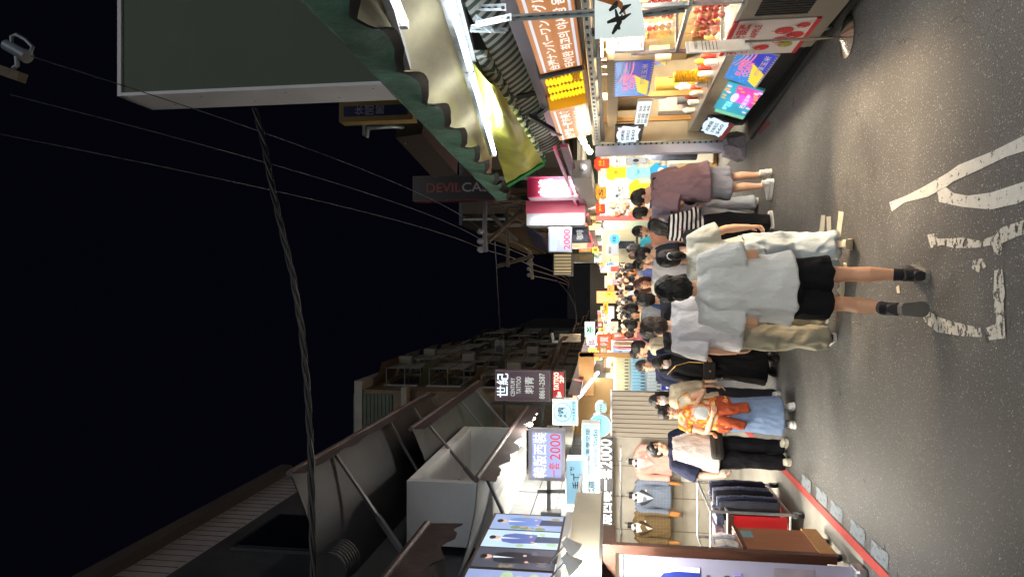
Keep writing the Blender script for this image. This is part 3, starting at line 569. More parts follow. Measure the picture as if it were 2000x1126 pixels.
# ==== THE LANE AND THE LEFT ROW ===================================================================
def FC(Y, x0, x1, y0, y1):
    """frame of an upright rectangle facing the camera, from its photo extents"""
    ym = (y0+y1)/2; a = at(x1, ym, Y).z; b = at(x0, ym, Y).z; xl = at((x0+x1)/2, y1, Y).x; xr = at((x0+x1)/2, y0, Y).x
    return Fr((xl, Y, a), (1, 0, 0)), xr-xl, b-a
def LW(X, xt, xb, yn, yf):
    """frame on the left row facing the lane: top and bottom rows read at the near end yn, far end yf"""
    Yn = atx(xb, yn, X).y; Yf = atx(xb, yf, X).y; zb, zt = atx(xb, yn, X).z, atx(xt, yn, X).z
    return Fr((X, Yn, zb), (0, 1, 0)), Yf-Yn, zt-zb
def RW(X, xt, xb, yf, yn):
    """the same on the right row; top and bottom rows read at the far end"""
    Yn = atx(xb, yn, X).y; Yf = atx(xb, yf, X).y; zb, zt = atx(xb, yf, X).z, atx(xt, yf, X).z
    return Fr((X, Yf, zb), (0, -1, 0)), Yf-Yn, zt-zb
def asphalt():
    m = bpy.data.materials.new('asphalt'); m.use_nodes = True; nt = m.node_tree; b = nt.nodes['Principled BSDF']; L = nt.links.new
    tc = node(nt, 'ShaderNodeTexCoord'); P = tc.outputs['Object']
    n1 = node(nt, 'ShaderNodeTexNoise'); n1.inputs['Scale'].default_value = 1.1; n1.inputs['Detail'].default_value = 9; n1.inputs['Roughness'].default_value = .65; L(P, n1.inputs[0])
    r1 = node(nt, 'ShaderNodeValToRGB'); e = r1.color_ramp.elements; e[0].position = .3; e[0].color = (.044, .0425, .041, 1); e[1].position = .72; e[1].color = (.092, .089, .085, 1); L(n1.outputs['Fac'], r1.inputs[0])
    n2 = node(nt, 'ShaderNodeTexNoise'); n2.inputs['Scale'].default_value = 110; n2.inputs['Detail'].default_value = 3; L(P, n2.inputs[0])
    g = node(nt, 'ShaderNodeMapRange'); g.inputs[1].default_value = .3; g.inputs[2].default_value = .7; g.inputs[3].default_value = .25; g.inputs[4].default_value = 1.9; L(n2.outputs['Fac'], g.inputs[0])
    mul = node(nt, 'ShaderNodeMixRGB', blend_type='MULTIPLY'); mul.inputs[0].default_value = 1; L(r1.outputs[0], mul.inputs[1]); L(g.outputs[0], mul.inputs[2])
    v = node(nt, 'ShaderNodeTexVoronoi'); v.inputs['Scale'].default_value = 42; L(P, v.inputs[0])
    th = node(nt, 'ShaderNodeMath', operation='LESS_THAN'); th.inputs[1].default_value = .17; L(v.outputs['Distance'], th.inputs[0])
    sp = node(nt, 'ShaderNodeSeparateColor'); L(v.outputs['Color'], sp.inputs[0])
    t2 = node(nt, 'ShaderNodeMath', operation='GREATER_THAN'); t2.inputs[1].default_value = .66; L(sp.outputs[0], t2.inputs[0])
    ch = node(nt, 'ShaderNodeMath', operation='MULTIPLY'); L(th.outputs[0], ch.inputs[0]); L(t2.outputs[0], ch.inputs[1])
    mx = node(nt, 'ShaderNodeMixRGB'); mx.inputs[2].default_value = (.34, .33, .31, 1); L(ch.outputs[0], mx.inputs[0]); L(mul.outputs[0], mx.inputs[1])
    # fine cracks and a lengthwise joint
    v2 = node(nt, 'ShaderNodeTexVoronoi', feature='DISTANCE_TO_EDGE'); v2.inputs['Scale'].default_value = .42; dn = node(nt, 'ShaderNodeTexNoise'); dn.inputs['Scale'].default_value = 3; L(P, dn.inputs[0])
    ad = node(nt, 'ShaderNodeMixRGB', blend_type='ADD'); ad.inputs[0].default_value = .5; L(P, ad.inputs[1]); L(dn.outputs['Color'], ad.inputs[2]); L(ad.outputs[0], v2.inputs[0])
    ck = node(nt, 'ShaderNodeMath', operation='LESS_THAN'); ck.inputs[1].default_value = .0012; L(v2.outputs['Distance'], ck.inputs[0])
    m3 = node(nt, 'ShaderNodeMixRGB'); m3.inputs[2].default_value = (.02, .019, .018, 1); L(ck.outputs[0], m3.inputs[0]); L(mx.outputs[0], m3.inputs[1])
    v5 = node(nt, 'ShaderNodeTexVoronoi'); v5.inputs['Scale'].default_value = 74; L(P, v5.inputs[0]); s5 = node(nt, 'ShaderNodeSeparateColor'); L(v5.outputs['Color'], s5.inputs[0])
    q5 = node(nt, 'ShaderNodeMath', operation='MULTIPLY'); q5.inputs[1].default_value = .42; L(s5.outputs[1], q5.inputs[0]); t5 = node(nt, 'ShaderNodeMath', operation='LESS_THAN'); L(v5.outputs['Distance'], t5.inputs[0]); L(q5.outputs[0], t5.inputs[1])
    u5 = node(nt, 'ShaderNodeMath', operation='GREATER_THAN'); u5.inputs[1].default_value = .7; L(s5.outputs[0], u5.inputs[0]); w5 = node(nt, 'ShaderNodeMath', operation='MULTIPLY'); L(t5.outputs[0], w5.inputs[0]); L(u5.outputs[0], w5.inputs[1])
    m5 = node(nt, 'ShaderNodeMixRGB'); m5.inputs[2].default_value = (.26, .25, .235, 1); L(w5.outputs[0], m5.inputs[0]); L(m3.outputs[0], m5.inputs[1])
    n6 = node(nt, 'ShaderNodeTexNoise'); n6.inputs['Scale'].default_value = .55; n6.inputs['Detail'].default_value = 5; L(P, n6.inputs[0]); r6 = node(nt, 'ShaderNodeMapRange'); r6.inputs[1].default_value = .35; r6.inputs[2].default_value = .65; r6.inputs[3].default_value = .72; r6.inputs[4].default_value = 1.2; L(n6.outputs['Fac'], r6.inputs[0])
    m6 = node(nt, 'ShaderNodeMixRGB', blend_type='MULTIPLY'); m6.inputs[0].default_value = 1; L(m5.outputs[0], m6.inputs[1]); L(r6.outputs[0], m6.inputs[2]); L(m6.outputs[0], b.inputs['Base Color'])
    rr = node(nt, 'ShaderNodeMapRange'); rr.inputs[3].default_value = .42; rr.inputs[4].default_value = .8; L(n1.outputs['Fac'], rr.inputs[0]); L(rr.outputs[0], b.inputs['Roughness'])
    bp = node(nt, 'ShaderNodeBump'); bp.inputs['Strength'].default_value = .7; bp.inputs['Distance'].default_value = .006; L(n2.outputs['Fac'], bp.inputs['Height']); L(bp.outputs[0], b.inputs['Normal'])
    return m
struct(MB().add([(-60, -12, 0), (60, -12, 0), (60, 160, 0), (-60, 160, 0)], [(0, 1, 2, 3)]).build('ground', asphalt(), origin=(0, 0, 0)))
concrete = mat('concrete_floor', '8d8a82', .7, .2, 2.2, .3, 40, dirt=.35)
struct(MB().add([(-9, 6.0, .004), (-2.21, 6.0, .004), (-2.21, 60, .004), (-9, 60, .004)], [(0, 1, 2, 3)]).build('pavement', concrete, origin=(-3, 6, .004)))
struct(MB().add([(2.25, 10.4, .004), (9, 10.4, .004), (9, 60, .004), (1.75, 60, .004)], [(0, 1, 2, 3)]).build('pavement', concrete, origin=(3, 10.4, .004)))
def worn(name, col, amt, sc=26, stretch=(1, 1, 1)):
    """road paint chipped away down to the asphalt"""
    m = mat(name, col, .75, .12, 12, .4, 120); nt = m.node_tree; b = nt.nodes['Principled BSDF']; L = nt.links.new
    tc = node(nt, 'ShaderNodeTexCoord'); n = node(nt, 'ShaderNodeTexNoise'); n.inputs['Scale'].default_value = sc; n.inputs['Detail'].default_value = 8; n.inputs['Roughness'].default_value = .7
    mp = node(nt, 'ShaderNodeMapping'); mp.inputs['Scale'].default_value = stretch; L(tc.outputs['Object'], mp.inputs[0]); L(mp.outputs[0], n.inputs[0])
    g = node(nt, 'ShaderNodeMath', operation='GREATER_THAN'); g.inputs[1].default_value = amt; L(n.outputs['Fac'], g.inputs[0]); L(g.outputs[0], b.inputs['Alpha']); return m
wp1 = worn('road_paint', 'c4c2bb', .405, 22); wp2 = worn('road_paint_worn', 'bcb9b0', .47, 17, (1, 1.4, 1)); wp0 = worn('road_paint_fresh', 'b4aa96', .3, 30)
redp = worn('red_line_paint', 'a8413a', .36, 16); tape = worn('tape_paint', '747c82', .43, 20)
def marking(name, polys, m, z=.005):
    mb = MB()
    for p in polys: mb.add([gnd(x, y, z) for x, y in p], [tuple(range(len(p)))])
    o = struct(mb.build(name, m, origin=(0, 5, z)))
    for pl in o.data.polygons:
        if pl.normal.z < 0: pl.flip()
    return o
marking('road_marking', [[(1737, 395), (1770, 382), (1801, 366), (1850, 338), (1872, 322), (1935, 297), (2030, 250), (2036, 284), (1965, 306), (1905, 335), (1862, 354), (1846, 366), (1812, 384), (1766, 395), (1742, 413)],
                         [(1830, 372), (1848, 366), (1862, 377), (1890, 382), (1935, 376), (2030, 345), (2040, 372), (1985, 398), (1935, 409), (1880, 404), (1834, 394)]], wp1)
marking('road_marking', [[(1811, 458), (1824, 456), (1832, 466), (1880, 464), (1916, 470), (1945, 458), (1956, 444), (2030, 420), (2036, 446), (1990, 460), (1958, 474), (1954, 500), (1942, 494), (1938, 478), (1905, 484), (1862, 484), (1840, 478), (1818, 484)],
                         [(1796, 606), (1808, 604), (1832, 618), (1862, 628), (1915, 640), (1918, 658), (1880, 656), (1830, 648), (1808, 630)], [(1942, 528), (1957, 524), (1963, 570), (1960, 600), (1964, 660), (1932, 664), (1926, 640), (1944, 632), (1940, 575)],
                         [(1900, 508), (1918, 504), (1926, 520), (1912, 532), (1898, 524)]], wp2)
marking('road_marking', [[(1553, 455), (1560, 458), (1570, 468), (1594, 466), (1601, 446), (1604, 420), (1612, 420), (1608, 478), (1554, 478)], [(1614, 423), (1623, 422), (1624, 470), (1616, 472)], [(1638, 412), (1648, 414), (1640, 474), (1632, 468)],
                         [(1640, 515), (1650, 515), (1650, 570), (1646, 585), (1634, 566), (1640, 560)], [(1600, 560), (1612, 558), (1614, 620), (1604, 620)], [(1750, 560), (1756, 556), (1758, 572), (1752, 572)]], wp0)
yl = [(-2.235, -2.15)]
struct(MB().add([(-2.235, 1.5, .009), (-2.15, 1.5, .009), (-2.15, 45, .009), (-2.235, 45, .009)], [(0, 1, 2, 3)]).build('red_line', redp, origin=(-2.2, 5, .009)))
tp = []
for (x, y) in ((1718, 1082), (1675, 1038), (1634, 998), (1605, 970), (1575, 944), (1524, 894), (1505, 872)):
    c = gnd(x, y); tp.append([(c.x-.06, c.y-.17), (c.x+.075, c.y-.19), (c.x+.065, c.y+.15), (c.x-.07, c.y+.17)])
for q in tp: struct(MB().add([(a, b, .006) for a, b in q], [(0, 1, 2, 3)]).build('tape_marking', tape, origin=(q[0][0], q[0][1], .006)))
lit = MB()
for k in range(150):
    x, Y = rnd.uniform(-2, 2.1), 2.6+rnd.random()**1.6*7; r = rnd.uniform(.003, .011); a = rnd.uniform(0, PI)
    lit.add([(x+r*math.cos(a+t)*(1 if i % 2 else .5), Y+r*math.sin(a+t)*(1 if i % 2 else .5), .003+r*.3*(i == 1)) for i, t in enumerate((0, 1.7, 3.1, 4.6))], [(0, 1, 2, 3)], rnd.choice((0, 0, 1)))
tag(lit.build('litter', [mat('litter_pale', 'b0ac9f', .8), mat('litter_leaf', '8a7a3a', .8)], origin=(0, 4, 0)), 'tiny scraps of litter and dry leaf bits on the asphalt', 'litter', kind='stuff')

# ---- shared materials ----------------------------------------------------------------------------
wood_dk = mat('wood_dark', '45281b', .5, .35, 5, .2, 60, stretch=(6, 6, .6)); ply = mat('plywood', '8a5734', .5, .2, 4, .15, 60, stretch=(5, 5, .5)); chip = mat('chipboard', 'a67f4f', .7, .3, 40, .3, 80)
wood_lt = mat('wood_light', 'b98a4f', .5, .2, 4, .1, 60, stretch=(6, 6, .6)); steel = mat('steel', 'a9adb0', .3, .15, 12, metal=.9); dsteel = mat('dark_steel', '3a3c40', .45, .2, 10, metal=.6)
galv = mat('galvanised', '8f989a', .45, .2, 14, .1, 60, metal=.55, dirt=.3); rubber = mat('rubber', '151515', .7); white_paint = mat('white_paint', 'c9cbca', .5, .08, 3, .1, 30, dirt=.15)
plastic_w = mat('plastic_white', 'd8dad8'); grey_paint = mat('grey_paint', 'a9aaaa', .5, .12, 4, dirt=.2); black_paint = mat('black_paint', '17181a', .5)
wall_lit = mat('wall_board', 'b5a98f', .7, .12, 2.5, .2, 18, dirt=.2); tube_cool = emit('tube_cool', 'eef6ff', 9); tube_warm = emit('tube_warm', 'fff1d8', 14); bulb = emit('bulb', 'fff3df', 9)
ink = mat('ink_black', '1a1a1c', .6); face_blue = emit('panel_paleblue', '9ccbe2', .78); face_white = emit('panel_white', 'dfeaee', .9); face_lav = emit('panel_lavender', 'a3abdc', 1.1)
led_w = emit('led_white', 'f4fbff', 1.6, sample=False); led_r = emit('led_red', 'd83a3a', 1.0, sample=False); led_c = emit('led_cyan', 'a8e6ff', 1.5, sample=False)
ink_teal = mat('ink_teal', '1f4a60', .6); ink_grey = mat('ink_grey', '363f45', .6); ink_red = mat('ink_red', 'b8242a', .6)
def castor(parent, x, y, r=.05):
    w = MB().tube([(x-.02, y, r), (x+.02, y, r)], r, 18).build('caster', rubber, parent, bevel=.004)
    MB().tube([(x-.023, y, r), (x+.023, y, r)], r*.55, 14).build('hub', steel, w); MB().box((x-.03, y-.02, r), (x+.03, y+.02, r*2.1)).build('fork', steel, w); return w

# ---- suit stall ----------------------------------------------------------------------------------
Yc = 6.42; XC = -2.38
cab = thing('stall_cabinet', 'tall brown wooden folding cabinet on casters at the near end of the suit stall', 'cabinet', (-2.8, Yc, 0))
MB().box((-3.5, Yc, .16), (XC-.06, Yc+.03, 2.0)).build('end_panel', wood_dk, cab)
for a, b, z0, z1 in ((XC-.075, XC, .08, 2.15), (-3.5, -3.42, .08, 2.15)): MB().box((a, Yc-.02, z0), (b, Yc+.06, z1)).build('post', wood_dk, cab, bevel=.004)
MB().box((-3.42, Yc-.015, 2.03), (XC-.075, Yc+.055, 2.15)).build('rail', wood_dk, cab, bevel=.004); MB().box((-3.42, Yc-.012, .95), (XC-.075, Yc-.001, 1.03)).build('rail', wood_dk, cab, bevel=.003)
MB().box((XC-.02, Yc+.06, .22), (XC, Yc+.62, .86)).build('side_panel', ply, cab); MB().box((XC-.016, Yc+.06, .84), (XC+.012, Yc+.64, .875)).build('top_trim', wood_dk, cab)
MB().box((XC-.03, Yc+.03, .07), (XC+.006, Yc+.66, .215)).build('base_board', chip, cab); MB().box((XC-.03, Yc+.061, 2.03), (XC, Yc+.5, 2.15)).build('lintel', wood_dk, cab, bevel=.004)
MB().box((-3.42, Yc+.06, .86), (XC-.021, Yc+.62, .878)).build('counter_top', ply, cab)
pa = MB().box((XC, Yc+.35, .72), (XC+.004, Yc+.52, .82)).build('notice', mat('notice_teal', '6d98a0', .5), cab)
castor(cab, XC-.06, Yc+.12, .06); castor(cab, XC-.06, Yc+.5, .06)
# bags stacked on it
for k in range(6):
    MB().rings([(XC-.12-.02*(k % 2), Yc+.12+k*.085, .878, .09, .032), (XC-.12, Yc+.12+k*.085, 1.0, .09, .03), (XC-.13, Yc+.125+k*.085, 1.07+.012*(k % 3), .08, .006)], 10).build('clothing_packet', mat('packet_%d' % (k % 3), ('c9c3bd', '8e8f9b', 'd7cfc6')[k % 3], .25, .4, 14), smooth=True)
for o in [o for o in C.objects if o.name.startswith('clothing_packet')]: tag(o, 'shiny wrapped clothing packet standing on the brown cabinet counter', 'packet', 'wrapped packets on the cabinet')
# roll-up banner
bn = thing('rollup_banner', 'tall lavender-white roll-up banner with a man in a blue suit', 'banner', (-2.72, 5.98, 0)); bf = Fr((-3.25, 5.98, .1), (1, 0, 0)); bw_ = 3.25-2.305
MB().box((-3.28, 5.88, 0), (-2.29, 6.06, .1)).build('base', steel, bn, bevel=.03); MB().fbox(bf, 0, bw_, 0, 1.89, -.006, 0).build('sheet', mat('banner_sheet', '918ea3', .5, .05, 3), bn)
MB().bar((-2.8, 6.0, .08), (-2.8, 6.0, 1.99), .02).build('pole', steel, bn); MB().fbox(bf, -.005, bw_+.005, 1.87, 1.90, -.012, .008).build('top_bar', steel, bn)
MB().fbox(bf, .02, bw_-.05, 1.78, 1.85, .001, .003).build('header_strip', mat('banner_head', '9d9aa8', .5), bn)
def q(b, y): return bf  # placeholder frame
pm = MB(); w0 = bw_
pm.poly(bf, [(w0-.5, 1.22), (w0-.09, 1.22), (w0-.09, 1.72), (w0-.5, 1.72)], .002, 0)
pm.poly(bf, [(w0-.42, 1.22), (w0-.10, 1.22), (w0-.085, 1.35), (w0-.11, 1.50), (w0-.17, 1.555), (w0-.24, 1.56), (w0-.33, 1.56), (w0-.41, 1.5)], .004, 1)
pm.poly(bf, [(w0-.12, 1.225), (w0-.075, 1.225), (w0-.075, 1.46), (w0-.105, 1.53), (w0-.135, 1.52), (w0-.115, 1.4)], .006, 2)
pm.poly(bf, [(w0-.29, 1.42), (w0-.2, 1.55), (w0-.31, 1.555)], .006, 2); pm.disc(bf, w0-.25, 1.625, .052, .075, .006, 18, 3); pm.disc(bf, w0-.255, 1.68, .055, .04, .008, 16, 4)
pm.poly(bf, [(w0-.27, 1.535), (w0-.21, 1.56), (w0-.21, 1.53), (w0-.27, 1.56)], .009, 5)
pm.build('portrait', [mat('print_grey', 'a9a5a6', .5, .1, 30), mat('print_blue', '1f2f7e', .5, .15, 8), mat('print_white', 'cfcbd8', .5), mat('print_skin', 'c79a86', .5), mat('print_hair', '2b211f', .6), mat('print_bow', '8a4258', .5)], bn)
for tx, b_, h_ in (('訂製西裝', 1.14, .03), ('全套 】', .98, .04), ('100%羊毛 】', .89, .045), ('歡迎試穿 】', .70, .04)): lettering(bf, tx, w0-.30, b_, .17, h_, ink, bn, d=.004)
MB().fbox(bf, w0-.31, w0-.1, .88, .945, .001, .003).build('price_strip', mat('print_lilac', '8f86c4', .5), bn); MB().fbox(bf, w0-.4, w0-.04, .3, .62, .001, .003).build('photo_strip', mat('print_mauve', '8b828c', .5, .2, 5), bn)

# back wall of the stall, seen end on
EW = 12.9
wl = tag(MB().box((-6, EW, 0), (at(1250, 854, EW).x, EW+.12, 2.2)).build('partition_wall', mat('cement_board', 'aaa396', .75, .22, 1.6, .3, 14, dirt=.35)), 'cement board end wall of the suit stall where the jackets hang', 'wall')
for z in (.75, 1.42, 1.98): MB().box((-6, EW-.008, z), (at(1250, 856, EW).x, EW-.001, z+.012)).build('joint_strip', mat('joint_grey', 'a39a86', .7), wl)
for yv in (904, 963, 1026): MB().box((X_(yv, EW)-.006, EW-.009, 0), (X_(yv, EW)+.006, EW-.001, 2.2)).build('joint_strip', mat('joint_dark', '6f6650', .7), wl)
tag(MB().box((-6.05, 6.5, 0), (-5.95, EW, 3.4)).build('side_wall', wall_lit), 'plain inner side wall deep inside the suit stall', 'wall')
tag(MB().box((-6, 6.6, 2.46), (-2.6, EW, 2.5)).build('stall_ceiling', white_paint), 'white ceiling board above the suit stall', 'ceiling')
def jacket(name, label, Y, yc, xt, xb, wpx, m, m2, tie, hands=None):
    """suit jacket on a torso form, shirt and bow tie at the collar"""
    c = at((xt+xb)/2, yc, Y); z1 = at(xt, yc, Y).z; z0 = at(xb, yc, Y).z; hh = z1-z0; w = wpx/FOC*Y/2*1.12
    t = thing(name, label, 'suit jacket', (c.x, Y, z0), 'suit jackets on the stall wall'); X = c.x
    b = MB(); b.rings([(X, Y, z0, w*.66, .10), (X, Y, z0+.02, w*.67, .105), (X, Y, z0+hh*.45, w*.56, .105), (X, Y, z0+hh*.72, w*.66, .12), (X, Y, z0+hh*.9, w*.7, .09), (X, Y, z0+hh*.97, w*.4, .06), (X, Y, z0+hh, w*.24, .05)], 24)
    o = bpy.data.objects.new('jacket_body', remesh(b, m, .012, 2, fold=.008, fscale=(10, 10, 4), seed=len(label))); C.objects.link(o); o.data.transform(Matrix.Translation(-V((X, Y, z0)))); o.parent = t; ORG[o.name] = V((X, Y, z0))
    for sd in (-1, 1):
        b = MB().tube([(X+sd*w*.55, Y, z0+hh*.9), (X+sd*w*.74, Y-.01, z0+hh*.8), (X+sd*w*.8, Y-.03, z0+hh*.42), (X+sd*w*.76, Y-.06, z0+hh*.06)], [.07, .075, .068, .06], 12); b.build('sleeve', m, t, smooth=True)
        if hands: MB().tube([(X+sd*w*.76, Y-.06, z0+hh*.1), (X+sd*w*.76, Y-.065, z0), (X+sd*w*.75, Y-.08, z0-.1), (X+sd*w*.74, Y-.1, z0-.16)], [.034, .03, .036, .012], 10).build('hand', mat('mannequin_tan', 'b57a3e', .5), t, smooth=True)
        MB().add([(X+sd*.01, Y-.128, z0+hh*.45), (X+sd*w*.3, Y-.118, z0+hh*.86), (X+sd*w*.42, Y-.112, z0+hh*.8), (X+sd*w*.36, Y-.125, z0+hh*.7)], [(0, 1, 2, 3) if sd < 0 else (3, 2, 1, 0)]).build('lapel', m2, t)
    MB().add([(X, Y-.122, z0+hh*.48), (X+w*.27, Y-.11, z0+hh*.9), (X+w*.12, Y-.07, z0+hh*1.04), (X-w*.12, Y-.07, z0+hh*1.04), (X-w*.27, Y-.11, z0+hh*.9)], [(0, 1, 2, 3, 4)]).build('shirt_front', mat('shirt_white', 'd6d2ca', .7), t)
    z = z0+hh*.95; MB().add([(X-.07, Y-.125, z+.03), (X-.07, Y-.125, z-.03), (X, Y-.13, z), (X+.07, Y-.125, z-.03), (X+.07, Y-.125, z+.03)], [(0, 1, 2), (2, 3, 4)]).build('bow_tie', tie, t)
    MB().tube([(X, Y, z0+hh*.98), (X, Y, z0+hh*1.14)], [.06, .055], 12).build('neck_block', black_paint, t)
    MB().tube([(X, Y, z0+hh*1.14), (X, Y, z0+hh*1.2), (X-.02, EW, z0+hh*1.2)], .008, 6).build('hook', steel, t)
    MB().box((X+w*.2, Y-.12, z0+hh*.66), (X+w*.42, Y-.112, z0+hh*.7)).build('pocket_square', mat('shirt_white', 'd6d2ca', .7), t); return t
def plaid(name, a, b2):
    m = cloth(name, a).copy(); m.name = name; nt = m.node_tree; bs = nt.nodes['Principled BSDF']; tc = node(nt, 'ShaderNodeTexCoord'); prev = None; L = nt.links.new
    base = node(nt, 'ShaderNodeRGB'); base.outputs[0].default_value = srgb(a); prev = base.outputs[0]
    for ax in ('X', 'Z'):
        w = node(nt, 'ShaderNodeTexWave', bands_direction=ax); w.inputs['Scale'].default_value = 5.5; L(tc.outputs['Object'], w.inputs[0])
        g = node(nt, 'ShaderNodeMath', operation='GREATER_THAN'); g.inputs[1].default_value = .9; L(w.outputs['Fac'], g.inputs[0]); h2 = node(nt, 'ShaderNodeMath', operation='MULTIPLY'); h2.inputs[1].default_value = .16; L(g.outputs[0], h2.inputs[0])
        mx = node(nt, 'ShaderNodeMixRGB'); mx.inputs[2].default_value = srgb(b2); L(h2.outputs[0], mx.inputs[0]); L(prev, mx.inputs[1]); prev = mx.outputs[0]
    L(prev, bs.inputs['Base Color']); MATS[name] = m; return m
pk = cloth('suit_pink', 'd79f92', .06); gb = plaid('suit_greyblue', '6c7585', '8d96a6'); br = plaid('suit_brown', '66543a', '8f7b58')
jacket('suit_jacket', 'salmon pink suit jacket hanging nearest the beige panel', EW-.25, 902, 1238, 1312, 66, pk, cloth('suit_pink_lapel', 'c58b80'), ink)
jacket('suit_jacket', 'grey-blue checked suit jacket with tan mannequin hands', EW-.25, 968, 1238, 1310, 66, gb, charcoal, ink, True)
jacket('suit_jacket', 'brown plaid suit jacket close to the wooden cabinet', EW-.25, 1027, 1236, 1310, 62, br, cloth('suit_brown_lapel', '3b2a1e'), ink, True)
rail = thing('hanging_rail', 'thin steel rail along the suit stall wall above the jackets', 'rail', (-4, EW-.03, 1.9))
MB().bar((-5.6, EW-.04, at(1212, 950, EW).z), (-2.95, EW-.04, at(1212, 950, EW).z), .025).build('bar', steel, rail)
for yv in (893, 960, 1030): MB().bar((X_(yv, EW), EW-.2, at(1212, 950, EW).z), (X_(yv, EW), EW, at(1212, 950, EW).z), .02).build('bracket', steel, rail)
pf, pw, phh = FC(EW-.02, 1330, 1358, 910, 940); nt_ = thing('price_card', 'white price card pinned below the pink suit jacket', 'card', pf.p(pw/2, 0))
MB().fbox(pf, 0, pw, 0, phh, 0, .004).build('card', mat('paper', 'd8d5cc', .8), nt_); lettering(pf, '特價', pw*.2, phh*.35, pw*.5, phh*.35, ink, nt_, d=.007)
# channel letters above
bt_ = thing('suit_sign', 'white glowing channel letters over the suit stall, ending in 2000', 'sign', (-3.4, EW-.4, at(1196, 945, EW-.4).z))
sf, sw_, sh_ = FC(EW-.4, 1171, 1195, 858, 1046); MB().fbox(sf, -.3, sw_+.02, -.02, sh_+.02, -.12, -.05).build('backing_board', mat('sign_dark', '2d2a2c', .5), bt_)
put = MB(); txt_ = '韓版西裝一套2000'; xs = [(1.0, 1)]*6+[(.62, 1)]*4; tot = sum(a for a, _ in xs)+.08*9; a_ = 0
for ch, (cw, _) in zip(txt_, xs):
    w_ = cw/tot*sw_; hh_ = sh_*(.16 if ch == '一' else 1); put_text(put, sf, ch, a_, (sh_-hh_)/2, w_*.96, hh_, d=-.05, bold=.008, ext=.012); a_ += (cw+.08)/tot*sw_
put.build('channel_letters', emit('channel_white', 'fdfaf2', 2.2, sample=False), bt_)
# clothes rack with folded and hanging trousers
rk = thing('clothes_rack', 'low steel clothes rack on casters with a bright red end panel', 'clothes rack', (-2.75, 8.3, 0)); r0, r1 = -3.15, -2.46; yA, yB = 7.75, 8.9; zt = .98
for x in (r0, r1):
    for y in (yA, yB): MB().tube([(x, y, .12), (x, y, zt)], .017, 10).build('upright', steel, rk, smooth=True); castor(rk, x, y, .055)
for z in (.14, .8, zt):
    for x in (r0, r1): MB().tube([(x, yA, z), (x, yB, z)], .014, 8).build('rail', steel, rk, smooth=True)
    for y in (yA, yB): MB().tube([(r0, y, z), (r1, y, z)], .014, 8).build('rail', steel, rk, smooth=True)
MB().box((r0+.03, yA-.012, .18), (r1-.03, yA+.012, .74)).build('end_panel', mat('red_panel', 'b3141c', .45, .05), rk); MB().box((r0+.02, yA-.016, .74), (r1-.02, yA+.016, .79)).build('panel_trim', wood_dk, rk)
MB().box((r0+.02, yA+.03, .135), (r1-.02, yB-.03, .15)).build('bottom_shelf', mat('shelf_red', '9c4038', .5), rk)
tr0 = None
for k in range(9):
    y = yA+.16+k*.105
    if tr0 is None:
        tr0 = thing('trousers', 'dark trousers folded over the low steel rack', 'trousers', (r1-.02, y, .2), 'dark trousers on the steel rack')
        b = MB(); b.rings([(r1-.04, y, .22, .12, .02), (r1-.03, y, .5, .12, .022), (r1-.04, y, .84, .11, .016), (r1-.04, y, .87, .1, .006)], 16)
        m_ = remesh(b, charcoal, .009, 2, fold=.006, fscale=(12, 20, 3)); m_.transform(Matrix.Translation(-V((r1-.02, y, .2)))); m_.name = 'trouser_leg'; link('trouser_leg', m_, tr0)
        MB().tube([(r1-.04, y, .87), (r1-.04, y, .93), (r1-.02, y, .95)], .004, 6).build('hanger_hook', steel, tr0)
    else:
        c = tr0.copy(); C.objects.link(c); c.location = (r1-.02+.01*(k % 2), y, .2)
        for ch in tr0.children:
            d = ch.copy(); C.objects.link(d); d.parent = c
            if d.name.startswith('trouser_leg'): d.material_slots[0].link = 'OBJECT'; d.material_slots[0].material = (black_cloth, navy_cloth, stripes('pin_stripe', '2b2d38', '77798a', 22))[k % 3]
for k in range(5):
    o = MB().box((r0+.05+k*.12, yA+.03, .83), (r0+.155+k*.12, yA+.42, .92+.02*(k % 2))).build('folded_shirt', mat('folded_%d' % k, ('b9bcc8', '6f7fae', 'd4d2cf', '9a7f92', '4c536a')[k], .7, .5, 18), bevel=.015)
    tag(o, ('pale grey', 'blue', 'white', 'dusky pink', 'slate')[k]+' folded shirt lying on top of the low steel rack', 'folded shirt', 'folded shirts on the rack')

# ---- over the suit stall: fascia, spotlights, poster box ------------------------------------------
XF = -2.55
fr, w, h = LW(XF, 1098, 1168, 1126, 962)
fs = thing('fascia_panel', 'cream fascia board lit by two spotlights above the wooden cabinet', 'fascia', fr.p(w/2, 0)); MB().fbox(fr, -2.5, w, 0, h, -.1, 0).build('board', mat('fascia_cream', 'c9c3ae', .6, .08, 2, dirt=.1), fs); MB().fbox(fr, -2.5, w, -.03, 0, -.1, .02).build('lower_trim', mat('trim_grey', '5c5b58', .5), fs)
def spot(x, y, label):
    p = atx(x, y, XF+.33); t = thing('spotlight', label, 'spotlight', p, 'spotlights over the fascia')
    MB().tube([(XF+.01, p.y, p.z+.12), (XF+.18, p.y, p.z+.16), (p.x, p.y, p.z+.03)], .009, 6).build('arm', steel, t)
    MB().tube([p+V((.05, 0, .05)), p+V((.0, 0, 0)), p+V((-.05, 0, -.05))], [.03, .05, .085], 16, cap=False).build('shade', white_paint, t, smooth=True); MB().ell(p+V((-.03, 0, -.03)), (.04, .04, .04), 10, 7).build('lamp', bulb, t, smooth=True)
    area('spot_light', p+V((-.10, 0, -.07)), V((XF, p.y+.05, p.z-.19)), .07, 55, (1, .97, .9))
spot(1112, 1063, 'chrome arm spotlight aimed at the cream fascia, further along the lane'); spot(1112, 1095, 'chrome arm spotlight aimed at the cream fascia, nearest the camera'); 
fr, w, h = LW(-2.42, 912, 1079, 1118, 1008)
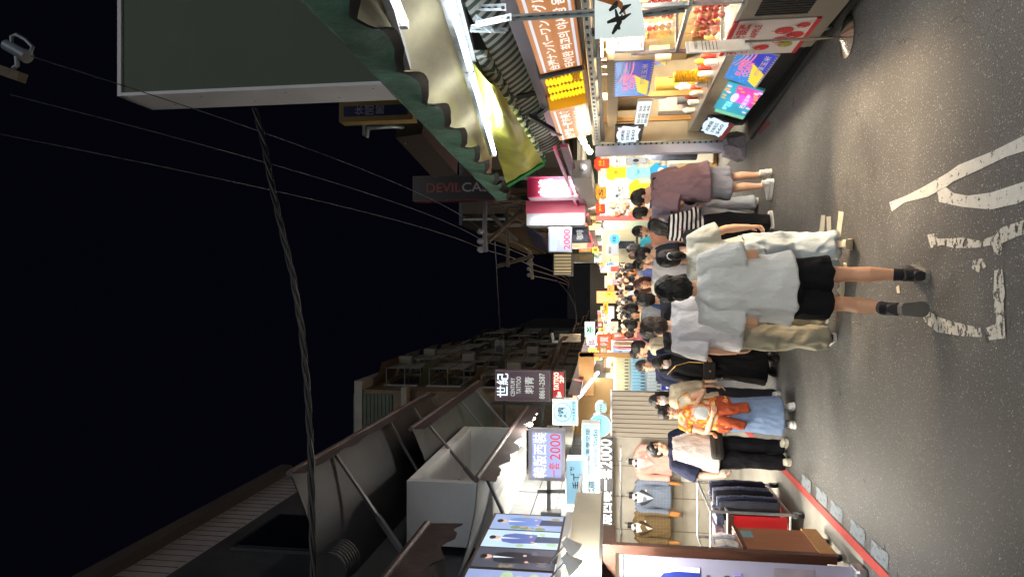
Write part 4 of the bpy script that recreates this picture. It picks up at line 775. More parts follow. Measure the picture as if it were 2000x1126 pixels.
pb = thing('poster_lightbox', 'backlit poster box showing three outdoor fashion photos', 'poster box', fr.p(w/2, 0)); MB().fbox(fr, -1.2, w+.03, -.03, h+.03, -.16, 0).build('casing', mat('trim_brown', '4a3a32', .5), pb)
def scene(fr, a0, a1, h, bg, body, legs, extra, parent):
    """one printed photo: a standing figure before a blurred background"""
    m = MB(); w = a1-a0; A = lambda u, v: (a0+u*w, v*h)
    m.poly(fr, [A(0, 0), A(1, 0), A(1, 1), A(0, 1)], .006, 0)
    for i in range(22): u, v = rnd.random(), rnd.random()*.75; m.disc(fr, a0+(.08+u*.84)*w, (.06+v*.8)*h, w*rnd.uniform(.05, .12), h*rnd.uniform(.02, .08), .0075+i*.0001, 9, 1 if i % 2 else 2)
    m.poly(fr, [A(.33, .0), A(.66, .0), A(.68, .4), A(.3, .4)], .0105, 4); m.poly(fr, [A(.24, .32), A(.76, .3), A(.8, .6), A(.7, .74), A(.56, .77), A(.44, .77), A(.28, .74), A(.2, .6)], .0115, 3)
    m.poly(fr, [A(.45, .77), A(.55, .77), A(.5, .5)], .0125, 7); m.disc(fr, a0+.5*w, .845*h, w*.1, h*.065, .0125, 14, 5); m.disc(fr, a0+.5*w, .89*h, w*.11, h*.045, .0135, 14, 6); m.disc(fr, a0+.3*w, .34*h, w*.05, h*.025, .0135, 8, 5); m.disc(fr, a0+.62*w, .38*h, w*.05, h*.025, .0135, 8, 5)
    m.build('poster', [emit('poster_%s' % c, c, 1.1) for c in (bg, extra[0], extra[1], body, legs, 'd9ad9c', '241c1c', 'd8dfe8')], parent)
scene(fr, .03, w*.33, h, '4a4d58', '23262e', '1c1e24', ('83795c', '5b5f6a'), pb); scene(fr, w*.35, w*.66, h, 'bcd5ee', '5c6dab', '394766', ('a8c5a0', 'dfe6d8'), pb); scene(fr, w*.68, w*.99, h, '93a8cf', '6c86c4', '2e3550', ('7f8b58', 'b3a27c'), pb)
scene(fr, -1.0, -.02, h, '8f9fc9', '5c6dab', '394766', ('a8c5a0', 'dfe6d8'), pb)
MB().fbox(fr, -1.2, w+.03, -.09, -.03, -.1, .05).build('lower_ledge', white_paint, pb)
fr, w, h = LW(-2.40, 1080, 1150, 1126, 1104); t = thing('corner_sign', 'white and yellow corner sign under the poster box', 'sign', fr.p(0, 0)); MB().fbox(fr, -1, w, 0, h, -.05, 0).build('panel', face_white, t); MB().fbox(fr, w*.3, w*.8, h*.3, h*.7, 0, .004).build('colour_patch', mat('patch_yellow', 'c98f1e', .5), t)
lettering(fr, '韓', w*-.8, h*.1, w*.9, h*.6, ink, t)

# wall of blocks behind, canopy box and the awnings
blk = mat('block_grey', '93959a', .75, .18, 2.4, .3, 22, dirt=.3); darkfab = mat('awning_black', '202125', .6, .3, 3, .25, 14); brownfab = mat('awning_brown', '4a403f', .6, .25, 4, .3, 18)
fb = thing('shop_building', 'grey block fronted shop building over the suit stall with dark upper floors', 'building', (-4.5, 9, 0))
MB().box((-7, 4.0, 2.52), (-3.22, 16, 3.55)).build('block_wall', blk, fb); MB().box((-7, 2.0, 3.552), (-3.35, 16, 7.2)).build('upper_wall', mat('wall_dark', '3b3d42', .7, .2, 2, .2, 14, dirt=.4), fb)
for z in (2.86, 3.2): MB().box((-3.219, 4, z), (-3.214, 16, z+.012)).build('block_joint', mat('joint_charcoal', '3c3d40', .9), fb)  # dark joint lines between the blocks
for k in range(9): MB().box((-3.219, 5.2+k*1.1, 2.53), (-3.214, 5.212+k*1.1, 3.54)).build('block_joint', mat('joint_charcoal', '3c3d40', .9), fb)
for k in range(4):
    y = 5.5+k*2.6; wn = MB().box((-3.345, y, 5.6), (-3.3, y+1.3, 6.9)).build('window_frame', dsteel, fb); MB().box((-3.31, y+.06, 5.66), (-3.292, y+1.24, 6.84)).build('pane', mat('dark_glass', '0f1216', .12), wn)
# white canopy box
Yb0, Xb = 8.3, -2.42; cb = thing('canopy_box', 'white open-sided rendered canopy box between the black awnings and the lower awning', 'canopy', (-2.8, 9.6, 3.6)); zt, zb = 4.62, 3.52; Yb1 = 11.6
MB().box((-3.22, Yb0, zb), (Xb, Yb0+.12, zt)).build('end_face', mat('render_shaded', 'a9abae', .7, .08, 2, dirt=.12), cb); MB().box((-3.22, Yb0+.12, zt-.14), (Xb, Yb1, zt)).build('top_slab', white_paint, cb); MB().box((-3.22, Yb1, zb), (Xb, Yb1+.12, zt)).build('end_face', white_paint, cb)  # near end face coloured greyer, its shade put into the material
MB().box((-3.22, Yb0+.12, zb), (-3.15, Yb1, zt-.14)).build('back_panel', white_paint, cb); MB().box((-3.15, Yb0+.12, zb), (Xb-.3, Yb1, zb+.08)).build('floor_slab', white_paint, cb)
def awning(name, label, X0, Z0, Y0, Y1, X1, Z1, fab, val, drop, arms, sag=.05, edge=.0):
    """fabric sheet from the front roller back to the wall, with a valance and folding arms"""
    t = thing(name, label, 'awning', ((X0+X1)/2, (Y0+Y1)/2, min(Z0, Z1))); n, k = 26, 8; m = MB()
    def P(i, j, off=0):
        u, v = i/n, j/k; return V((lerp(X0, X1, v), lerp(Y0, Y1, u), lerp(Z0, Z1, v)-sag*math.sin(PI*v)*(1+.25*noise.noise(V((u*6, v*2, Z0))))+off))
    for o in (0, .012):
        for i in range(n+1):
            for j in range(k+1): m.v.append(P(i, j, o))
    q = (n+1)*(k+1)
    for i in range(n):
        for j in range(k): a = i*(k+1)+j; m.f += [(a, a+1, a+k+2, a+k+1), (q+a, q+a+k+1, q+a+k+2, q+a+1)]; m.m += [0, 0]
    m.build('canopy_sheet', fab, t, smooth=True)
    v = MB(); nn = 60
    for off in (0, .008):
        for i in range(nn+1):
            u = i/nn; y = lerp(Y0, Y1, u); wv = .02*noise.noise(V((y*2.4, Z0, 0))); s2 = edge*(noise.noise(V((y*3.1, 7, Z0)))+.4*noise.noise(V((y*9, 2, Z0)))) + .02*noise.noise(V((y*5, 3, Z0)))
            for r in range(4): f = r/3; v.v.append(V((X0+(off if X0 < 0 else -off)+wv*f*1.6*(1 if X0 < 0 else -1), y, Z0+.01-(drop+s2)*f)))
    q = (nn+1)*4
    for i in range(nn):
        for r in range(3): a = i*4+r; v.f += [(a, a+1, a+5, a+4), (q+a, q+a+4, q+a+5, q+a+1)]; v.m += [0, 0]
    v.build('valance', val, t, smooth=True)
    MB().tube([(X0, Y0, Z0+.02), (X0, Y1, Z0+.02)], .035, 10).build('front_bar', val, t, smooth=True)
    for y, d in arms:
        p0 = V((X0, y, Z0-.03)); p2 = V((X1, y+d, Z1-.75)); MB().bar(p0, lerp(p0, p2, .55), .05, .03).build('arm', mat('arm_metal', '5c5d62', .45, .2, 8, metal=.3), t); MB().bar(lerp(p0, p2, .53), p2, .065, .05).build('arm', MATS['arm_metal'], t)
    return t
awning('awning', 'largest black awning high over the suit stall with folding arms', -1.9, 5.33, 6.6, 12.0, -3.34, 5.05, darkfab, brownfab, .16, ((7.6, .1), (9.6, -.3), (10.8, -.2)), .12)
awning('awning', 'second black awning beyond the white canopy box, with pale folding arms', -2.0, 4.88, 9.4, 14.4, -3.34, 4.5, darkfab, brownfab, .2, ((10.0, .2), (12.2, .2), (13.6, .2)), .08)
awning('awning', 'low brown awning with a torn valance just above the LED suit sign', -2.1, 3.52, 7.35, 12.0, -3.2, 3.75, mat('awning_under', 'a8aeb4', .6, .15, 4, .2, 14), brownfab, .2, ((7.6, .1),), .05, .09)
awning('awning', 'short crumpled dark awning at the near end above the poster box', -2.15, 3.72, 4.4, 6.05, -3.2, 3.8, darkfab, mat('vinyl_brown', '3a2f2c', .35, .4, 8, .6, 12), .30, (), .2, .12)
# lamps tucked in the low awning's torn end
lt = thing('bulb_row', 'row of bare bulbs glowing in the torn end of the low brown awning', 'lamp', atx(1042, 812, -2.16))
for yv in (806, 816, 828): p = atx(1040+(yv-816)*-.45, yv, -2.16); MB().ell(p, (.035, .08, .05), 12, 8).build('bulb', bulb, lt, smooth=True)
point('bulb_row_light', atx(1050, 816, -1.9), 40, (1, .95, .86), .08)
cbx = thing('junction_coil', 'black ribbed fan housing strapped under the big awning', 'fan', atx(660, 1095, -2.5)); pz = atx(655, 1100, -2.5)
MB().tube([pz+V((0, -.16, 0)), pz+V((0, .16, 0))], .16, 24).build('housing', rubber, cbx, smooth=True)
for k in range(7): MB().tube([pz+V((.17*math.cos(.0), -.15+.05*k, 0))+V((.165*math.cos(a*PI/8)-.17, 0, .165*math.sin(a*PI/8))) for a in range(17)], .01, 5, cap=False).build('rib', black_paint, cbx)
# ---- lit signs on the left -----------------------------------------------------------------------
fr, w, h = FC(8.9, 1032, 1103, 838, 938)
sign('led_sign', 'lavender LED sign with dotted white characters and red 2000 beside the low brown awning', 'LED sign', fr, w, h, .12, face_lav, mat('frame_lavender', 'd6d6e4', .4, .05, 3), [('韓版西裝', .06, .50, .88, .36, led_w, .0), ('一套', .08, .14, .28, .30, led_r, .0), ('2000', .42, .12, .50, .28, led_r, .0)], .05)
t = thing('sign_bracket', 'grey steel post and arm carrying the LED suit sign', 'bracket', at(1090, 985, 8.95)); c0 = at(1072, 962, 8.95); c1 = at(1072, 1004, 8.95)
MB().bar(V((fr.O.x, 8.95, c0.z)), c1, .05).build('arm', grey_paint, t); MB().bar(at(1050, 958, 8.95), at(1104, 958, 8.95), .05).build('upright', grey_paint, t); MB().box((c1.x-.09, 8.86, c1.z-.16), (c1.x+.06, 9.04, c1.z+.1)).build('wall_box', grey_paint, t, bevel=.01); MB().bar(c1, V((-3.2, 8.95, c1.z)), .06).build('stub', grey_paint, t)
fr, w, h = FC(9.6, 1106, 1148, 898, 985); t = sign('lightbox', 'long pale blue lightbox with thin handwritten strokes beneath the LED suit sign', 'lightbox', fr, w, h, .3, face_blue, plastic_w, [('手工', .36, .30, .34, .42, ink_grey), ('訂製', .66, .62, .2, .2, ink_grey)], .01)
fr, w, h = FC(10.2, 1136, 1172, 826, 966); t = sign('lightbox', 'wide pale blue beauty studio lightbox above the suit stall letters', 'lightbox', fr, w, h, .25, face_blue, plastic_w, [('繡', .04, .25, .16, .5, ink_teal), ('三秒紋美學空間', .30, .54, .62, .24, ink_grey), ('Tradition Studio', .30, .14, .62, .26, ink_teal)], .01)
fr, w, h = FC(11.0, 1079, 1129, 779, 830); t = sign('lightbox', 'square rounded lightbox with a ringed character between the tattoo sign and the LED sign', 'lightbox', fr, w, h, .18, face_blue, plastic_w, [('繡', .3, .42, .4, .38, ink_teal, .02), ('三秒紋美學空間', .08, .10, .84, .13, ink_teal)], .02)
m = MB(); R_ = w*.36
for k in range(40): a, b = 2*PI*k/40, 2*PI*(k+1)/40; m.add([fr.p(w/2+R_*c*math.cos(q2), h*.6+R_*c*math.sin(q2)*h/w*.98, .011) for c, q2 in ((1, a), (1, b), (.94, b), (.94, a))], [(0, 1, 2, 3)])
m.build('ring', ink_teal, t)
def drum(y0, y1, x0, x1, Y, face, label, txt):
    c = at((x0+x1)/2, (y0+y1)/2, Y); r = (y1-y0)/2/FOC*Y; t = thing('drum_sign', label, 'drum sign', c)
    MB().tube([c+V((.0, .12, 0)), c+V((0, -.12, 0))], r, 32).build('drum', plastic_w, t, bevel=.006); f = Fr(c+V((0, -.121, 0)), (1, 0, 0)); MB().disc(f, 0, 0, r*.93, d=.003, n=32).build('panel', face, t); lettering(f, txt, -r*.6, -r*.12, r*1.2, r*.36, ink_teal, t, d=.007)
    MB().bar(c+V((-r, .05, 0)), V((-2.9, c.y+.05, c.z)), .04).build('arm', grey_paint, t)
drum(806, 850, 1150, 1194, 11.6, emit('panel_sky', '6fc3e4', .95), 'round sky blue drum sign beside the beige grooved panel', 'TATTOO'); drum(783, 806, 1156, 1192, 12.6, emit('panel_mint', 'a8d8d0', .8), 'smaller mint and white drum sign behind the sky blue one', 'mi')
fr, w, h = FC(14.2, 967, 1075, 723, 783); purple = mat('sign_plum', '5a4757', .45, .06, 2)
t = sign('tattoo_sign', 'tall plum tattoo parlour sign with white calligraphy and phone number', 'sign', fr, w, h, .22, purple, mat('plum_edge', '7d6a7a', .5), [('世紀', .12, .76, .78, .21, emit('led_ice', 'dff6ff', 1.5, sample=False), .012), ('CENTURY', .16, .64, .6, .075, emit('sign_pale', 'cfd3d0', .8, sample=False)), ('TATTOO', .24, .53, .56, .08, MATS['sign_pale']), ('刺青', .25, .30, .55, .16, MATS['sign_pale']), ('8861-2587', .1, .1, .82, .1, MATS['sign_pale'])], .02)
fr, w, h = FC(14.19, 1077, 1104, 723, 783); sign('led_sign', 'small red LED board reading TATTOO 2F under the plum sign', 'LED sign', fr, w, h, .16, emit('led_red_dark', 'a00414', .9), black_paint, [('TATTOO', .36, .46, .58, .36, emit('led_hot', 'ffb4a0', 3, sample=False), .03), ('2F', .6, .1, .24, .3, MATS['led_hot'], .03), ('⇐', .05, .25, .26, .4, MATS['led_hot'], .02)], .03)
MB_ = thing('steel_scaffold', 'dark steel scaffold holding up the plum tattoo sign', 'frame', at(1050, 790, 14.4))
for xv in (985, 1060, 1095): MB().bar(at(xv, 778, 14.35), at(xv, 860, 14.35), .06).build('strut', dsteel, MB_)
MB().bar(at(960, 786, 14.36), at(1130, 790, 14.36), .06).build('upright', dsteel, MB_)

# ---- beige grooved panel and the shops beyond ------------------------------------------------------
bp_ = thing('grooved_panel', 'beige grooved slat-wall panel at the end of the suit stall', 'panel', (-2.4, EW-.1, 0)); x0, x1 = at(1300, 854, EW-.15).x, at(1300, 765, EW-.15).x; zt = at(1195, 810, EW-.15).z
beige = mat('slatwall_beige', '94897a', .5, .05, 3); MB().box((x0, EW-.16, .02), (x1, EW-.1, zt)).build('board', mat('slat_groove', '6f6552', .7), bp_)
n = 10
for k in range(n): a = x0+(x1-x0)*k/n; MB().box((a+.006, EW-.18, .03), (a+(x1-x0)/n-.006, EW-.159, zt-.01)).build('slat', beige, bp_, bevel=.002)
MB().box((x0-.02, EW-.19, zt-.004), (x1+.02, EW-.09, zt+.03)).build('cap', steel, bp_)
# ---- left shops beyond the panel -----------------------------------------------------------------
YP = 14.6; ps = thing('phone_case_shop', 'timber framed accessory shop lit warmly beyond the beige grooved panel', 'shop', (-2.9, YP, 0)); warm_wood = mat('warm_wood', 'a9783d', .5, .15, 4, stretch=(5, 5, .6))
xr = at(1300, 690, YP).x; fl = X_(770, YP)
MB().box((-5, YP+.5, 0), (fl+.3, YP+.6, 2.9)).build('back_wall', mat('shop_wall', 'b08a55', .6, .1, 3), ps); MB().box((fl-.02, YP, 2.42), (xr, YP+.12, 2.75)).build('header', warm_wood, ps, bevel=.01)
MB().box((xr-.1, YP, 0), (xr, YP+.14, 2.74)).build('post', warm_wood, ps, bevel=.01); MB().box((fl, YP+.3, 0), (xr-.1, YP+.4, .9)).build('counter', warm_wood, ps, bevel=.01)
case_cols = ('d2ca9a', '7fb7cf', 'c9d6d8', '5b9ec4', 'e3e0d2', '8fc1b0', 'b7a5cf')
grid = thing('display_rack', 'pegboard display rack covered in small phone case packets', 'display rack', (fl+.3, YP+.26, .9)); x0, x1, z0, z1 = fl+.02, xr-.12, at(1330, 742, YP+.2).z, at(1198, 742, YP+.2).z
MB().box((x0, YP+.22, z0), (x1, YP+.26, z1)).build('pegboard', plastic_w, grid)
for r in range(4):
    zz = z1-(r+1)*(z1-z0)/4.2
    for k in range(11):
        ww = (x1-x0)/11; o = MB().box((x0+k*ww+.01, YP+.17, zz), (x0+(k+1)*ww-.008, YP+.2, zz+(z1-z0)/4.9)); o.box((x0+k*ww+.02, YP+.165, zz+.02), (x0+(k+.6)*ww, YP+.1695, zz+.1), 1)
        tag(o.build('case_packet', [mat('case_'+case_cols[(r+k*(r == 3)) % 7], case_cols[(r+k*(r == 3)) % 7], .3, .2, 30), ink]), ('yellow', 'blue', 'white', 'mixed colour')[r]+' phone case packet in '+('the top', 'the second', 'the third', 'the lowest')[r]+' row of the pegboard rack', 'packet', 'phone case packets, row '+('one', 'two', 'three', 'four')[r])
fr, w, h = FC(YP-.1, 1292, 1335, 728, 762); sign('poster', 'deep blue poster standing below the phone case rack', 'poster', fr, w, h, .03, emit('panel_deepblue', '3a3f9e', .5), black_paint, [('SALE', .1, .6, .8, .2, led_w), ('手機殼', .1, .25, .8, .25, led_w)], .005)
fr, w, h = FC(YP+1.2, 1200, 1260, 696, 718); t = thing('wall_cabinet', 'honey coloured wooden wall cabinet beside the phone case rack', 'cabinet', fr.p(w/2, 0)); MB().fbox(fr, 0, w, 0, h, -.4, 0).build('carcass', warm_wood, t, bevel=.01); MB().fbox(fr, .03, w-.03, .05, h-.05, 0, .015).build('door', mat('honey_wood', 'd0a15e', .45, .1, 4), t, bevel=.005)
area('phone_shop_light', (-2.3, YP-.5, 2.9), (-2.6, YP+.4, 1.2), .9, 60, (1, .88, .66))
# next stall: clothes hung out, blue framed poster, orange banners
YQ = 18
for k in range(8):
    c = at(1240, 690-k*4.2, YQ-.5-k*.1); tag(MB().rings([(c.x, c.y, 1.3+.05*(k % 3), .022, .2), (c.x, c.y, 1.85, .026, .2), (c.x, c.y, 1.96, .02, .12), (c.x, c.y, 2.02, .01, .03)], 10).build('hanging_garment', cloth('garment_%d' % (k % 4), ('d6cfc2', 'a08468', 'e0dcd6', 'b5666a')[k % 4]), smooth=True), 'pale garment on the crowded rail beyond the honey wood cabinet', 'garment', 'pale garments on a rail beyond the wood cabinet')
fr, w, h = FC(17.2, 1196, 1245, 674, 692); t = sign('poster', 'blue bordered poster beside the rail of pale garments', 'poster', fr, w, h, .04, emit('panel_blueframe', '7f9fd8', .8), face_blue, [('NEW', .2, .6, .6, .15, ink)], .03)
for (x0, x1, y0, y1, Y, col, lb, tx) in ((1166, 1194, 652, 684, 17.5, 'f0562a', 'orange-red cloth banner over the garment rail on the left row', '特賣'), (1194, 1222, 650, 664, 18.5, 'e2572e', 'small orange banner beside the white garments on the left row', '$199'),
                                     (1170, 1186, 676, 700, 16.6, 'c79a2c', 'mustard hanging banner next to the orange-red banner', '優惠'), (1166, 1178, 628, 640, 24, '8b2f34', 'maroon round-cornered sign over the left row far along', '茶'), (1176, 1190, 622, 634, 25, 'd8d2c0', 'pale checked sign over the left row far along', '鞋'),
                                     (1178, 1188, 590, 612, 28, 'e0a020', 'amber vertical sign in the far centre of the lane', '飲料'), (1182, 1198, 570, 580, 30, 'f0c030', 'bright yellow sign in the far centre of the lane', '小吃'), (1186, 1200, 556, 568, 27, 'f09038', 'glowing orange sign in the far centre above the crowd', '麵'),
                                     (1196, 1206, 545, 556, 26, 'ff9aa8', 'pink glowing sign above the far crowd', '酒'), (1186, 1202, 531, 545, 24, 'ffe9a0', 'cream glowing sign on the right row far along', '雞排'), (1192, 1208, 520, 530, 22, 'f25a48', 'red glowing sign on the right row far along', '熱'),
                                     (1186, 1200, 508, 518, 20, '8fb8ff', 'pale blue glowing sign on the right row far along', '冰'), (1174, 1182, 600, 625, 32, 'c8d8d0', 'wide pale sign across the far end of the lane', '士林'), (1190, 1204, 634, 648, 21, 'ffd9b0', 'warm white sign low on the left row far along', '包')):
    fr, w, h = FC(Y, x0, x1, y0, y1); lt_ = col in ('8b2f34', 'c79a2c'); sign('shop_sign', lb, 'sign', fr, w, h, .1, emit('far_'+col, col, .55 if lt_ else 1.3), black_paint, [(tx, .15, .2, .7, .6, MATS['sign_pale'] if lt_ or col in ('f0562a', 'e2572e') else ink, .02)], .01, 'small lit signs far down the lane')
# both far rows: stall bodies, canopies and lamps
frm = [mat('stall_wall_%d' % k, c, .7, .2, 3) for k, c in enumerate(('8f7d5f', '5c6468', 'a08f76', '6d4a3c', '77806e'))]
for k, (sd, Y0, dp, ht, xo, lb) in enumerate(((-1, 16.2, 3.2, 2.6, 2.45, 'stall with a lit front on the left row past the phone case shop'), (-1, 19.6, 3.4, 2.7, 2.3, 'second lit stall on the left row past the phone case shop'), (-1, 23.4, 4.5, 2.7, 2.2, 'third lit stall on the left row, past the phone case shop'), (-1, 28.5, 12, 2.8, 2.1, 'last lit stall at the far end of the left row'),
                                       (1, 17.0, 3.2, 2.6, 2.1, 'lit stall on the right row just past the cream partition'), (1, 20.6, 3.6, 2.7, 2.05, 'second lit stall on the right row past the cream partition'), (1, 24.6, 4.6, 2.7, 2.0, 'third lit stall on the right row past the cream partition'), (1, 29.6, 12, 2.8, 2.0, 'last lit stall at the far end of the right row'))):
    t = thing('market_stall', lb, 'stall', (sd*(xo+.8), Y0+dp/2, 0), 'lit stalls at the far end of the lane'); a, b = sd*(xo+.5), sd*(xo+2)
    MB().box((min(a, b), Y0, 0), (max(a, b), Y0+dp, ht+.4)).build('back_wall', frm[k % 5], t); MB().box((min(sd*xo, a), Y0+.1, 0), (max(sd*xo, a), Y0+dp-.1, .9)).build('counter', frm[(k+2) % 5], t, bevel=.01)
    c = MB(); c.add([(sd*(xo-.45), Y0, ht-.15), (sd*(xo-.45), Y0+dp, ht-.15), (sd*(xo+.6), Y0+dp, ht+.25), (sd*(xo+.6), Y0, ht+.25), (sd*(xo-.45), Y0, ht-.35), (sd*(xo-.45), Y0+dp, ht-.35)], [(0, 1, 2, 3), (4, 5, 1, 0)]); c.build('canopy', (brownfab, mat('canopy_green', '2f5a44', .6), mat('canopy_red', '6b2026', .6), mat('canopy_cream', 'a59b85', .6))[k % 4], t)
    for i in range(int(dp/1.1)):
        y = Y0+.5+i*1.1; MB().tube([(sd*xo, y, ht-.32), (sd*xo, y+.6, ht-.32)], .018, 8).build('tube_lamp', emit('tube_far', 'fff0d4', 16), t)
        for j in range(4): g = MB(); zc = 1.0+.28*j; g.box((min(a, a-sd*.12), y, zc), (max(a, a-sd*.12), y+.8, zc+.22)); g.build('goods', mat('goods_%d' % ((i+j+k) % 6), ('c9b37a', 'b0553c', '9ab0a0', 'd7d0c0', '7a6f9c', 'c98a3a')[(i+j+k) % 6], .6, .6, 9), t)
    area('stall_light', (sd*(xo+.1), Y0+dp/2, ht-.34), (sd*(xo-.6), Y0+dp/2, 0), .6, 80+dp*22, (1, .9, .72), dp*.8)
rnd2 = random.Random(3)
for k in range(16):                                        # strings of lamps under the far canopies
    sd = -1 if k % 2 else 1; Y = 18+k*1.25; p = V((sd*rnd2.uniform(1.45, 1.75), Y, rnd2.uniform(2.25, 2.45))); t = thing('hanging_lamp', 'bare white lamp hanging over the far crowd', 'lamp', p, 'bare lamps hanging over the far crowd')
    MB().ell(p, (.07, .07, .09), 10, 7).build('globe', emit('globe', 'fff4e0', 9), t, smooth=True); MB().bar(p+V((0, 0, .08)), p+V((0, 0, .5)), .012).build('cord', black_paint, t)
# fluorescent fitting and canopy roof over the phone shop
t = thing('fluorescent_light', 'long white tube light slanting above the phone case shop', 'tube light', atx(1130, 745, -1.95)); p0, p1 = atx(1133, 772, -1.95), atx(1168, 727, -1.95); MB().tube([p0, p1], .03, 10).build('tube', tube_cool, t); MB().bar(p0+V((-.05, 0, .05)), p1+V((-.05, 0, .05)), .07, .05).build('batten', white_paint, t)
area('phone_tube_light', lerp(p0, p1, .5)+V((0, 0, -.06)), lerp(p0, p1, .5)+V((.1, 0, -2)), .1, 26, (.96, .98, 1), (p1-p0).length)
t = thing('canopy_roof', 'maroon edged sheet canopy above the phone case shop', 'canopy', (-2.4, 15, 3)); a, b = atx(1128, 770, -1.9), atx(1152, 660, -1.9)
m = MB().add([a, b, b+V((-1.4, 0, .15)), a+V((-1.4, 0, .15))], [(0, 1, 2, 3)]); m.build('sheet', mat('sheet_green', '6f8478', .6, .2, 5), t); MB().bar(a+V((0, 0, .06)), b+V((0, 0, .06)), .04, .22).build('edge', mat('canopy_maroon', '4e1f2a', .5), t)
# air conditioners, box sign and pipe further along the left
t = thing('box_sign', 'blank cream box sign high over the left row with a white hook pipe', 'sign', at(1110, 662, 22)); fr, w, h = FC(22, 1092, 1134, 652, 668); MB().fbox(fr, 0, w, 0, h, -.2, 0).build('casing', mat('cream_box', 'b3a48c', .6), t, bevel=.02); MB().tube([at(1078, 650, 22), at(1080, 662, 22), at(1080, 667, 22), at(1095, 668, 22)], .05, 8).build('hook_pipe', white_paint, t, smooth=True)
def aircon(p, label, k=1.0, ax=1):
    t = thing('air_conditioner', label, 'air conditioner', p, 'air conditioners on the house fronts'); s = k
    MB().box((p.x-.42*s, p.y-.15*s, p.z), (p.x+.42*s, p.y+.15*s, p.z+.58*s)).build('casing', mat('ac_cream', '6a665c', .6, .12, 5, dirt=.3), t, bevel=.02)
    MB().disc(Fr((p.x-.12*s, p.y-.152*s, p.z+.29*s), (1, 0, 0)), 0, 0, .23*s, d=.004, n=24).build('fan_grille', dsteel, t); MB().box((p.x-.4*s, p.y-.12*s, p.z-.06*s), (p.x+.4*s, p.y+.12*s, p.z)).build('bracket', dsteel, t)
# ---- buildings over the left row ------------------------------------------------------------------
Y0 = 25.0; XA = at(692, 745, Y0).x-.3; zr = at(694, 745, Y0).z-.3
ap = thing('apartment_block', 'dim old apartment block with barred windows and a pale roof slab, left side', 'apartment block', (XA-3, 40, 0)); tile = mat('tile_brown', '695b49', .7, .3, 3, .3, 9, dirt=.5)
MB().box((XA-7, Y0, 2.9), (XA, 60, zr)).build('wall', tile, ap); MB().box((XA-7.2, Y0-.1, zr), (XA+.35, 60, zr+.3)).build('roof_slab', mat('slab_pale', '8f8a82', .7, .2, 1, dirt=.3), ap)
MB().box((XA-7, Y0-.06, 10.3), (XA-.15, Y0-.002, zr-.02)).build('corrugated_sheet', mat('corrugate_green', '4d5648', .6, .2, 2, dirt=.3), ap)
for k in range(10): MB().box((XA-7, Y0-.09, 10.4+k*.15), (XA-.15, Y0-.062, 10.46+k*.15)).build('corrugation', MATS['corrugate_green'], ap)
MB().box((XA-7, Y0-.5, 9.6), (XA+.2, Y0-.004, 9.8)).build('ledge', mat('slab_pale', '8f8a82'), ap)
for k in range(3): wn = MB().box((XA-1.9-k*1.6, Y0-.06, 6.6), (XA-.9-k*1.6, Y0-.005, 8.3)).build('window_frame', dsteel, ap); MB().box((XA-1.83-k*1.6, Y0-.075, 6.7), (XA-.97-k*1.6, Y0-.061, 8.2)).build('pane', mat('dark_glass', '0f1216'), wn)
gl = mat('dim_glass', '23272b', .15, .3, 3)
for f in range(4):
    for k in range(9):
        y = Y0+.8+k*3.6; z = 3.4+f*2.15; d = rnd2.choice((.35, .5, .7))
        z += rnd2.uniform(-.25, .25); y += rnd2.uniform(-.4, .4); wn = MB().box((XA, y, z), (XA+.05, y+2.2, z+1.4)).build('window_frame', mat('frame_alu', '7d7b74', .5), ap); MB().box((XA+.051, y+.1, z+.1), (XA+.06, y+2.1, z+1.3)).build('pane', gl, wn)
        cg = MB()
        for b in range(9): cg.bar((XA+d, y+.1+b*.25, z-.1), (XA+d, y+.1+b*.25, z+1.3), .03)
        for zz in (-.1, .55, 1.3): cg.bar((XA+d, y+.05, z+zz), (XA+d, y+2.15, z+zz), .04); cg.bar((XA, y+.08, z+zz), (XA+d, y+.08, z+zz), .03)
        cg.build('window_cage', mat('cage_grey', '5a564d', .6, .3, 9), wn)
        ag = MB().add([(XA, y-.1, z+1.75), (XA, y+2.4, z+1.75), (XA+d+.25, y+2.4, z+1.42), (XA+d+.25, y-.1, z+1.42)], [(0, 3, 2, 1)]); ag.build('window_hood', mat('hood_%d' % ((f*2+k) % 4), ('4a5a4c', '6f685c', '5a4a3c', '3f4a4e')[(f*2+k) % 4], .6, .3, 6, dirt=.4), wn)
for k, (y, z) in enumerate(((26.2, 5.5), (29.5, 8.0), (33.4, 5.6), (28, 10.4), (37.5, 7.9), (31.5, 10.3))): aircon(V((XA+.62, y, z)), 'weathered air conditioner unit hung on the left apartment block', .95)
# nearer house with pale parapet, far above the poster box
XN = -4.3; nh = thing('parapet_house', 'corner house with a pink-grey tiled parapet and corrugated cladding above the big awning', 'house', (XN-3, 12, 0)); zn = 9.35
MB().box((XN-5, 5, 7.21), (XN, 14.2, zn-1.0)).build('cladding', mat('clad_mauve', '6a6667', .6, .15, 2, dirt=.3), nh)
for k in range(5): MB().box((XN, 5, 7.3+k*.21), (XN+.03, 14.2, 7.42+k*.21)).build('cladding_rib', MATS['clad_mauve'], nh)
MB().box((XN-5, 5, zn-1.0), (XN+.2, 14.2, zn-.25)).build('parapet', mat('parapet_tile', 'a5a1a2', .6, .12, 4, dirt=.2), nh); MB().box((XN-5, 5, zn-.25), (XN+.38, 14.3, zn)).build('coping', mat('coping_dark', '4a4441', .7), nh)
for k in range(44): MB().box((XN+.2, 5+k*.21, zn-.98), (XN+.206, 5.012+k*.21, zn-.27)).build('tile_joint', mat('joint_charcoal', '3c3d40'), nh)  # dark joint lines between the parapet tiles
rf = thing('roof_railing', 'rusty frame railing on the roof behind the tiled parapet', 'railing', (XN-.3, 13, zn)); 
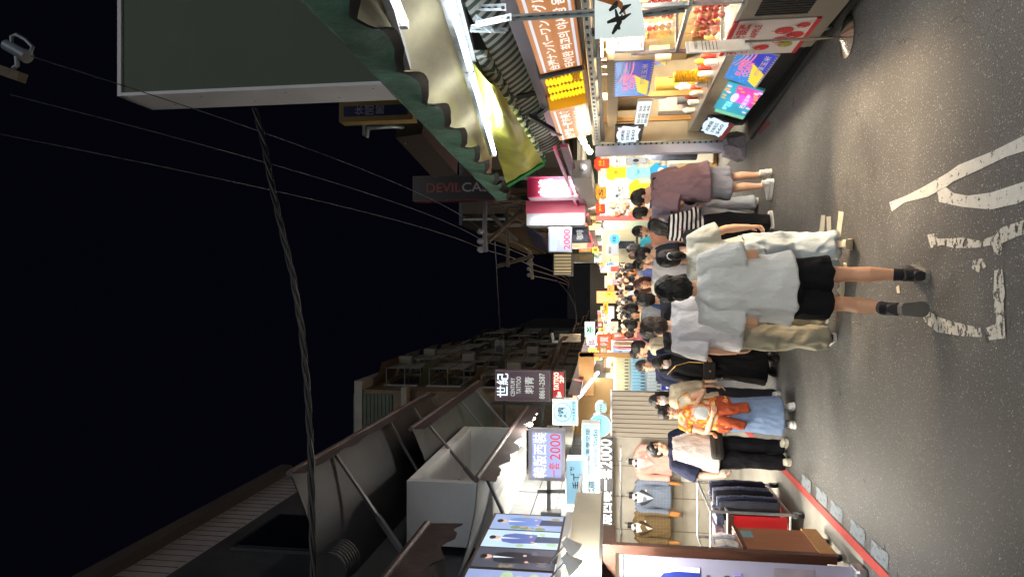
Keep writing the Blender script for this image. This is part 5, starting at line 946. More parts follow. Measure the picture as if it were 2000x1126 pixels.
for k in range(8): MB().bar((XN-.2, 9.4+k*.75, zn), (XN-.2, 9.4+k*.75, zn+.55), .05).build('post', dsteel, rf)
for z in (.3, .55): MB().bar((XN-.2, 9.2, zn+z), (XN-.2, 14.8, zn+z), .05).build('rail', galv, rf)
# ==== THE RIGHT ROW ===============================================================================
XR = 2.35
# kerb, drain strip and footing
kb = MB(); a0, a1, a2 = gnd(1668, 0), gnd(1600, 80), gnd(1470, 266)
kb.bar(V((a0.x+.4, a0.y-1.2, .02)), V((a1.x, a1.y, .02)), .10, .06); kb.bar(V((a1.x, a1.y, .021)), V((a2.x, a2.y, .021)), .10, .055); tag(struct(kb.build('kerb', dsteel, bevel=.006)))
step = MB().add([(a1.x+.05, a1.y-3, .03), (6, a1.y-3, .03), (6, a2.y+.2, .03), (a2.x+.05, a2.y+.2, .03)], [(0, 1, 2, 3)]); struct(step.build('stall_floor', mat('floor_dark', '2c2a29', .6, .3, 4), origin=(3, 8, .03)))
pq = MB().add([gnd(1484, 262, .005), gnd(1506, 240, .005), gnd(1496, 232, .005), gnd(1474, 254, .005)], [(0, 1, 2, 3)]); o = pq.build('kerb_paint', worn('kerb_red', '6d3038', .4), origin=(2, 9, .005)); struct(o)
for pl in o.data.polygons:
    if pl.normal.z < 0: pl.flip()
cw = thing('white_column', 'slim pale grey square column beside the corn stall', 'column', gnd(1440, 291)); cp = gnd(1452, 291); colY = cp.y
xa, xb_ = at(1300, 300, colY).x, at(1300, 283, colY).x; MB().box((xa, colY-.06, .3), (xb_, colY+.1, 2.32)).build('shaft', mat('column_lilac', 'a7a6b6', .5, .06, 3), cw, bevel=.006)
for k in range(22): MB().box((xb_+.002, colY-.064, .4+k*.085), (xb_+.03, colY-.058, .43+k*.085)).build('slot', ink, cw)
MB().box((xb_, colY-.055, .3), (xb_+.04, colY-.02, 2.3)).build('slotted_angle', galv, cw)
ft = tag(MB().rings([((xa+xb_)/2, colY, 0, .23, .2), ((xa+xb_)/2, colY, .1, .22, .19), ((xa+xb_)/2+.02, colY, .27, .19, .17), ((xa+xb_)/2, colY, .32, .15, .14)], 7, fn=lambda p, t: p+V((noise.noise(p*9), noise.noise(p*7+V((3, 1, 2))), 0))*.05).build('concrete_footing', mat('footing_grey', '8a848e', .9, .3, 9, .6, 30)), 'rough lilac-grey concrete footing block under the pale column', 'footing')
# corn stall: counter body, frame, hood
cs = thing('corn_stall', 'timber and steel corn stall with a warm lit interior', 'stall', (3.0, 7.8, 0)); yN, yF = 5.2, colY-.1
stall_wall = mat('stall_board', 'b5a78c', .6, .15, 3, dirt=.2)
MB().box((4.3, yN, .03), (4.4, yF+.3, 2.3)).build('back_wall', stall_wall, cs); MB().box((XR, yF+.02, .35), (4.3, yF+.06, 2.25)).build('end_wall', stall_wall, cs)
MB().box((XR+.12, yN+1.9, .45), (XR+.75, yF-.05, .84)).build('counter', stall_wall, cs, bevel=.01); MB().box((XR+.1, yN+1.9, .842), (XR+.8, yF-.05, .87)).build('counter_top', steel, cs, bevel=.004)
MB().box((XR+.2, yN, .03), (XR+.3, yF, .5)).build('kick_panel', black_paint, cs)
MB().bar((XR, yN-3, 2.28), (XR, yF+.1, 2.28), .06, .06).build('front_beam', galv, cs); MB().bar((XR+.05, yN-3, 2.2), (XR+.05, yF+.1, 2.2), .05, .05).build('front_beam', dsteel, cs)
for y in (7.0, 7.75, 8.6, 9.4): MB().bar((XR, y, 2.24), (4.3, y, 2.24), .05).build('cross_beam', galv, cs)
for k in range(40): MB().box((XR-.034, yN-2+k*.19, 2.27), (XR-.030, yN-1.93+k*.19, 2.295)).build('slot', ink, cs)
MB().box((XR, yN-3, 2.32), (4.4, yF+.2, 2.36)).build('ceiling', mat('stall_ceil', 'a99f88', .6, .15, 2), cs)
for y, z0 in ((atx(1390, 180, XR+.25).y, .5), (atx(1390, 228, XR+.25).y, .5)): MB().bar((XR+.25, y, z0), (XR+.25, y, 2.2), .07, .07).build('post', wood_lt, cs)
# hood over the counter
hd = thing('timber_hood', 'pale plywood hood box hanging over the corn counter', 'hood', (XR+.3, 8, 1.9)); y0, y1 = atx(1230, 118, XR+.05).y, atx(1240, 248, XR+.05).y
MB().box((XR+.06, y0, 1.98), (XR+.5, y1, 2.12)).build('box', mat('ply_pale', 'a18c6b', .6, .12, 3, stretch=(1, 4, 1)), hd, bevel=.008); MB().box((XR+.3, y0+.1, 1.70), (XR+.36, y1, 1.98)).build('apron', mat('ply_pale', 'a18c6b'), hd)
face_cy = emit('panel_cornblue', '2f86d8', .8); pink_led = emit('print_pinkwhite', 'f06a94', 1.0, sample=False); corn_y = emit('print_corn', 'f2cf3a', .95, sample=False)
def corn_panel(label, fr, w, h, k=1.0):
    """blue menu board: wavy stripes, pink lettering, a sheaf of yellow corn"""
    t = thing('corn_menu', label, 'menu board', fr.p(w/2, 0), 'blue corn menu boards'); MB().fbox(fr, -.015, w+.015, -.015, h+.015, -.09, 0).build('casing', mat('menu_case', '9a8c74', .5), t, bevel=.004)
    m = MB(); m.poly(fr, [(0, 0), (w, 0), (w, h), (0, h)], .004, 0); m.poly(fr, [(w*.42, 0), (w, 0), (w, h*.75), (w*.7, h*.62), (w*.5, h*.3)], .007, 1)
    for i in range(4):
        b = [(w*(.45+.55*q/12), h*(1.0-.09*i-.12*math.sin(q/12*PI)*(1 if i % 2 == 0 else 1)-.2*(q/12)**2)) for q in range(13)]; c = [(x, y-h*.035) for x, y in reversed(b)]
        m.poly(fr, [(min(max(x, 0), w), min(max(y, 0), h)) for x, y in b+c], .009+i*.0006, 2 if i % 2 == 0 else 3)
    for i in range(26): m.disc(fr, w*(.06+.3*rnd.random()), h*rnd.random()*.94+h*.03, .012*k, .008*k, .008, 6, 4)
    for i in range(8):
        x = w*(.04+.055*i); m.poly(fr, [(x, h*.04), (x+w*.045, h*.02), (x+w*(.16+.01*i), h*(.3+.02*i)), (x+w*(.12+.01*i), h*(.34+.02*i))], .011+i*.0005, 5)
    for i in range(16): m.disc(fr, w*(i+.5)/16, h*.012, w*.012, d=.0125, n=6, mi=2); m.disc(fr, w*(i+.5)/16, h*.988, w*.012, d=.0125, n=6, mi=2)
    m.build('printed_face', [face_cy, emit('print_deepblue', '2733b0', .8), emit('print_white', 'eef4ff', 1.2, sample=False), emit('print_salmon', 'f07a90', .9, sample=False), emit('print_cyan', '63d0ff', 1, sample=False), corn_y], t)
    lettering(fr, 'SUPER', w*.22, h*.60, w*.5, h*.17, pink_led, t, d=.016, bold=.03); lettering(fr, 'CORN', w*.26, h*.42, w*.42, h*.16, pink_led, t, d=.016, bold=.03)
    lettering(fr, '超級玉米', w*.38, h*.12, w*.58, h*.17, MATS['print_white'], t, d=.016, bold=.03)
    return t
def slant(X, q):
    """frame of a board leaning on a line: q = photo corners (far top, far bottom, near bottom, near top) on the row plane"""
    a = atx(*q[0], X+.12); b = atx(*q[1], X-.02); c = atx(*q[2], X-.02); u = V((0, -1, 0)); v = (V((a.x, b.y, a.z))-b); return Fr(b, u, v), abs(c.y-b.y), v.length
fr, w, h = RW(XR, 1200, 1264, 186, 118); corn_panel('upper blue corn menu board hung from the plywood hood', fr, w, h)
fr, w, h = RW(XR+.5, 1268, 1300, 126, 103); corn_panel('small blue corn menu board deeper inside the stall', fr, w, h, .6)
fr, w, h = slant(XR, ((1400, 177), (1475, 172), (1512, 110), (1430, 108))); corn_panel('lower blue corn menu board slanting on the counter front', fr, w, h)
# neon coloured board, abstract blossoms and a pink drink shape
fr, w, h = slant(XR, ((1378, 236), (1455, 228), (1497, 178), (1395, 176))); t = thing('neon_board', 'teal and magenta neon dessert board leaning on the counter front', 'menu board', fr.p(w/2, 0)); MB().fbox(fr, 0, w, 0, h, -.03, 0).build('casing', mat('neon_case', '5fb7b0', .4), t, bevel=.004)
m = MB(); m.poly(fr, [(.01, .01), (w-.01, .01), (w-.01, h-.01), (.01, h-.01)], .003, 0); m.poly(fr, [(w*.35, h*.02), (w*.97, h*.02), (w*.97, h*.72), (w*.55, h*.6)], .005, 1)
m.poly(fr, [(w*.45, h*.15), (w*.68, h*.12), (w*.72, h*.5), (w*.42, h*.52)], .007, 2); m.disc(fr, w*.57, h*.6, w*.16, h*.1, .0085, 16, 3)
for i in range(16): a, b = rnd.choice(((rnd.uniform(.06, .9), rnd.uniform(.82, .94)), (rnd.uniform(.06, .9), rnd.uniform(.06, .14)), (rnd.uniform(.8, .92), rnd.random()*.9+.05))); m.disc(fr, w*a, h*b, .03, .03, .009+i*.0003, 9, 4 if i % 3 else 3)
m.build('printed_face', [emit('neon_teal', '1fa8c4', .9), emit('neon_magenta', 'd63fae', .9), emit('neon_hot', 'f04fd0', 1.2), emit('neon_pink', 'ffc4f0', 1.3, sample=False), emit('neon_orange', 'ffa640', 1.1, sample=False)], t)
lettering(fr, '雪花冰', w*.1, h*.56, w*.32, h*.2, emit('neon_cyan', '8ff4ff', 1.4, sample=False), t, d=.015, bold=.03); lettering(fr, '芒果草莓', w*.3, h*.2, w*.5, h*.14, MATS['neon_pink'], t, d=.016, bold=.02)
gq = thing('green_board', 'narrow leaning green and white board beyond the neon board', 'menu board', fr.p(-.1, 0)); MB().fbox(fr, -.16, -.02, 0, h*.9, -.03, 0).build('panel', emit('panel_greenmint', '7fd8b0', .8), gq)
def cloud(label, fr, w, h, red=False):
    t = thing('cloud_sign', label, 'sign', fr.p(w/2, 0), 'cloud shaped menu signs'); MB().fbox(fr, -.01, w+.01, -.01, h+.01, -.03, -.003).build('backing', ink, t); m = MB(); n = 40; pts = []
    for i in range(n): a = 2*PI*i/n; r = 1+.09*math.sin(a*9); pts.append((w*(.5+.46*r*math.copysign(abs(math.cos(a))**.45, math.cos(a))), h*(.52+.42*r*math.copysign(abs(math.sin(a))**.45, math.sin(a)))))
    m.poly(fr, pts, .0, 0); m.build('cloud_face', emit('panel_cloud', 'd6ecfb', 1.0), t)
    if red: MB().fbox(fr, 0, w, 0, h*.14, 0, .004).build('red_strip', mat('strip_red', 'b8242a', .5), t)
    for i, s in enumerate(('椒麻雞', '甘梅地瓜', '$60')): lettering(fr, s, w*.2, h*(.66-.2*i), w*.6, h*.14, ink, t, d=.006)
fr, w, h = RW(XR, 1202, 1250, 279, 245); cloud('upper cloud shaped white menu sign next to the pale column', fr, w, h)
fr, w, h = slant(XR, ((1352, 277), (1412, 272), (1440, 242), (1383, 240))); cloud('lower cloud shaped menu sign with a red strip by the footing', fr, w, h, True)
fr, w, h = RW(XR+.02, 1238, 1264, 246, 197); sign('menu_sign', 'plain white handwritten menu sign below the plywood hood', 'menu sign', fr, w, h, .03, face_white, plastic_w, [('起司 50', .15, .62, .7, .2, ink), ('海苔 50', .15, .36, .7, .2, ink), ('原味 45', .15, .1, .7, .2, ink)], .008)
# stacked golden spiral snack and goods inside
sp_ = thing('corn_stack', 'tall stack of golden spiral cut corn snack on the counter', 'food', atx(1388, 149, XR+.3)); c = atx(1350, 149, XR+.3); r_ = (160-137)/2/FOC*c.y; z0, z1 = atx(1388, 149, XR+.3).z, atx(1316, 149, XR+.3).z
for k in range(17): zz = z0+(z1-z0)*(k+.5)/17; MB().rings([(c.x, c.y, zz-.014, r_*.8, r_*.8), (c.x, c.y, zz-.006, r_, r_), (c.x, c.y, zz+.006, r_, r_), (c.x, c.y, zz+.014, r_*.8, r_*.8)], 24, fn=lambda p, t: V((c.x+(p.x-c.x)*(1+.06*math.sin(t*12)), c.y+(p.y-c.y)*(1+.06*math.sin(t*12)), p.z))).build('golden_layer', mat('corn_gold', 'd9a21c', .4, .25, 20, .2, 60), sp_, smooth=True)
MB().tube([(c.x, c.y, z0-.05), (c.x, c.y, z1+.06)], .012, 8).build('skewer', wood_lt, sp_)
goods = (('plastic_tub', 'c8a24a', 'round yellow tub on the corn counter', 1290, 165), ('carton', 'b0925e', 'brown carton behind the plain menu sign', 1320, 215), ('carton', 'c6ad7c', 'pale carton low by the cloud sign', 1330, 262), ('napkin_box', 'd6d2c8', 'white napkin box beneath the timber hood', 1300, 205), ('steel_can', '9a9c9c', 'steel can between the posts of the corn stall', 1345, 190), ('basket', 'd7b73c', 'yellow basket of cobs low on the counter', 1358, 252))
for nm, col, lb, x, y in goods:
    p = atx(x, y, XR+.55); z0 = .872; r = .1
    if nm in ('carton', 'napkin_box'): o = MB().box((p.x-.14, p.y-.16, z0), (p.x+.14, p.y+.16, max(z0+.2, p.z+.12))).build(nm, mat('good_'+col, col, .7, .15, 6), bevel=.008)
    else: o = MB().rings([(p.x, p.y, z0, r*.85, r*.85), (p.x, p.y, max(z0+.18, p.z+.05), r, r), (p.x, p.y, max(z0+.2, p.z+.07), r*1.06, r*1.06), (p.x, p.y, max(z0+.205, p.z+.075), r*.3, r*.3)], 18).build(nm, mat('good_'+col, col, .5, .15, 6), smooth=True)
    tag(o, lb, nm.replace('_', ' '))
for k in range(3):
    sh = tag(MB().box((3.9, 6.0, 1.2+.4*k), (4.3, yF-.1, 1.225+.4*k)).build('wall_shelf', wood_lt), ('lowest', 'middle', 'top')[k]+' wooden shelf on the back wall of the corn stall', 'shelf', 'shelves on the corn stall wall')
    for j in range(9): y = 6.2+j*.42; hh = rnd.uniform(.14, .3); tag(MB().box((3.98, y, 1.2255+.4*k), (4.22, y+rnd.uniform(.2, .36), 1.2255+.4*k+hh)).build('carton', mat('carton_%d' % (j % 4), ('b59a6a', 'cdb98c', '8d8478', 'd4cdbd')[j % 4], .7, .15, 5), bevel=.006), 'stored carton on the '+('lowest', 'middle', 'top')[k]+' shelf inside the corn stall', 'carton', 'cartons on the '+('lowest', 'middle', 'top')[k]+' shelf')
st = thing('tube_light', 'white tube light under the ceiling of the corn stall', 'tube light', (XR+.9, 7.5, 2.2)); MB().tube([(XR+.9, 6.2, 2.2), (XR+.9, 9.6, 2.2)], .02, 10).build('tube', tube_warm, st); MB().bar((XR+.9, 6.15, 2.235), (XR+.9, 9.65, 2.235), .06, .03).build('batten', white_paint, st)
area('corn_stall_light', (XR+.9, 7.9, 2.16), (XR+.6, 7.9, 0), .3, 190, (1, .88, .68), 3.4); area('corn_front_light', (XR+.25, 8.3, 2.18), (XR+.9, 8.3, .9), .2, 70, (1, .9, .72), 2.6)
# pastel menu board and fruit cabinet nearest the camera
fr, w, h = FC(6.1, 1200, 1258, 27, 100); t = sign('menu_board', 'pastel white menu board hanging above the fruit cabinet', 'menu board', fr, w, h, .05, emit('panel_pastel', 'efe6f2', .9), plastic_w, [], .006)
for i in range(6): lettering(fr, ('草莓糖葫蘆', '番茄糖葫蘆', '葡萄糖葫蘆', '鳳梨糖葫蘆', '綜合糖葫蘆', '蜜棗糖葫蘆')[i], w*.18, h*(.82-.14*i), w*.5, h*.06, mat('print_rose', 'b55a78', .6), t, d=.011)
MB().disc(fr, w*.14, h*.1, w*.1, h*.035, .011, 14).build('red_seal', ink_red, t)
gc = thing('fruit_cabinet', 'glass and aluminium cabinet of candied fruit skewers on the cart', 'cabinet', (2.75, 6.1, 1.0)); g0, g1, gz0, gz1 = atx(1400, 96, XR+.03).y, 4.7, .98, 1.86
glass = mat('clear_glass', 'e8f0ee', .05); b = glass.node_tree.nodes['Principled BSDF']; b.inputs['Transmission Weight'].default_value = 1; b.inputs['IOR'].default_value = 1.05; b.inputs['Alpha'].default_value = .25
for x in (XR+.03, XR+.6):
    for y in (g0, (g0+g1)/2, g1): MB().bar((x, y, gz0), (x, y, gz1), .035).build('frame_post', steel, gc)
    for z in (gz0, 1.42, gz1): MB().bar((x, g0, z), (x, g1, z), .035).build('frame_rail', steel, gc)
for z in (gz0, 1.42, gz1): MB().bar((XR+.03, g0, z), (XR+.6, g0, z), .03).build('frame_rail', steel, gc)
MB().box((XR+.028, g1, gz0), (XR+.034, g0, gz1)).build('glass_pane', glass, gc); MB().box((XR+.05, g1, gz1), (XR+.6, g0, gz1+.03)).build('roof_tray', steel, gc)
for k in range(26):
    tier = k % 2; x, y = XR+.16+.09*(k % 4), g0-.1-(k//2)*.115; z = gz0+.02+.44*tier
    if k == 0: fs0 = thing('fruit_skewer', 'red candied fruit skewer standing in the glass cabinet', 'fruit skewer', (x, y, z), 'candied fruit skewers'); 
    if k == 0:
        for i in range(4): MB().ell((x, y, z+.07+.062*i), (.034, .034, .033), 10, 7).build('candied_fruit', mat('fruit_red', 'a8201c', .15, .25, 12, coat=1), fs0, smooth=True)
        MB().tube([(x, y, z), (x, y, z+.36)], .005, 5).build('stick', wood_lt, fs0)
    else:
        c = fs0.copy(); C.objects.link(c); c.location = (x, y, z); c.rotation_euler = (rnd.uniform(-.15, .15), rnd.uniform(-.1, .1), 0)
        for ch in fs0.children: d = ch.copy(); C.objects.link(d); d.parent = c
ct = thing('apple_cart', 'grey steel cart with vents and a white candied apple panel', 'cart', (2.8, 6, 0)); MB().box((XR+.02, 4.3, .12), (XR+.72, g0+.05, .96)).build('cart_body', mat('cart_grey', '8a8378', .5, .1, 3, metal=.3, dirt=.2), ct, bevel=.015)
for k in range(14): y = atx(1530, 32, XR).y-k*.05; MB().box((XR+.012, y-.026, .40), (XR+.022, y, .84)).build('vent_slot', ink, ct)
fr = Fr((XR+.004, atx(1500, 106, XR).y, atx(1583, 60, XR).z), (0, -1, 0)); w = fr.O.y-atx(1500, 42, XR).y; h = atx(1432, 60, XR).z-fr.O.z; MB().fbox(fr, 0, w, 0, h, -.012, 0).build('apple_panel', mat('apple_white', 'cfc3bf', .5, .04, 3), ct)
MB().fbox(fr, 0, w, h-.02, h+.02, -.015, .004).build('panel_trim', ink_red, ct); MB().fbox(fr, 0, w, -.02, .02, -.015, .004).build('panel_trim', ink_red, ct)
ap_ = MB()
for (a, b, r, k) in ((.24, .50, .075, 0), (.45, .32, .08, 0), (.72, .34, .085, 0), (.58, .16, .08, 0), (.30, .2, .07, 1), (.85, .14, .06, 0)): ap_.disc(fr, w*a, h*b, r, r*.95, .004+.001*k+a*.002, 18, k); ap_.poly(fr, [(w*a, h*b+r*.8), (w*a+.012, h*b+r*.8), (w*a+.02, h*b+r*1.35), (w*a+.008, h*b+r*1.35)], .009, 2); ap_.disc(fr, w*a-r*.35, h*b+r*.3, r*.2, r*.28, .010, 8, 3)
ap_.build('apple_print', [ink_red, mat('apple_green', '8a8f2c', .5), ink, mat('apple_shine', 'd98a84', .4)], ct)
for s, a, b, w2, h2 in (('蘋果', .06, .80, .36, .15), ('糖葫蘆', .5, .80, .46, .15), ('CANDIED', .08, .66, .42, .09), ('APPLE', .56, .66, .36, .09)): lettering(fr, s, w*a, h*b, w*w2, h*h2, ink_red, ct, d=.008, bold=.02)
castor(ct, XR+.12, g0-.2, .06); castor(ct, XR+.12, 4.8, .06)
area('cabinet_light', (XR+.35, 5.4, gz1-.03), (XR+.3, 5.4, 0), .3, 26, (1, .93, .8), 1.2)
# stand with a notice card (its square code is left plain)
sd_ = gnd(1657, 72); sn = thing('sign_stand', 'chrome pole stand with a clear notice holder and round base', 'sign stand', (sd_.x, sd_.y, 0)); X, Y = sd_.x, sd_.y
MB().rings([(X, Y, .004, .185, .185), (X, Y, .016, .185, .185), (X, Y, .026, .15, .15), (X, Y, .06, .05, .05), (X, Y, .075, .022, .022)], 36).build('base', mat('chrome', 'c8c4ba', .18, .05, metal=1), sn, smooth=True); zt = at(1340, 75, Y).z; zb = at(1468, 73, Y).z
MB().tube([(X, Y, .06), (X, Y, zb+.06)], .013, 12).build('pole', MATS['chrome'], sn, smooth=True)
f2 = Fr((X-.075, Y-.03, zb), V((1, .8, 0))); MB().fbox(f2, -.02, .17, 0, zt-zb, -.012, 0).build('holder', mat('holder_clear', 'b3b8b8', .15, .05), sn, bevel=.004); MB().fbox(f2, -.01, .16, .02, (zt-zb)-.03, 0, .003).build('notice', mat('notice_paper', 'cfcfca', .6), sn)
lettering(f2, '掃碼點餐', .03, (zt-zb)*.82, .13, .028, ink, sn, d=.006)
for i in range(5): MB().fbox(f2, .01, .16-.02*(i % 2), (zt-zb)*(.74-.055*i), (zt-zb)*(.74-.055*i)+.006, .003, .0045).build('printed_line', ink_grey, sn)
# lantern banner, slotted angle frame
fr, w, h = FC(4.75, 1162, 1262, -40, 74); t = thing('hanging_banner', 'white lantern-shaped banner with black brush strokes and an orange flash', 'banner', fr.p(w/2, 0)); f3 = Fr(fr.O, V((1, -.2, 0)))
m = MB(); n, k = 18, 14
for i in range(n+1):
    for j in range(k+1): u, v = i/n, j/k; m.v.append(f3.p(w*u, h*(v*.72+.28-.28*u*(1-v) if False else v*(1-.0)+(.22*(1-u))*(1-v)*-1+.22*(1-v)), .05*math.sin(u*PI)))
for i in range(n):
    for j in range(k): a = i*(k+1)+j; m.f.append((a, a+k+1, a+k+2, a+1)); m.m.append(0)
m.build('cloth', emit('banner_selflit', 'cfe0dc', .7, base='d8dedb'), t, smooth=True)  # glow put into the cloth itself to keep it bright
def brush(pts, ws, mi, mb):
    L_, R2 = [], []
    for i, (a, b) in enumerate(pts):
        a2, b2 = pts[min(i+1, len(pts)-1)]; a1, b1 = pts[max(i-1, 0)]; d = V((a2-a1, b2-b1, 0)).normalized(); L_.append((a-d.y*ws[i], b+d.x*ws[i])); R2.append((a+d.y*ws[i], b-d.x*ws[i]))
    for i in range(len(pts)-1): mb.add([f3.p(x*w, y*h, .05*math.sin(x*PI)+.008) for x, y in (L_[i], R2[i], R2[i+1], L_[i+1])], [(0, 1, 2, 3)], mi)
bm2 = MB(); brush([(.06, .66), (.16, .58), (.24, .5), (.36, .47)], (.02, .045, .03, .01), 0, bm2); brush([(.12, .52), (.3, .56), (.44, .6)], (.02, .04, .015), 0, bm2); brush([(.24, .76), (.28, .6), (.3, .44), (.36, .3)], (.02, .04, .035, .01), 0, bm2); brush([(.36, .52), (.46, .42), (.5, .3)], (.015, .04, .01), 0, bm2); brush([(.42, .72), (.5, .6), (.56, .56)], (.02, .05, .02), 0, bm2)
brush([(.3, .38), (.5, .5), (.62, .72), (.66, .95)], (.004, .05, .09, .06), 1, bm2); bm2.build('brushwork', [ink, mat('flash_orange', 'c8742c', .5)], t)
def slotted(t, a, b, w=.05):
    MB().bar(V(a)+V((.0, w/2, w/2)), V(b)+V((0, w/2, w/2)), .012, w).build('angle_flange', galv, t); a, b = V(a), V(b); n = int((b-a).length/.09)
    m = MB().bar(a, b, w, .012)
    for k in range(n): p, q2 = lerp(a, b, (k+.3)/n), lerp(a, b, (k+.7)/n); m.bar(p+V((0, -.002, 0)), q2+V((0, -.002, 0)), w*.3, .016, 1)
    m.build('angle_flange', [galv, ink], t)
sf_ = thing('slotted_frame', 'galvanised slotted angle frame standing out in front of the orange sign', 'frame', (2.1, 4.9, 2.3)); slotted(sf_, at(1000, 33, 5.0), at(1168, 22, 5.0)); slotted(sf_, at(930, 48, 5.4), at(1000, 33, 5.0)); slotted(sf_, at(938, 16, 5.4), at(990, 14, 5.1)); slotted(sf_, at(922, 56, 5.4), at(992, 58, 5.4), .04); slotted(sf_, at(1252, 26, 5.0), at(1345, 14, 5.0)); slotted(sf_, at(930, 30, 5.35), at(965, 60, 5.35), .035)
MB().ell(at(1160, 63, 5.0), (.03, .05, .03), 10, 6).build('clamp_lamp', black_paint, sf_)
# orange signs with the corn display between them
def orange(label, y_far, y_near, lines):
    f0, f1 = atx(1157-(262-y_far)*.13, y_far, 2.22), atx(1091-(262-y_far)*.285, y_far, 2.22); n0 = atx(1157-(262-y_near)*.13, y_near, 2.22); n1 = atx(1091-(262-y_near)*.285, y_near, 2.22)
    fr = Fr(f0, n0-f0, (f1-f0)+V((-.10, 0, 0))); w, h = (n0-f0).length, (f1-f0).length; t = thing('orange_sign', label, 'sign', fr.p(w/2, 0)); MB().fbox(fr, 0, w, 0, h, -.18, 0).build('casing', mat('sign_case', '6e665c', .5), t)
    MB().fbox(fr, .01, w-.01, .01, h-.01, 0, .006).build('panel', emit('panel_orange', 'cf7f3a', .62), t)
    for b in (.08, .84): MB().fbox(fr, .03, w-.03, h*b, h*(b+.055), .006, .01).build('stripe', emit('stripe_white', 'dfe4f2', .8), t)
    for s, a, b, ww, hh in lines: lettering(fr, s, w*a, h*b, w*ww, h*hh, emit('letter_cream', 'fbf0e6', 1.0, sample=False), t, d=.012, bold=.025)
    return fr, w, h
orange('long lit orange sign with Japanese and Korean lines at the near end', 126, -60, (('台灣ナンバーワンのグルメ', .03, .52, .92, .24), ('타이완 최고의 야시장 음식', .03, .18, .86, .24)))
orange('shorter lit orange sign with Chinese and English lines, far end', 261, 199, (('台灣第一夜市美食', .04, .50, .9, .28), ('Taiwan night market No.1 Food', .03, .2, .94, .2)))
f0, f1, n0 = atx(1157-65*.13, 197, 2.22), atx(1091-65*.285, 197, 2.22), atx(1157-134*.13, 128, 2.22); fr = Fr(f0, n0-f0, (f1-f0)+V((-.1, 0, 0))); w, h = (n0-f0).length, (f1-f0).length
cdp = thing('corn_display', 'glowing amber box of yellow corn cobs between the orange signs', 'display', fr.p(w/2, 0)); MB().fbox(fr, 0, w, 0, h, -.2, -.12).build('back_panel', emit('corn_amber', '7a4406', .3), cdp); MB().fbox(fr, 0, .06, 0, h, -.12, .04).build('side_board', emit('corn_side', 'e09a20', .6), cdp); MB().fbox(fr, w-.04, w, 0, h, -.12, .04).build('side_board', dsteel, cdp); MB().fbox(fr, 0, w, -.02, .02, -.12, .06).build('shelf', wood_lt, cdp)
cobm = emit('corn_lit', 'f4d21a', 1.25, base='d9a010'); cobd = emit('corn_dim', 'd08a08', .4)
for c in range(4):
    for r in range(10):
        p = fr.p(.14+(w-.2)*(c+.5)/4+rnd.uniform(-.015, .015), h*(.06+.09*r), -.05); e = p+fr.u*(w*.08); s2 = p-fr.u*(w*.08)
        MB().tube([s2, lerp(s2, p, .4), p, lerp(p, e, .6), e], [.008, .019, .021, .018, .008], 10).build('corn_cob', cobm if rnd.random() < .9 else cobd, cdp, smooth=True)
# bulbs and pipe under the maroon eave beyond
t = thing('bulb_row', 'warm bare bulbs under the eave where the orange sign ends', 'lamp', atx(1140, 280, 2.25))
for x, y in ((1136, 268), (1140, 277), (1146, 288), (1152, 296)): MB().ell(atx(x, y, 2.25), (.05, .06, .05), 12, 8).build('bulb', bulb, t, smooth=True)
point('eave_light', atx(1150, 284, 2.05), 7, (1, .9, .72), .1)
# awning: green valance, lit canvas, tubes
XV = 1.68
gv = MAT_G = mat('awning_green', '527d6d', .6, .35, 3, .6, 9, dirt=.5, bd=.03); und = mat('valance_under', '3a3734', .6, .35, 9, .5, 18)
Ya, Yb = 2.6, 12.9
def zv(Y): return lerp(3.86, 4.22, (Y-3.9)/9)
t = thing('market_awning', 'long green awning with a scalloped valance and lit canvas underside', 'awning', (2.2, 8, 3.4)); v = MB(); nn = 120
for off in (0, .012):
    for i in range(nn+1):
        u = i/nn; Y = lerp(Ya, Yb, u); sc = abs(math.sin((Y-.3+.14*noise.noise(V((Y*.9, 3, 1))))*PI/.93))**.75; dz = .24+(.12+.07*noise.noise(V((Y*.8, 9, 2))))*sc+.02*noise.noise(V((Y*7, 1, 5)))
        for r in range(6): f = r/5; v.v.append(V((XV+off-.03*noise.noise(V((Y*3, f*2, 0)))*f-.05*math.sin(Y*6.7)*f*f, Y, zv(Y)-dz*f)))
q_ = (nn+1)*6
for i in range(nn):
    for r in range(5): a = i*6+r; v.f += [(a, a+6, a+7, a+1), (q_+a, q_+a+1, q_+a+7, q_+a+6)]; v.m += [0 if r < 4 else 1, 1]
v.build('valance', [gv, und], t, smooth=True)
A1, A2 = at(870, -40, 4.6), at(968, 305, 9.9)
pA = lambda f: lerp(A1, A2, f)
s2 = MB(); n, k = 50, 8
for off in (0, .015):
    for i in range(n+1):
        for j in range(k+1): Y = lerp(Ya, Yb, i/n); f = j/k; e = pA(max(-.4, min(1.12, (Y-4.6)/5.3)))+V((.15, 0, .10)); s2.v.append(lerp(V((XV, Y, zv(Y))), e, f)+V((0, 0, .06*math.sin(f*PI)+.015*noise.noise(V((Y*2, f*4, 1)))+off)))
q_ = (n+1)*(k+1)
for i in range(n):
    for j in range(k): a = i*(k+1)+j; s2.f += [(a, a+1, a+k+2, a+k+1), (q_+a, q_+a+k+1, q_+a+k+2, q_+a+1)]; s2.m += [0, 1]
s2.build('canvas', [mat('canvas_cream', 'c9c2a2', .8, .22, 2.5, .35, 8, stretch=(1, .35, 1), dirt=.35), gv], t, smooth=True)
MB().bar((XV+.05, Ya, zv(Ya)-.02), (XV+.05, Yb, zv(Yb)-.02), .05, .05).build('front_rail', dsteel, t)
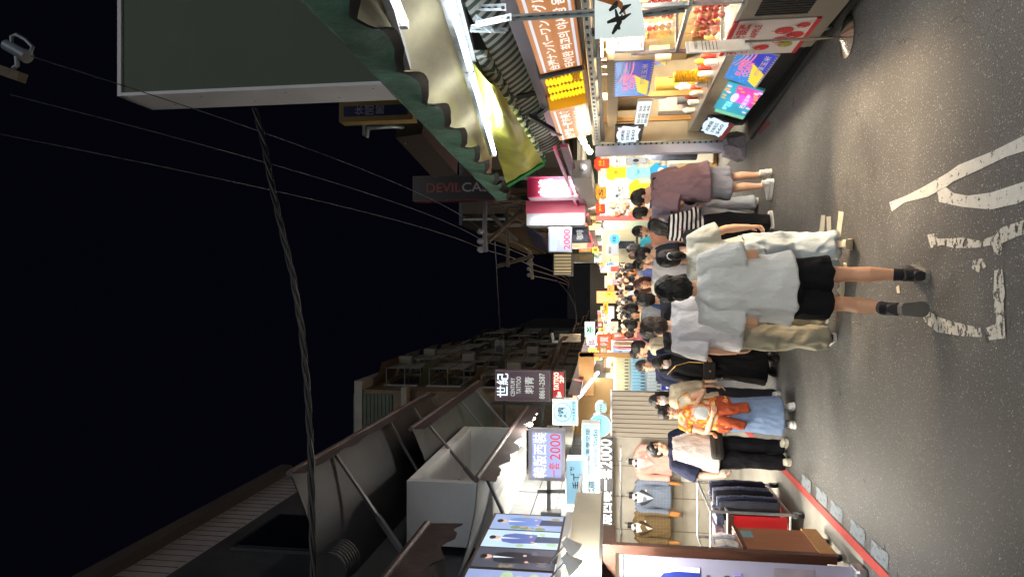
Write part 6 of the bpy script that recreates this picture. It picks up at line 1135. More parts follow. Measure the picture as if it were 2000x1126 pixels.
def tube_fit(label, p0, p1, n=1, lamp=40):
    t = thing('fluorescent_light', label, 'tube light', lerp(p0, p1, .5), 'fluorescent tubes under the right awning'); MB().bar(p0+V((.03, 0, .055)), p1+V((.03, 0, .055)), .10, .05).build('batten', galv, t); d = (p1-p0)
    for i in range(n): a, b = p0+d*((i+.04)/n), p0+d*((i+.96)/n); MB().tube([a, b], .022, 10).build('tube', tube_cool, t)
    for i in range(n+1): MB().bar(p0+d*min(1, max(0, i/n))+V((0, -.03, .02)), p0+d*min(1, max(0, i/n))+V((0, .03, .02)), .06, .07).build('lamp_holder', grey_paint, t)
    return t
def beam(label, pts, mats_, w_):
    t = thing('awning_beam', label, 'beam', lerp(pts[0], pts[1], .5), 'beams under the awning')
    for k, (m_, ww, off) in enumerate(zip(mats_, w_, (0, .09, .16))): MB().bar(pts[0]+V((off, 0, .03*k)), pts[1]+V((off, 0, .03*k)), ww, .05).build('strip', m_, t)
tube_fit('twin run of bright tubes along the green edged beam', pA(.02), pA(.98), 3, 90)
beam('long aluminium beam with a green edge carrying the tubes', (pA(0)+V((.22, 0, .0)), pA(1.06)+V((.22, 0, .0))), (galv, galv, mat('edge_green', '1f8a46', .5)), (.1, .05, .06))
for f_ in (.12, .4, .68): point('canvas_fill', pA(f_)+V((-.2, 0, .0)), 2.8, (.96, .99, 1), .06)  # extra points added beside the tubes to brighten the canvas
d_ = (A2-A1).normalized(); lt_ = area('awning_tube_light', pA(.5)+V((-.06, 0, -.06)), pA(.5)+V((-2.0, 0, -2.4)), .08, 45, (.97, .98, 1), 5.2)
B1, B2 = at(748, -60, 3.6), at(792, 46, 4.6); tube_fit('single upper tube near the cream canvas, closest to the camera', B1, B2, 1, 30)
beam('short dark beam on the canvas, closest to the camera', (at(742, -60, 3.75), at(796, 130, 5.4)), (grey_paint, dsteel, grey_paint), (.06, .05, .04))
# tarp and striped awnings
tp_ = thing('yellow_tarp', 'crinkled yellow-green tarpaulin bulging below the tubes, edged in green', 'tarpaulin', at(1000, 250, 8.5)); m = MB(); n, k = 30, 14
c00, c10, c01, c11 = at(925, 120, 6.6), at(990, 358, 10.8), at(960, 150, 6.9), at(1062, 318, 10.4)
for off in (0, .015):
    for i in range(n+1):
        for j in range(k+1):
            u, f = i/n, j/k; p = lerp(lerp(c00, c10, u), lerp(c01, c11, u), f); bl = math.sin(f*PI)*.16*(1-u**3)+.05*noise.noise(V((u*9, f*3, 1)))+.025*noise.noise(V((u*22, f*5, 4)))
            m.v.append(p+V((-bl, -off, -bl*.6+off)))
q_ = (n+1)*(k+1)
for i in range(n):
    for j in range(k): a = i*(k+1)+j; m.f += [(a, a+1, a+k+2, a+k+1), (q_+a, q_+a+k+1, q_+a+k+2, q_+a+1)]; m.m += [0, 0]
m.build('sheet', mat('tarp_yellow', 'aeae4e', .55, .25, 3, .5, 10, dirt=.2), tp_, smooth=True); MB().bar(c10+V((-.02, -.03, -.02)), c11+V((0, -.03, 0)), .1, .05).build('green_hem', mat('edge_green', '1f8a46'), tp_)
strp = bpy.data.materials.new('striped_canvas'); strp.use_nodes = True; nt = strp.node_tree; bs = nt.nodes['Principled BSDF']; tc = node(nt, 'ShaderNodeTexCoord'); wv = node(nt, 'ShaderNodeTexWave', bands_direction='Y'); wv.inputs['Scale'].default_value = 2.1; wv.inputs['Distortion'].default_value = .3
rr = node(nt, 'ShaderNodeValToRGB'); rr.color_ramp.interpolation = 'CONSTANT'; rr.color_ramp.elements[0].color = srgb('1f3d36'); rr.color_ramp.elements[1].color = srgb('9a978f'); rr.color_ramp.elements[1].position = .5; nt.links.new(tc.outputs['Object'], wv.inputs[0]); nt.links.new(wv.outputs['Fac'], rr.inputs[0]); nt.links.new(rr.outputs[0], bs.inputs['Base Color']); bs.inputs['Roughness'].default_value = .8
def striped(label, q, sag, nn=40, fr_=False):
    t = thing('striped_awning', label, 'awning', sum((V(p) for p in q), V())/4, 'green and grey striped awnings'); m = MB(); n, k = nn, 8
    for off in (0, .012):
        for i in range(n+1):
            for j in range(k+1): u, f = i/n, j/k; p = lerp(lerp(q[0], q[3], u), lerp(q[1], q[2], u), f); m.v.append(p+V((-.05*math.sin(u*PI*22)*f*(1 if fr_ else .1), 0, -sag*math.sin(f*PI)+.0*f+off)))
    q_ = (n+1)*(k+1)
    for i in range(n):
        for j in range(k): a = i*(k+1)+j; m.f += [(a, a+1, a+k+2, a+k+1), (q_+a, q_+a+k+1, q_+a+k+2, q_+a+1)]; m.m += [0, 0]
    m.build('canvas', strp, t, smooth=True); MB().bar(q[3], q[2], .04).build('end_bar', mat('edge_green', '1f8a46'), t); return t
striped('ruffled striped awning edge hanging beside the yellow tarpaulin', (at(925, 98, 6.3), at(952, 98, 6.5), at(1066, 312, 10.6), at(1040, 318, 10.6)), .02, 120, True)
striped('broad striped awning sloping back above the orange signs', (at(890, -30, 5.2), at(1000, -10, 6.4), at(1104, 284, 11.4), at(1060, 300, 10.9)), .1)
MBr = thing('metal_bracket', 'dark folding bracket bars under the broad striped awning', 'frame', at(1060, 215, 8.5))
for a, b in (((1010, 190, 8.0), (1075, 175, 8.2)), ((1020, 250, 9.0), (1080, 200, 8.6)), ((1030, 225, 8.6), (1095, 262, 9.4))): MB().bar(at(*a), at(*b), .05).build('bar', dsteel, MBr)
lb_ = thing('perforated_beam', 'long grey perforated beam with pink reflections above the orange signs', 'beam', atx(1060, 150, 2.3)); p0, p1 = atx(985, -40, 2.32), atx(1088, 262, 2.32); MB().bar(p0, p1, .05, .16).build('beam_face', mat('beam_grey', '5a565e', .4, .15, 8, metal=.4), lb_)
# big dark green sign board
Yg = 7.6; gs = thing('rooftop_signboard', 'huge dark green signboard seen from behind, framed in white metal', 'signboard', (3.5, Yg, 4.4)); xl = at(500, 174, Yg).x; zt = at(235, 186, Yg).z; zb = 4.35
MB().box((xl+.02, Yg, zb), (xl+3, Yg+.6, zt-.03)).build('green_face', mat('sign_green', '34462c', .55, .22, .9, .15, 12, dirt=.3), gs); MB().box((xl-.02, Yg-.03, zb), (xl+.019, Yg+.62, zt)).build('white_edge', mat('edge_white', 'cfcfd4', .5, .08, 2), gs); MB().box((xl-.02, Yg-.028, zt-.029), (xl+3, Yg+.62, zt+.02)).build('white_edge', MATS['edge_white'], gs)
for k in range(6): MB().disc(Fr((xl-.021, Yg+.12+.3*(k % 2), zb+.5+k*.55), (0, -1, 0)), 0, 0, .014, d=.002, n=8).build('rivet', ink, gs)
# ---- tee shirt shop --------------------------------------------------------------------------------
YT = 14.2; ts = thing('tee_display', 'tall wire grid display hung with printed tee shirts', 'display', (2.2, YT, 0)); x0, x1 = at(1250, 425, YT).x, at(1250, 286, YT).x; z1 = at(1168, 350, YT).z
MB().box((x0, YT+.1, .05), (x1+.4, YT+.16, z1)).build('back_board', mat('tee_board', 'c9bfa6', .6, .1, 3), ts); g = MB()
for k in range(18): g.bar((x0+(x1-x0)*k/17, YT+.06, .8), (x0+(x1-x0)*k/17, YT+.06, z1), .008)
for k in range(14): g.bar((x0, YT+.06, .85+k*(z1-.9)/13), (x1, YT+.06, .85+k*(z1-.9)/13), .008)
g.build('wire_grid', steel, ts)
MB().box((x1+.4, colY+.3, .03), (x1+.5, YT+.4, 2.6)).build('side_wall', mat('shop_side', 'b7b0a0', .6, .1, 3), ts); MB().box((x0, YT-.5, .02), (x1+.3, YT+.09, .7)).build('plinth', wood_lt, ts, bevel=.01)
MB().box((1.95, colY+.3, 2.58), (x1+.5, YT+.5, 2.63)).build('ceiling', mat('shop_ceiling', 'cfc8b6', .6, .05, 2), ts)
def tee(label, xt, xb, ya, yb, m, prt=None):
    fr, w, h = FC(YT+.02, xt, xb, ya, yb); t = thing('tee_shirt', label, 'tee shirt', fr.p(w/2, 0), 'tee shirts on the wire grid'); n = 14; pts = [(.18, 0), (.82, 0), (.82, .62), (.92, .55), (1.02, .72), (.78, .97), (.62, 1), (.5, .93), (.38, 1), (.22, .97), (-.02, .72), (.08, .55), (.18, .62)]; m_ = MB()
    f = [fr.p(a*w, b*h, .02+.012*math.sin(a*9+b*5)) for a, b in pts]; b2 = [fr.p(a*w, b*h, -.02) for a, b in pts]; q = len(pts)
    m_.add(f+b2, [tuple(range(q)), tuple(range(2*q-1, q-1, -1))]+[(i, q+i, q+(i+1) % q, (i+1) % q) for i in range(q)]); m_.build('shirt_cloth', m, t)
    for s, a, b, ww, hh, mm in (prt or ()):
        if s == 'o': MB().disc(fr, a*w, b*h, ww*w, hh*h, .036, 14).build('print_shape', mm, t)
        else: lettering(fr, s, a*w, b*h, ww*w, hh*h, mm, t, d=.037)
    return t
ty = cloth('tee_yellow', 'e0b92a', .06); tw = cloth('tee_white', 'd8d8d4', .04); ttq = cloth('tee_aqua', '7fc8d0', .05); tbl = cloth('tee_blue', '2f8fd0', .06); trd = cloth('tee_red', 'd2402c', .06); tor = cloth('tee_orange', 'd98a2a', .06); tlv = cloth('tee_lavender', 'b9b0d0', .05); tgy = cloth('tee_grey', '8f939b', .08)
tee('red tee with yellow lettering at the top by the pale column', 1160, 1190, 306, 333, trd, [('台灣', .3, .5, .4, .2, ty), ('TAIWAN', .28, .3, .44, .12, ty)])
tee('white tee with a loose black scribble below the red one', 1190, 1222, 304, 326, tw, [('台', .35, .35, .3, .35, ink)]); tee('grey patterned tee under the scribble tee', 1222, 1262, 306, 322, tgy, [('o', .5, .5, .2, .15, charcoal)])
tee('mustard tee with a bow print, second column', 1184, 1222, 322, 352, ty, [('o', .5, .5, .12, .1, tor)]); tee('aqua tee with thin lettering in the middle of the grid', 1223, 1270, 322, 352, ttq, [('Taipei', .3, .4, .4, .2, ink_teal)]); tee('bright blue tee with a round confetti print', 1270, 1312, 318, 350, tbl, [('o', .5, .5, .2, .16, tw), ('o', .46, .56, .06, .05, trd), ('o', .56, .46, .06, .05, ty)])
tee('white tee with blue seal and black writing, larger', 1182, 1228, 352, 396, tw, [('o', .3, .5, .07, .07, ink_teal), ('台灣製', .3, .32, .45, .14, ink), ('TAIPEI', .3, .2, .45, .1, ink)]); tee('plain bright yellow tee next to the plush toys', 1228, 1275, 350, 396, ty); tee('pale lavender tee half hidden by the mauve man', 1275, 1312, 352, 376, tlv); tee('orange tee with a spiral print at the upper corner', 1163, 1184, 360, 392, tor, [('S', .3, .3, .4, .4, ink)])
tee('second red tee beside the spiral tee', 1163, 1182, 394, 420, trd, [('夜市', .25, .4, .5, .25, ty)])
hc = (cloth('coat_slate', '43464f'), cloth('coat_violet', '5b5a70'), black_cloth)
for k in range(3): c = at(1310, 303-k*3, YT-2.2+k*.3); tag(MB().rings([(c.x, c.y, .62, .09, .20), (c.x, c.y, 1.15, .09, .2), (c.x, c.y, 1.38, .07, .19), (c.x, c.y, 1.46, .03, .08), (c.x, c.y, 1.52, .01, .01)], 14).build('hanging_coat', hc[k], smooth=True), ('slate grey', 'violet-grey', 'black')[k]+' garment hanging behind the pale column', 'garment', 'garments behind the pale column')
cr = tag(MB().box((x1-.5, YT-.75, .12), (x1+.2, YT-.15, .95)).build('glass_counter', mat('counter_pale', 'c9c2ae', .3, .08, 3), bevel=.02), 'pale counter beneath the tee shirts', 'counter')
plc = [mat('plush_'+c, c, .95, .2, 30, .5, 90) for c in ('d9c3a0', 'e0d2b8', 'c98f7a', 'b96a50', 'd9b070')]
for k in range(34):
    c = at(1196+rnd.random()*104, 398+rnd.random()*24, YT-.1); r = rnd.uniform(.045, .065); t = MB().ell(c, (r, r, r*.92), 12, 8)
    for s in (-1, 1): t.ell(c+V((s*r*.6, 0, r*.75)), (r*.34, r*.3, r*.34), 8, 6)
    tag(t.build('plush_toy', plc[k % 5], smooth=True), ('cream', 'pale cream', 'salmon', 'russet', 'golden')[k % 5]+' round plush charm hanging in the bunch by the yellow tee', 'plush toy', ('cream', 'pale cream', 'salmon', 'russet', 'golden')[k % 5]+' plush charms')
t = thing('tube_light', 'white tube light over the tee shirts', 'tube light', (1.95, 13, 2.5)); MB().tube([(2.0, 11.2, 2.5), (2.0, 13.8, 2.5)], .022, 10).build('tube', tube_cool, t); MB().bar((2.0, 11.15, 2.54), (2.0, 13.85, 2.54), .07, .04).build('batten', white_paint, t)
area('tee_shop_light', (2.05, 12.4, 2.46), (2.2, 14.0, 1.2), .4, 130, (1, .96, .86), 2.4)
t = thing('red_board', 'tall red edged board closing the tee shop beside the plush toys', 'board', at(1300, 428, YT)); fr, w, h = FC(YT-.1, 1163, 1330, 420, 430); MB().fbox(fr, 0, w, 0, h, -.06, 0).build('panel', mat('board_red', 'b24a44', .6, .1, 4), t)
t = thing('partition', 'grey-green partition board beyond the red board', 'partition', at(1300, 440, 15.5)); fr, w, h = FC(15.6, 1180, 1330, 426, 448); MB().fbox(fr, 0, w, 0, h, -.06, 0).build('panel', mat('board_sage', '93a08f', .6, .08, 3), t)
t = thing('cream_partition', 'cream stall wall with a menu grid behind the man in peach', 'wall', at(1300, 480, 16.5)); fr, w, h = FC(16.6, 1176, 1330, 446, 512); MB().fbox(fr, 0, w, 0, h, -.08, 0).build('panel', mat('board_cream', 'c3bb9f', .6, .08, 3), t)
for k in range(5): MB().fbox(fr, w*.55, w*.95, h*(.3+.06*k), h*(.33+.06*k), 0, .004).build('menu_line', ink_grey, t)
c = at(1200, 467, 16.2); t = thing('round_sign', 'round pale blue lit sign on the cream stall wall', 'sign', c); f = Fr(c, (1, 0, 0)); MB().tube([c+V((0, .1, 0)), c], .135, 28).build('drum', plastic_w, t); MB().disc(f, 0, 0, .125, d=.004, n=28).build('panel', emit('panel_roundblue', '58b8f0', 1.0), t); lettering(f, '茶飲', -.07, -.04, .14, .09, ink, t, d=.008)
for (x0, x1, y0, y1, Y, col, k, lb) in ((1184, 1208, 478, 498, 16, 'b9bcc4', .5, 'pale sketch poster left of the round blue sign'), (1186, 1208, 500, 512, 15.8, 'e6e6a0', .8, 'pale yellow hanging banner over the lane'), (1208, 1240, 470, 486, 16.3, '2a2f45', .1, 'dark menu grid board under the round blue sign')):
    fr, w, h = FC(Y, x0, x1, y0, y1); sign('small_sign', lb, 'sign', fr, w, h, .03, emit('small_'+col, col, k), plastic_w, [('MENU', .2, .6, .6, .2, ink)], .005)
area('right_far_light', (1.7, 15.4, 2.5), (1.2, 16, 1), .5, 50, (1, .92, .76), 1.5)
# ---- signs hung over the right row -----------------------------------------------------------------
fr, w, h = FC(13.4, 1030, 1130, 345, 385); t = sign('neon_sign', 'tilted magenta neon box with glowing pink and blue characters', 'sign', fr, w, h, .5, emit('neon_wine', '6a1030', .25), mat('neon_wine_case', '8f2446', .4), [('串燒', .08, .46, .8, .32, emit('neon_whitepink', 'ffb8c0', 1.6, sample=False), .05), ('熱炒', .1, .2, .7, .24, MATS['neon_whitepink'], .05), ('冷飲', .45, .05, .4, .12, emit('neon_ice', '6fb0ff', 2.5, sample=False), .04)], .02)
point('neon_glow', at(1070, 365, 12.9), 5, (1, .12, .3), .15)
fr, w, h = FC(14.6, 1028, 1142, 392, 440); t = thing('box_sign', 'long pink topped white box sign lit from a lamp on its face', 'box sign', fr.p(w/2, 0)); MB().fbox(fr, 0, w, 0, h, -.6, 0).build('casing', mat('box_white', 'b9bcc0', .35, .05, 3), t, bevel=.01); MB().fbox(fr, w*.5, w+.01, -.005, h+.01, -.59, .008).build('pink_panel', mat('box_pink', 'c2506a', .4, .05, 3), t); MB().fbox(fr, w*.12, w*.2, h*.1, h*.9, .01, .06).build('lamp_tube', tube_cool, t); MB().fbox(fr, w*.2, w*.45, h*.3, h*.45, .008, .014).build('white_mark', emit('mark_white', 'ffffff', 2), t)
point('box_sign_glow', at(1080, 432, 14.2), 3, (.95, .97, 1), .1)
fr, w, h = FC(14.4, 1071, 1117, 443, 492); sign('led_sign', 'lavender LED sign over the right row with cyan characters and a red price', 'LED sign', fr, w, h, .12, face_lav, steel, [('韓版西裝', .05, .62, .88, .3, led_c, .0), ('一套', .3, .38, .34, .18, led_w, .0), ('2000', .1, .08, .8, .26, led_r, .01)], .025)
fr, w, h = FC(15.2, 1115, 1150, 442, 474); sign('dark_sign', 'dark violet sign with small pale strokes behind the lavender LED sign', 'sign', fr, w, h, .1, mat('sign_violet', '3a3a55', .5), black_paint, [('咖啡', .2, .3, .6, .4, MATS['sign_pale'])], .02)
fr, w, h = FC(17.0, 1113, 1146, 468, 484); sign('box_sign', 'warm cream lit box sign over the right row', 'box sign', fr, w, h, .4, emit('panel_creamlit', 'f0d9a8', .8), plastic_w, [], .01); fr, w, h = FC(18.5, 1130, 1156, 484, 492); sign('box_sign', 'amber lit sign strip beneath the cream box sign', 'box sign', fr, w, h, .3, emit('panel_amberlit', 'f0a020', .9), black_paint, [('燒烤', .2, .3, .6, .5, MATS['sign_pale'])], .01)
fr, w, h = FC(20, 1120, 1160, 494, 512); sign('box_sign', 'olive grey sign with a faint emblem further along the right row', 'box sign', fr, w, h, .3, mat('sign_olive', '8f8a70', .4, .1, 3), dsteel, [('茶', .3, .3, .4, .4, mat('gold_print', 'c9a04a', .4))], .02)
fr, w, h = FC(17.5, 1080, 1118, 494, 538); sign('box_sign', 'row of cream slats lit as a box sign below the dark balcony', 'box sign', fr, w, h, .4, emit('panel_slat', 'cdb688', .5), dsteel, [], .03); t = [o for o in C.objects if o.name.startswith('box_sign') and o.get('label', '').startswith('row of cream')][0]; [MB().fbox(fr, w*(.1+.14*k), w*(.14+.14*k), 0, h, .008, .03).build('slat', dsteel, t) for k in range(6)]
red_eave = thing('eave_canopy', 'maroon edged sheet eave running over the tee shop front', 'canopy', (2.3, 13, 2.7)); p0, p1 = atx(1102, 284, 2.1), atx(1166, 480, 1.35); MB().bar(p0, p1, .05, .12).build('edge', mat('eave_wine', '5d1c30', .45, .1, 5), red_eave); MB().bar(p0+V((-.03, 0, .14)), p1+V((-.03, 0, .14)), .05).build('red_pipe', mat('pipe_red', 'b02a48', .35), red_eave)
m = MB().add([p0+V((.04, 0, .02)), p1+V((.04, 0, .02)), p1+V((1.4, 0, .35)), p0+V((1.6, 0, .35))], [(0, 3, 2, 1)]); m.build('sheet', mat('eave_sheet', '6a5f5a', .6, .15, 3), red_eave)
gb_ = thing('roller_box', 'grey boxed roller shutter housing above the tee shirts', 'shutter box', atx(1150, 350, 1.95)); MB().bar(atx(1136, 330, 1.98), atx(1158, 410, 1.98), .3, .3).build('housing', mat('housing_grey', '6f6762', .5, .12, 4), gb_)
# ---- dark upper buildings, unlit signs, pole and wires ---------------------------------------------
ub = thing('shop_house', 'dark shop house above the market awning on the right row', 'house', (6, 14, 0)); dk = mat('house_dark', '2a2928', .75, .25, 2, .2, 10, dirt=.4); MB().box((3.05, 8.6, 2.6), (9, 13.4, 4.9)).build('wall', dk, ub); MB().box((2.85, 8.6, 4.9), (9, 13.4, 5.0)).build('roof_slab', dsteel, ub)
hw = mat('house_warm', '453b2f', .75, .25, 2, .2, 10, dirt=.5); rt = mat('rail_tan', '7a6c52', .5, .2, 9); ftm = mat('frame_tan', '5d5242', .6)
def old_house(label, Y0, Y1, X0, zt, zs):
    t = thing('old_house', label, 'house', (5, (Y0+Y1)/2, 0)); MB().box((X0+.7, Y0, 2.9), (9, Y1, zt)).build('wall', hw, t); MB().box((X0+.3, Y0, zt), (9, Y1, zt+.12)).build('roof_slab', dsteel, t)
    for z in zs:
        MB().box((X0, Y0+.2, z), (X0+.7, Y1-.2, z+.12)).build('balcony_slab', hw, t); g = MB(); n = int((Y1-Y0-.4)/.5)
        for k in range(n): g.bar((X0, Y0+.3+k*.5, z+.12), (X0, Y0+.3+k*.5, z+.95), .03)
        g.bar((X0, Y0+.2, z+.95), (X0, Y1-.2, z+.95), .05); g.bar((X0, Y0+.2, z+.55), (X0, Y1-.2, z+.55), .03); g.build('balcony_rail', rt, t)
        for k in range(int((Y1-Y0-1)/3)): wn = MB().box((X0+.64, Y0+.9+k*3, z+.2), (X0+.7, Y0+2.6+k*3, min(zt-.1, z+1.6))).build('window_frame', ftm, t); MB().box((X0+.63, Y0+1+k*3, z+.3), (X0+.639, Y0+2.5+k*3, min(zt-.2, z+1.5))).build('pane', gl, wn)
    MB().tube([(X0+.5, Y0+.1, 3), (X0+.5, Y0+.1, zt)], .05, 10).build('drainpipe', galv, t)
old_house('low dim house with a railed balcony beside the lavender LED sign, right row', 15.2, 24, 2.0, 5.0, (3.75,))
old_house('taller dim house with tan balcony rails further down the right row', 24.2, 40, 2.0, 7.4, (3.9, 5.8))
aw3 = thing('grey_awning', 'folded slate-blue awning below the balcony on the right row', 'awning', at(1040, 470, 15.6)); a, b, c, d = at(1028, 436, 15.4), at(1064, 462, 15.4), at(1078, 496, 17.5), at(1046, 480, 17.5); MB().add([a, b, c, d, a+V((0, 0, .06)), b+V((0, 0, .06)), c+V((0, 0, .06)), d+V((0, 0, .06))], [(0, 1, 2, 3), (7, 6, 5, 4), (0, 4, 5, 1), (1, 5, 6, 2), (2, 6, 7, 3)]).build('sheet', mat('awning_slate', '4d4c63', .5, .2, 4), aw3)
fr, w, h = FC(13.6, 806, 968, 342, 392); t = sign('vertical_sign', 'tall unlit black sign with red edges and pale lettering', 'sign', fr, w, h, .25, mat('sign_black', '0d0d10', .4), mat('sign_rededge', '4a1418', .4), [], .02)
f4 = Fr(fr.p(w*.78, 0, .012), fr.v, -fr.u)
f4 = Fr(fr.p(w*.70, h*.22, .012), (0, 0, 1), (-1, 0, 0)) if False else None
put = MB(); k_ = 0
for s, mm in (('CASE', MATS['sign_pale']), ('DEVIL', mat('sign_dullred', '6a2420', .5))):
    mb = MB(); vs, fs = text_mesh(s, .01, 0); L0 = (.40 if s == 'CASE' else .83); ln = .40*h if s == 'CASE' else .42*h
    mb.add([fr.p(w*(.34+.36*y), h*L0-x*ln if False else h*(L0-.0)-x*ln, .011) for x, y, z in vs], [tuple(reversed(f)) if False else f for f in fs]); mb.build('lettering', mat('sign_dullwhite', '77777a', .5) if s == 'CASE' else mm, t)
fr, w, h = FC(10.4, 662, 806, 196, 236); t = sign('vertical_sign', 'tall blue sign in a tan frame, unlit, beside the white edged signboard', 'sign', fr, w, h, .25, mat('sign_navy', '1a2350', .5), mat('frame_ochre', '8a7448', .5), [('休', .3, .66, .45, .12, mat('sign_dulllilac', '8f8fae', .5)), ('閒', .3, .52, .45, .12, mat('sign_dulllilac', '8f8fae', .5)), ('館', .3, .38, .45, .12, mat('sign_dulllilac', '8f8fae', .5))], .08)
t = thing('pipe_frame', 'grey pipe bracket frame under the tall blue sign', 'frame', at(770, 260, 11)); pp = [at(712, 236, 11), at(712, 264, 11), at(716, 268, 11), at(720, 250, 11), at(768, 246, 11), at(800, 250, 11.4), at(806, 270, 11.4), at(790, 278, 11.4)]; MB().tube(pp, .04, 8).build('pipe', galv, t, smooth=True)
MB().bar(at(800, 250, 11.2), at(870, 330, 12.6), .3, .5).build('soffit_box', mat('soffit_brown', '352e28', .6, .2, 4), t)
gl_ = thing('unit_bracket', 'rusty steel lattice bracket and ducts on the dark right hand houses', 'frame', at(960, 440, 14.8))
for a, b in (((946, 378, 14.6), (950, 490, 14.6)), ((950, 400, 14.6), (1020, 402, 14.8)), ((955, 470, 14.6), (1020, 410, 15)), ((960, 420, 14.6), (1010, 470, 15)), ((990, 400, 14.8), (992, 520, 16)), ((965, 440, 14.8), (1030, 440, 15)), ((970, 520, 16), (1040, 500, 16.2))): MB().bar(at(*a), at(*b), .07).build('strut', mat('lattice_rust', '3d362e', .6, .3, 6, dirt=.3), gl_)
0 and aircon(at(1000, 452, 15.3), 'weathered air conditioner unit in the lattice bracket, right side', .9); 0 and aircon(at(980, 520, 18), 'weathered air conditioner unit under the balcony roof, right side', 1)
pl = thing('wire_bracket', 'grey steel upright with three insulators carrying the wires', 'bracket', at(946, 440, 14.4)); MB().bar(at(947, 372, 14.4), at(947, 492, 14.4), .09).build('crossarm', mat('arm_grey', '505358', .5), pl); ins = [at(944, y, 14.4) for y in (452, 471, 487)]
for p in ins: MB().ell(p+V((0, 0, .05)), (.07, .07, .09), 12, 8).build('insulator', mat('insulator_white', '7b7e82', .3), pl, smooth=True)
pl2 = thing('wire_bracket', 'tan steel upright with two insulators further along the wires', 'bracket', at(1035, 535, 24)); MB().bar(at(1034, 488, 24), at(1040, 545, 24), .1).build('crossarm', mat('rail_tan', '8a7a5c'), pl2); ins2 = [at(1034, y, 24) for y in (513, 525, 537)]
for p in ins2: MB().ell(p, (.08, .08, .1), 10, 7).build('insulator', MATS['insulator_white'], pl2, smooth=True)
wm = mat('wire_grey', '3a3b43', .5); wk = mat('cable_black', '0c0c0e', .5, .2, 8)
for i, (y0, lb) in enumerate(((110, 'uppermost thin power wire over the lane, nearest the signboard'), (185, 'middle thin power wire over the lane'), (258, 'lowest thin power wire over the lane, nearest its middle'))):
    a = at(60+i*-40, y0, 5.0); b = ins[i]; m = MB(); pts = [lerp(a, b, k/24)+V((0, 0, -.55*4*(k/24)*(1-k/24))) for k in range(25)]; m.tube(pts, .005, 5); pts = [lerp(b, ins2[i], k/10)+V((0, 0, -.5*4*(k/10)*(1-k/10))) for k in range(11)]; m.tube(pts, .010, 5); pts = [lerp(ins2[i], at(1110, 556+i*3, 50), k/8)+V((0, 0, -.5*4*(k/8)*(1-k/8))) for k in range(9)]; m.tube(pts, .015, 5)
    tag(m.build('power_wire', wm), lb, 'wire', 'thin power wires')
cbl = MB(); ky = [(498, 212), (515, 280), (528, 350), (548, 440), (572, 540), (590, 650), (600, 760), (607, 880), (609, 1000), (612, 1135)]
for s in range(3):
    pts = []
    for k in range(len(ky)*6-5):
        i = min(len(ky)-2, k//6); f = (k % 6)/6 if k < len(ky)*6-6 else 1; x = lerp(ky[i][0], ky[i+1][0], f); y = lerp(ky[i][1], ky[i+1][1], f); p = at(x, y, 5.2+1.2*(1-y/1126)); a = k*.75+s*2.1; pts.append(p+V((0, math.cos(a)*.02, math.sin(a)*.017)))
    cbl.tube(pts, .015, 7)
tag(cbl.build('overhead_cable', wk, smooth=True), 'thick twisted black cable strung across the lane overhead', 'cable')
tag(MB().tube([lerp(at(965, 450, 16), at(980, 700, 24), k/10) for k in range(11)], .012, 5).build('cross_wire', wm), 'faint thin wire crossing the lane beside the far bracket', 'wire')
for i, (a, b) in enumerate((((1085, 545, 20), (1120, 650, 20)), ((1105, 520, 24), (1112, 690, 26)))): tag(MB().tube([lerp(at(*a), at(*b), k/10)+V((0, 0, -.3*4*(k/10)*(1-k/10))) for k in range(11)], .014, 5).build('cross_wire', wk), ('dark wire sagging over the far crowd, nearer', 'dark wire sagging over the far crowd, further')[i], 'wire')
ut = thing('insulator_arm', 'wooden utility crossarm with a grey cutout insulator, far above the signboard', 'utility arm', at(30, 120, 9)); MB().bar(at(-25, 128, 9), at(44, 152, 9), .16, .14).build('timber_arm', mat('timber_grey', '6a5d4a', .8, .3, 8), ut); MB().tube([at(12, 88, 9), at(48, 108, 9)], .085, 14).build('insulator', mat('cutout_blue', '77858f', .3), ut, smooth=True); MB().tube([at(48, 108, 9), at(54, 112, 9)], .1, 14).build('insulator_cap', MATS['insulator_white'], ut, smooth=True); MB().tube([at(24, 90, 9), at(22, 72, 9), at(32, 68, 9), at(50, 78, 9), at(64, 92, 9), at(58, 106, 9)], .03, 8).build('fuse_link', galv, ut, smooth=True); MB().tube([at(32, 108, 9), at(34, 128, 9), at(26, 134, 9)], .035, 8).build('bracket', galv, ut, smooth=True)
# far end of the lane: dim houses closing it
for (x0, x1, Y, h_, lb) in ((-14, -3.6, 62, 11, 'dim block closing the left side of the lane far off'), (2.6, 14, 40, 7.5, 'dim house row beyond the balcony house on the right'), (-6, 8, 95, 8, 'dark building across the far end of the lane')):
    t = thing('far_house', lb, 'house', ((x0+x1)/2, Y, 0)); MB().box((x0, Y, 0), (x1, Y+20, h_)).build('wall', mat('house_dark', '2a2928'), t)
    for k in range(4): MB().box((x0+1+k*2.2, Y-.05, h_-3), (x0+2.3+k*2.2, Y-.005, h_-1.6)).build('window', gl, t) if x0 < -10 else None

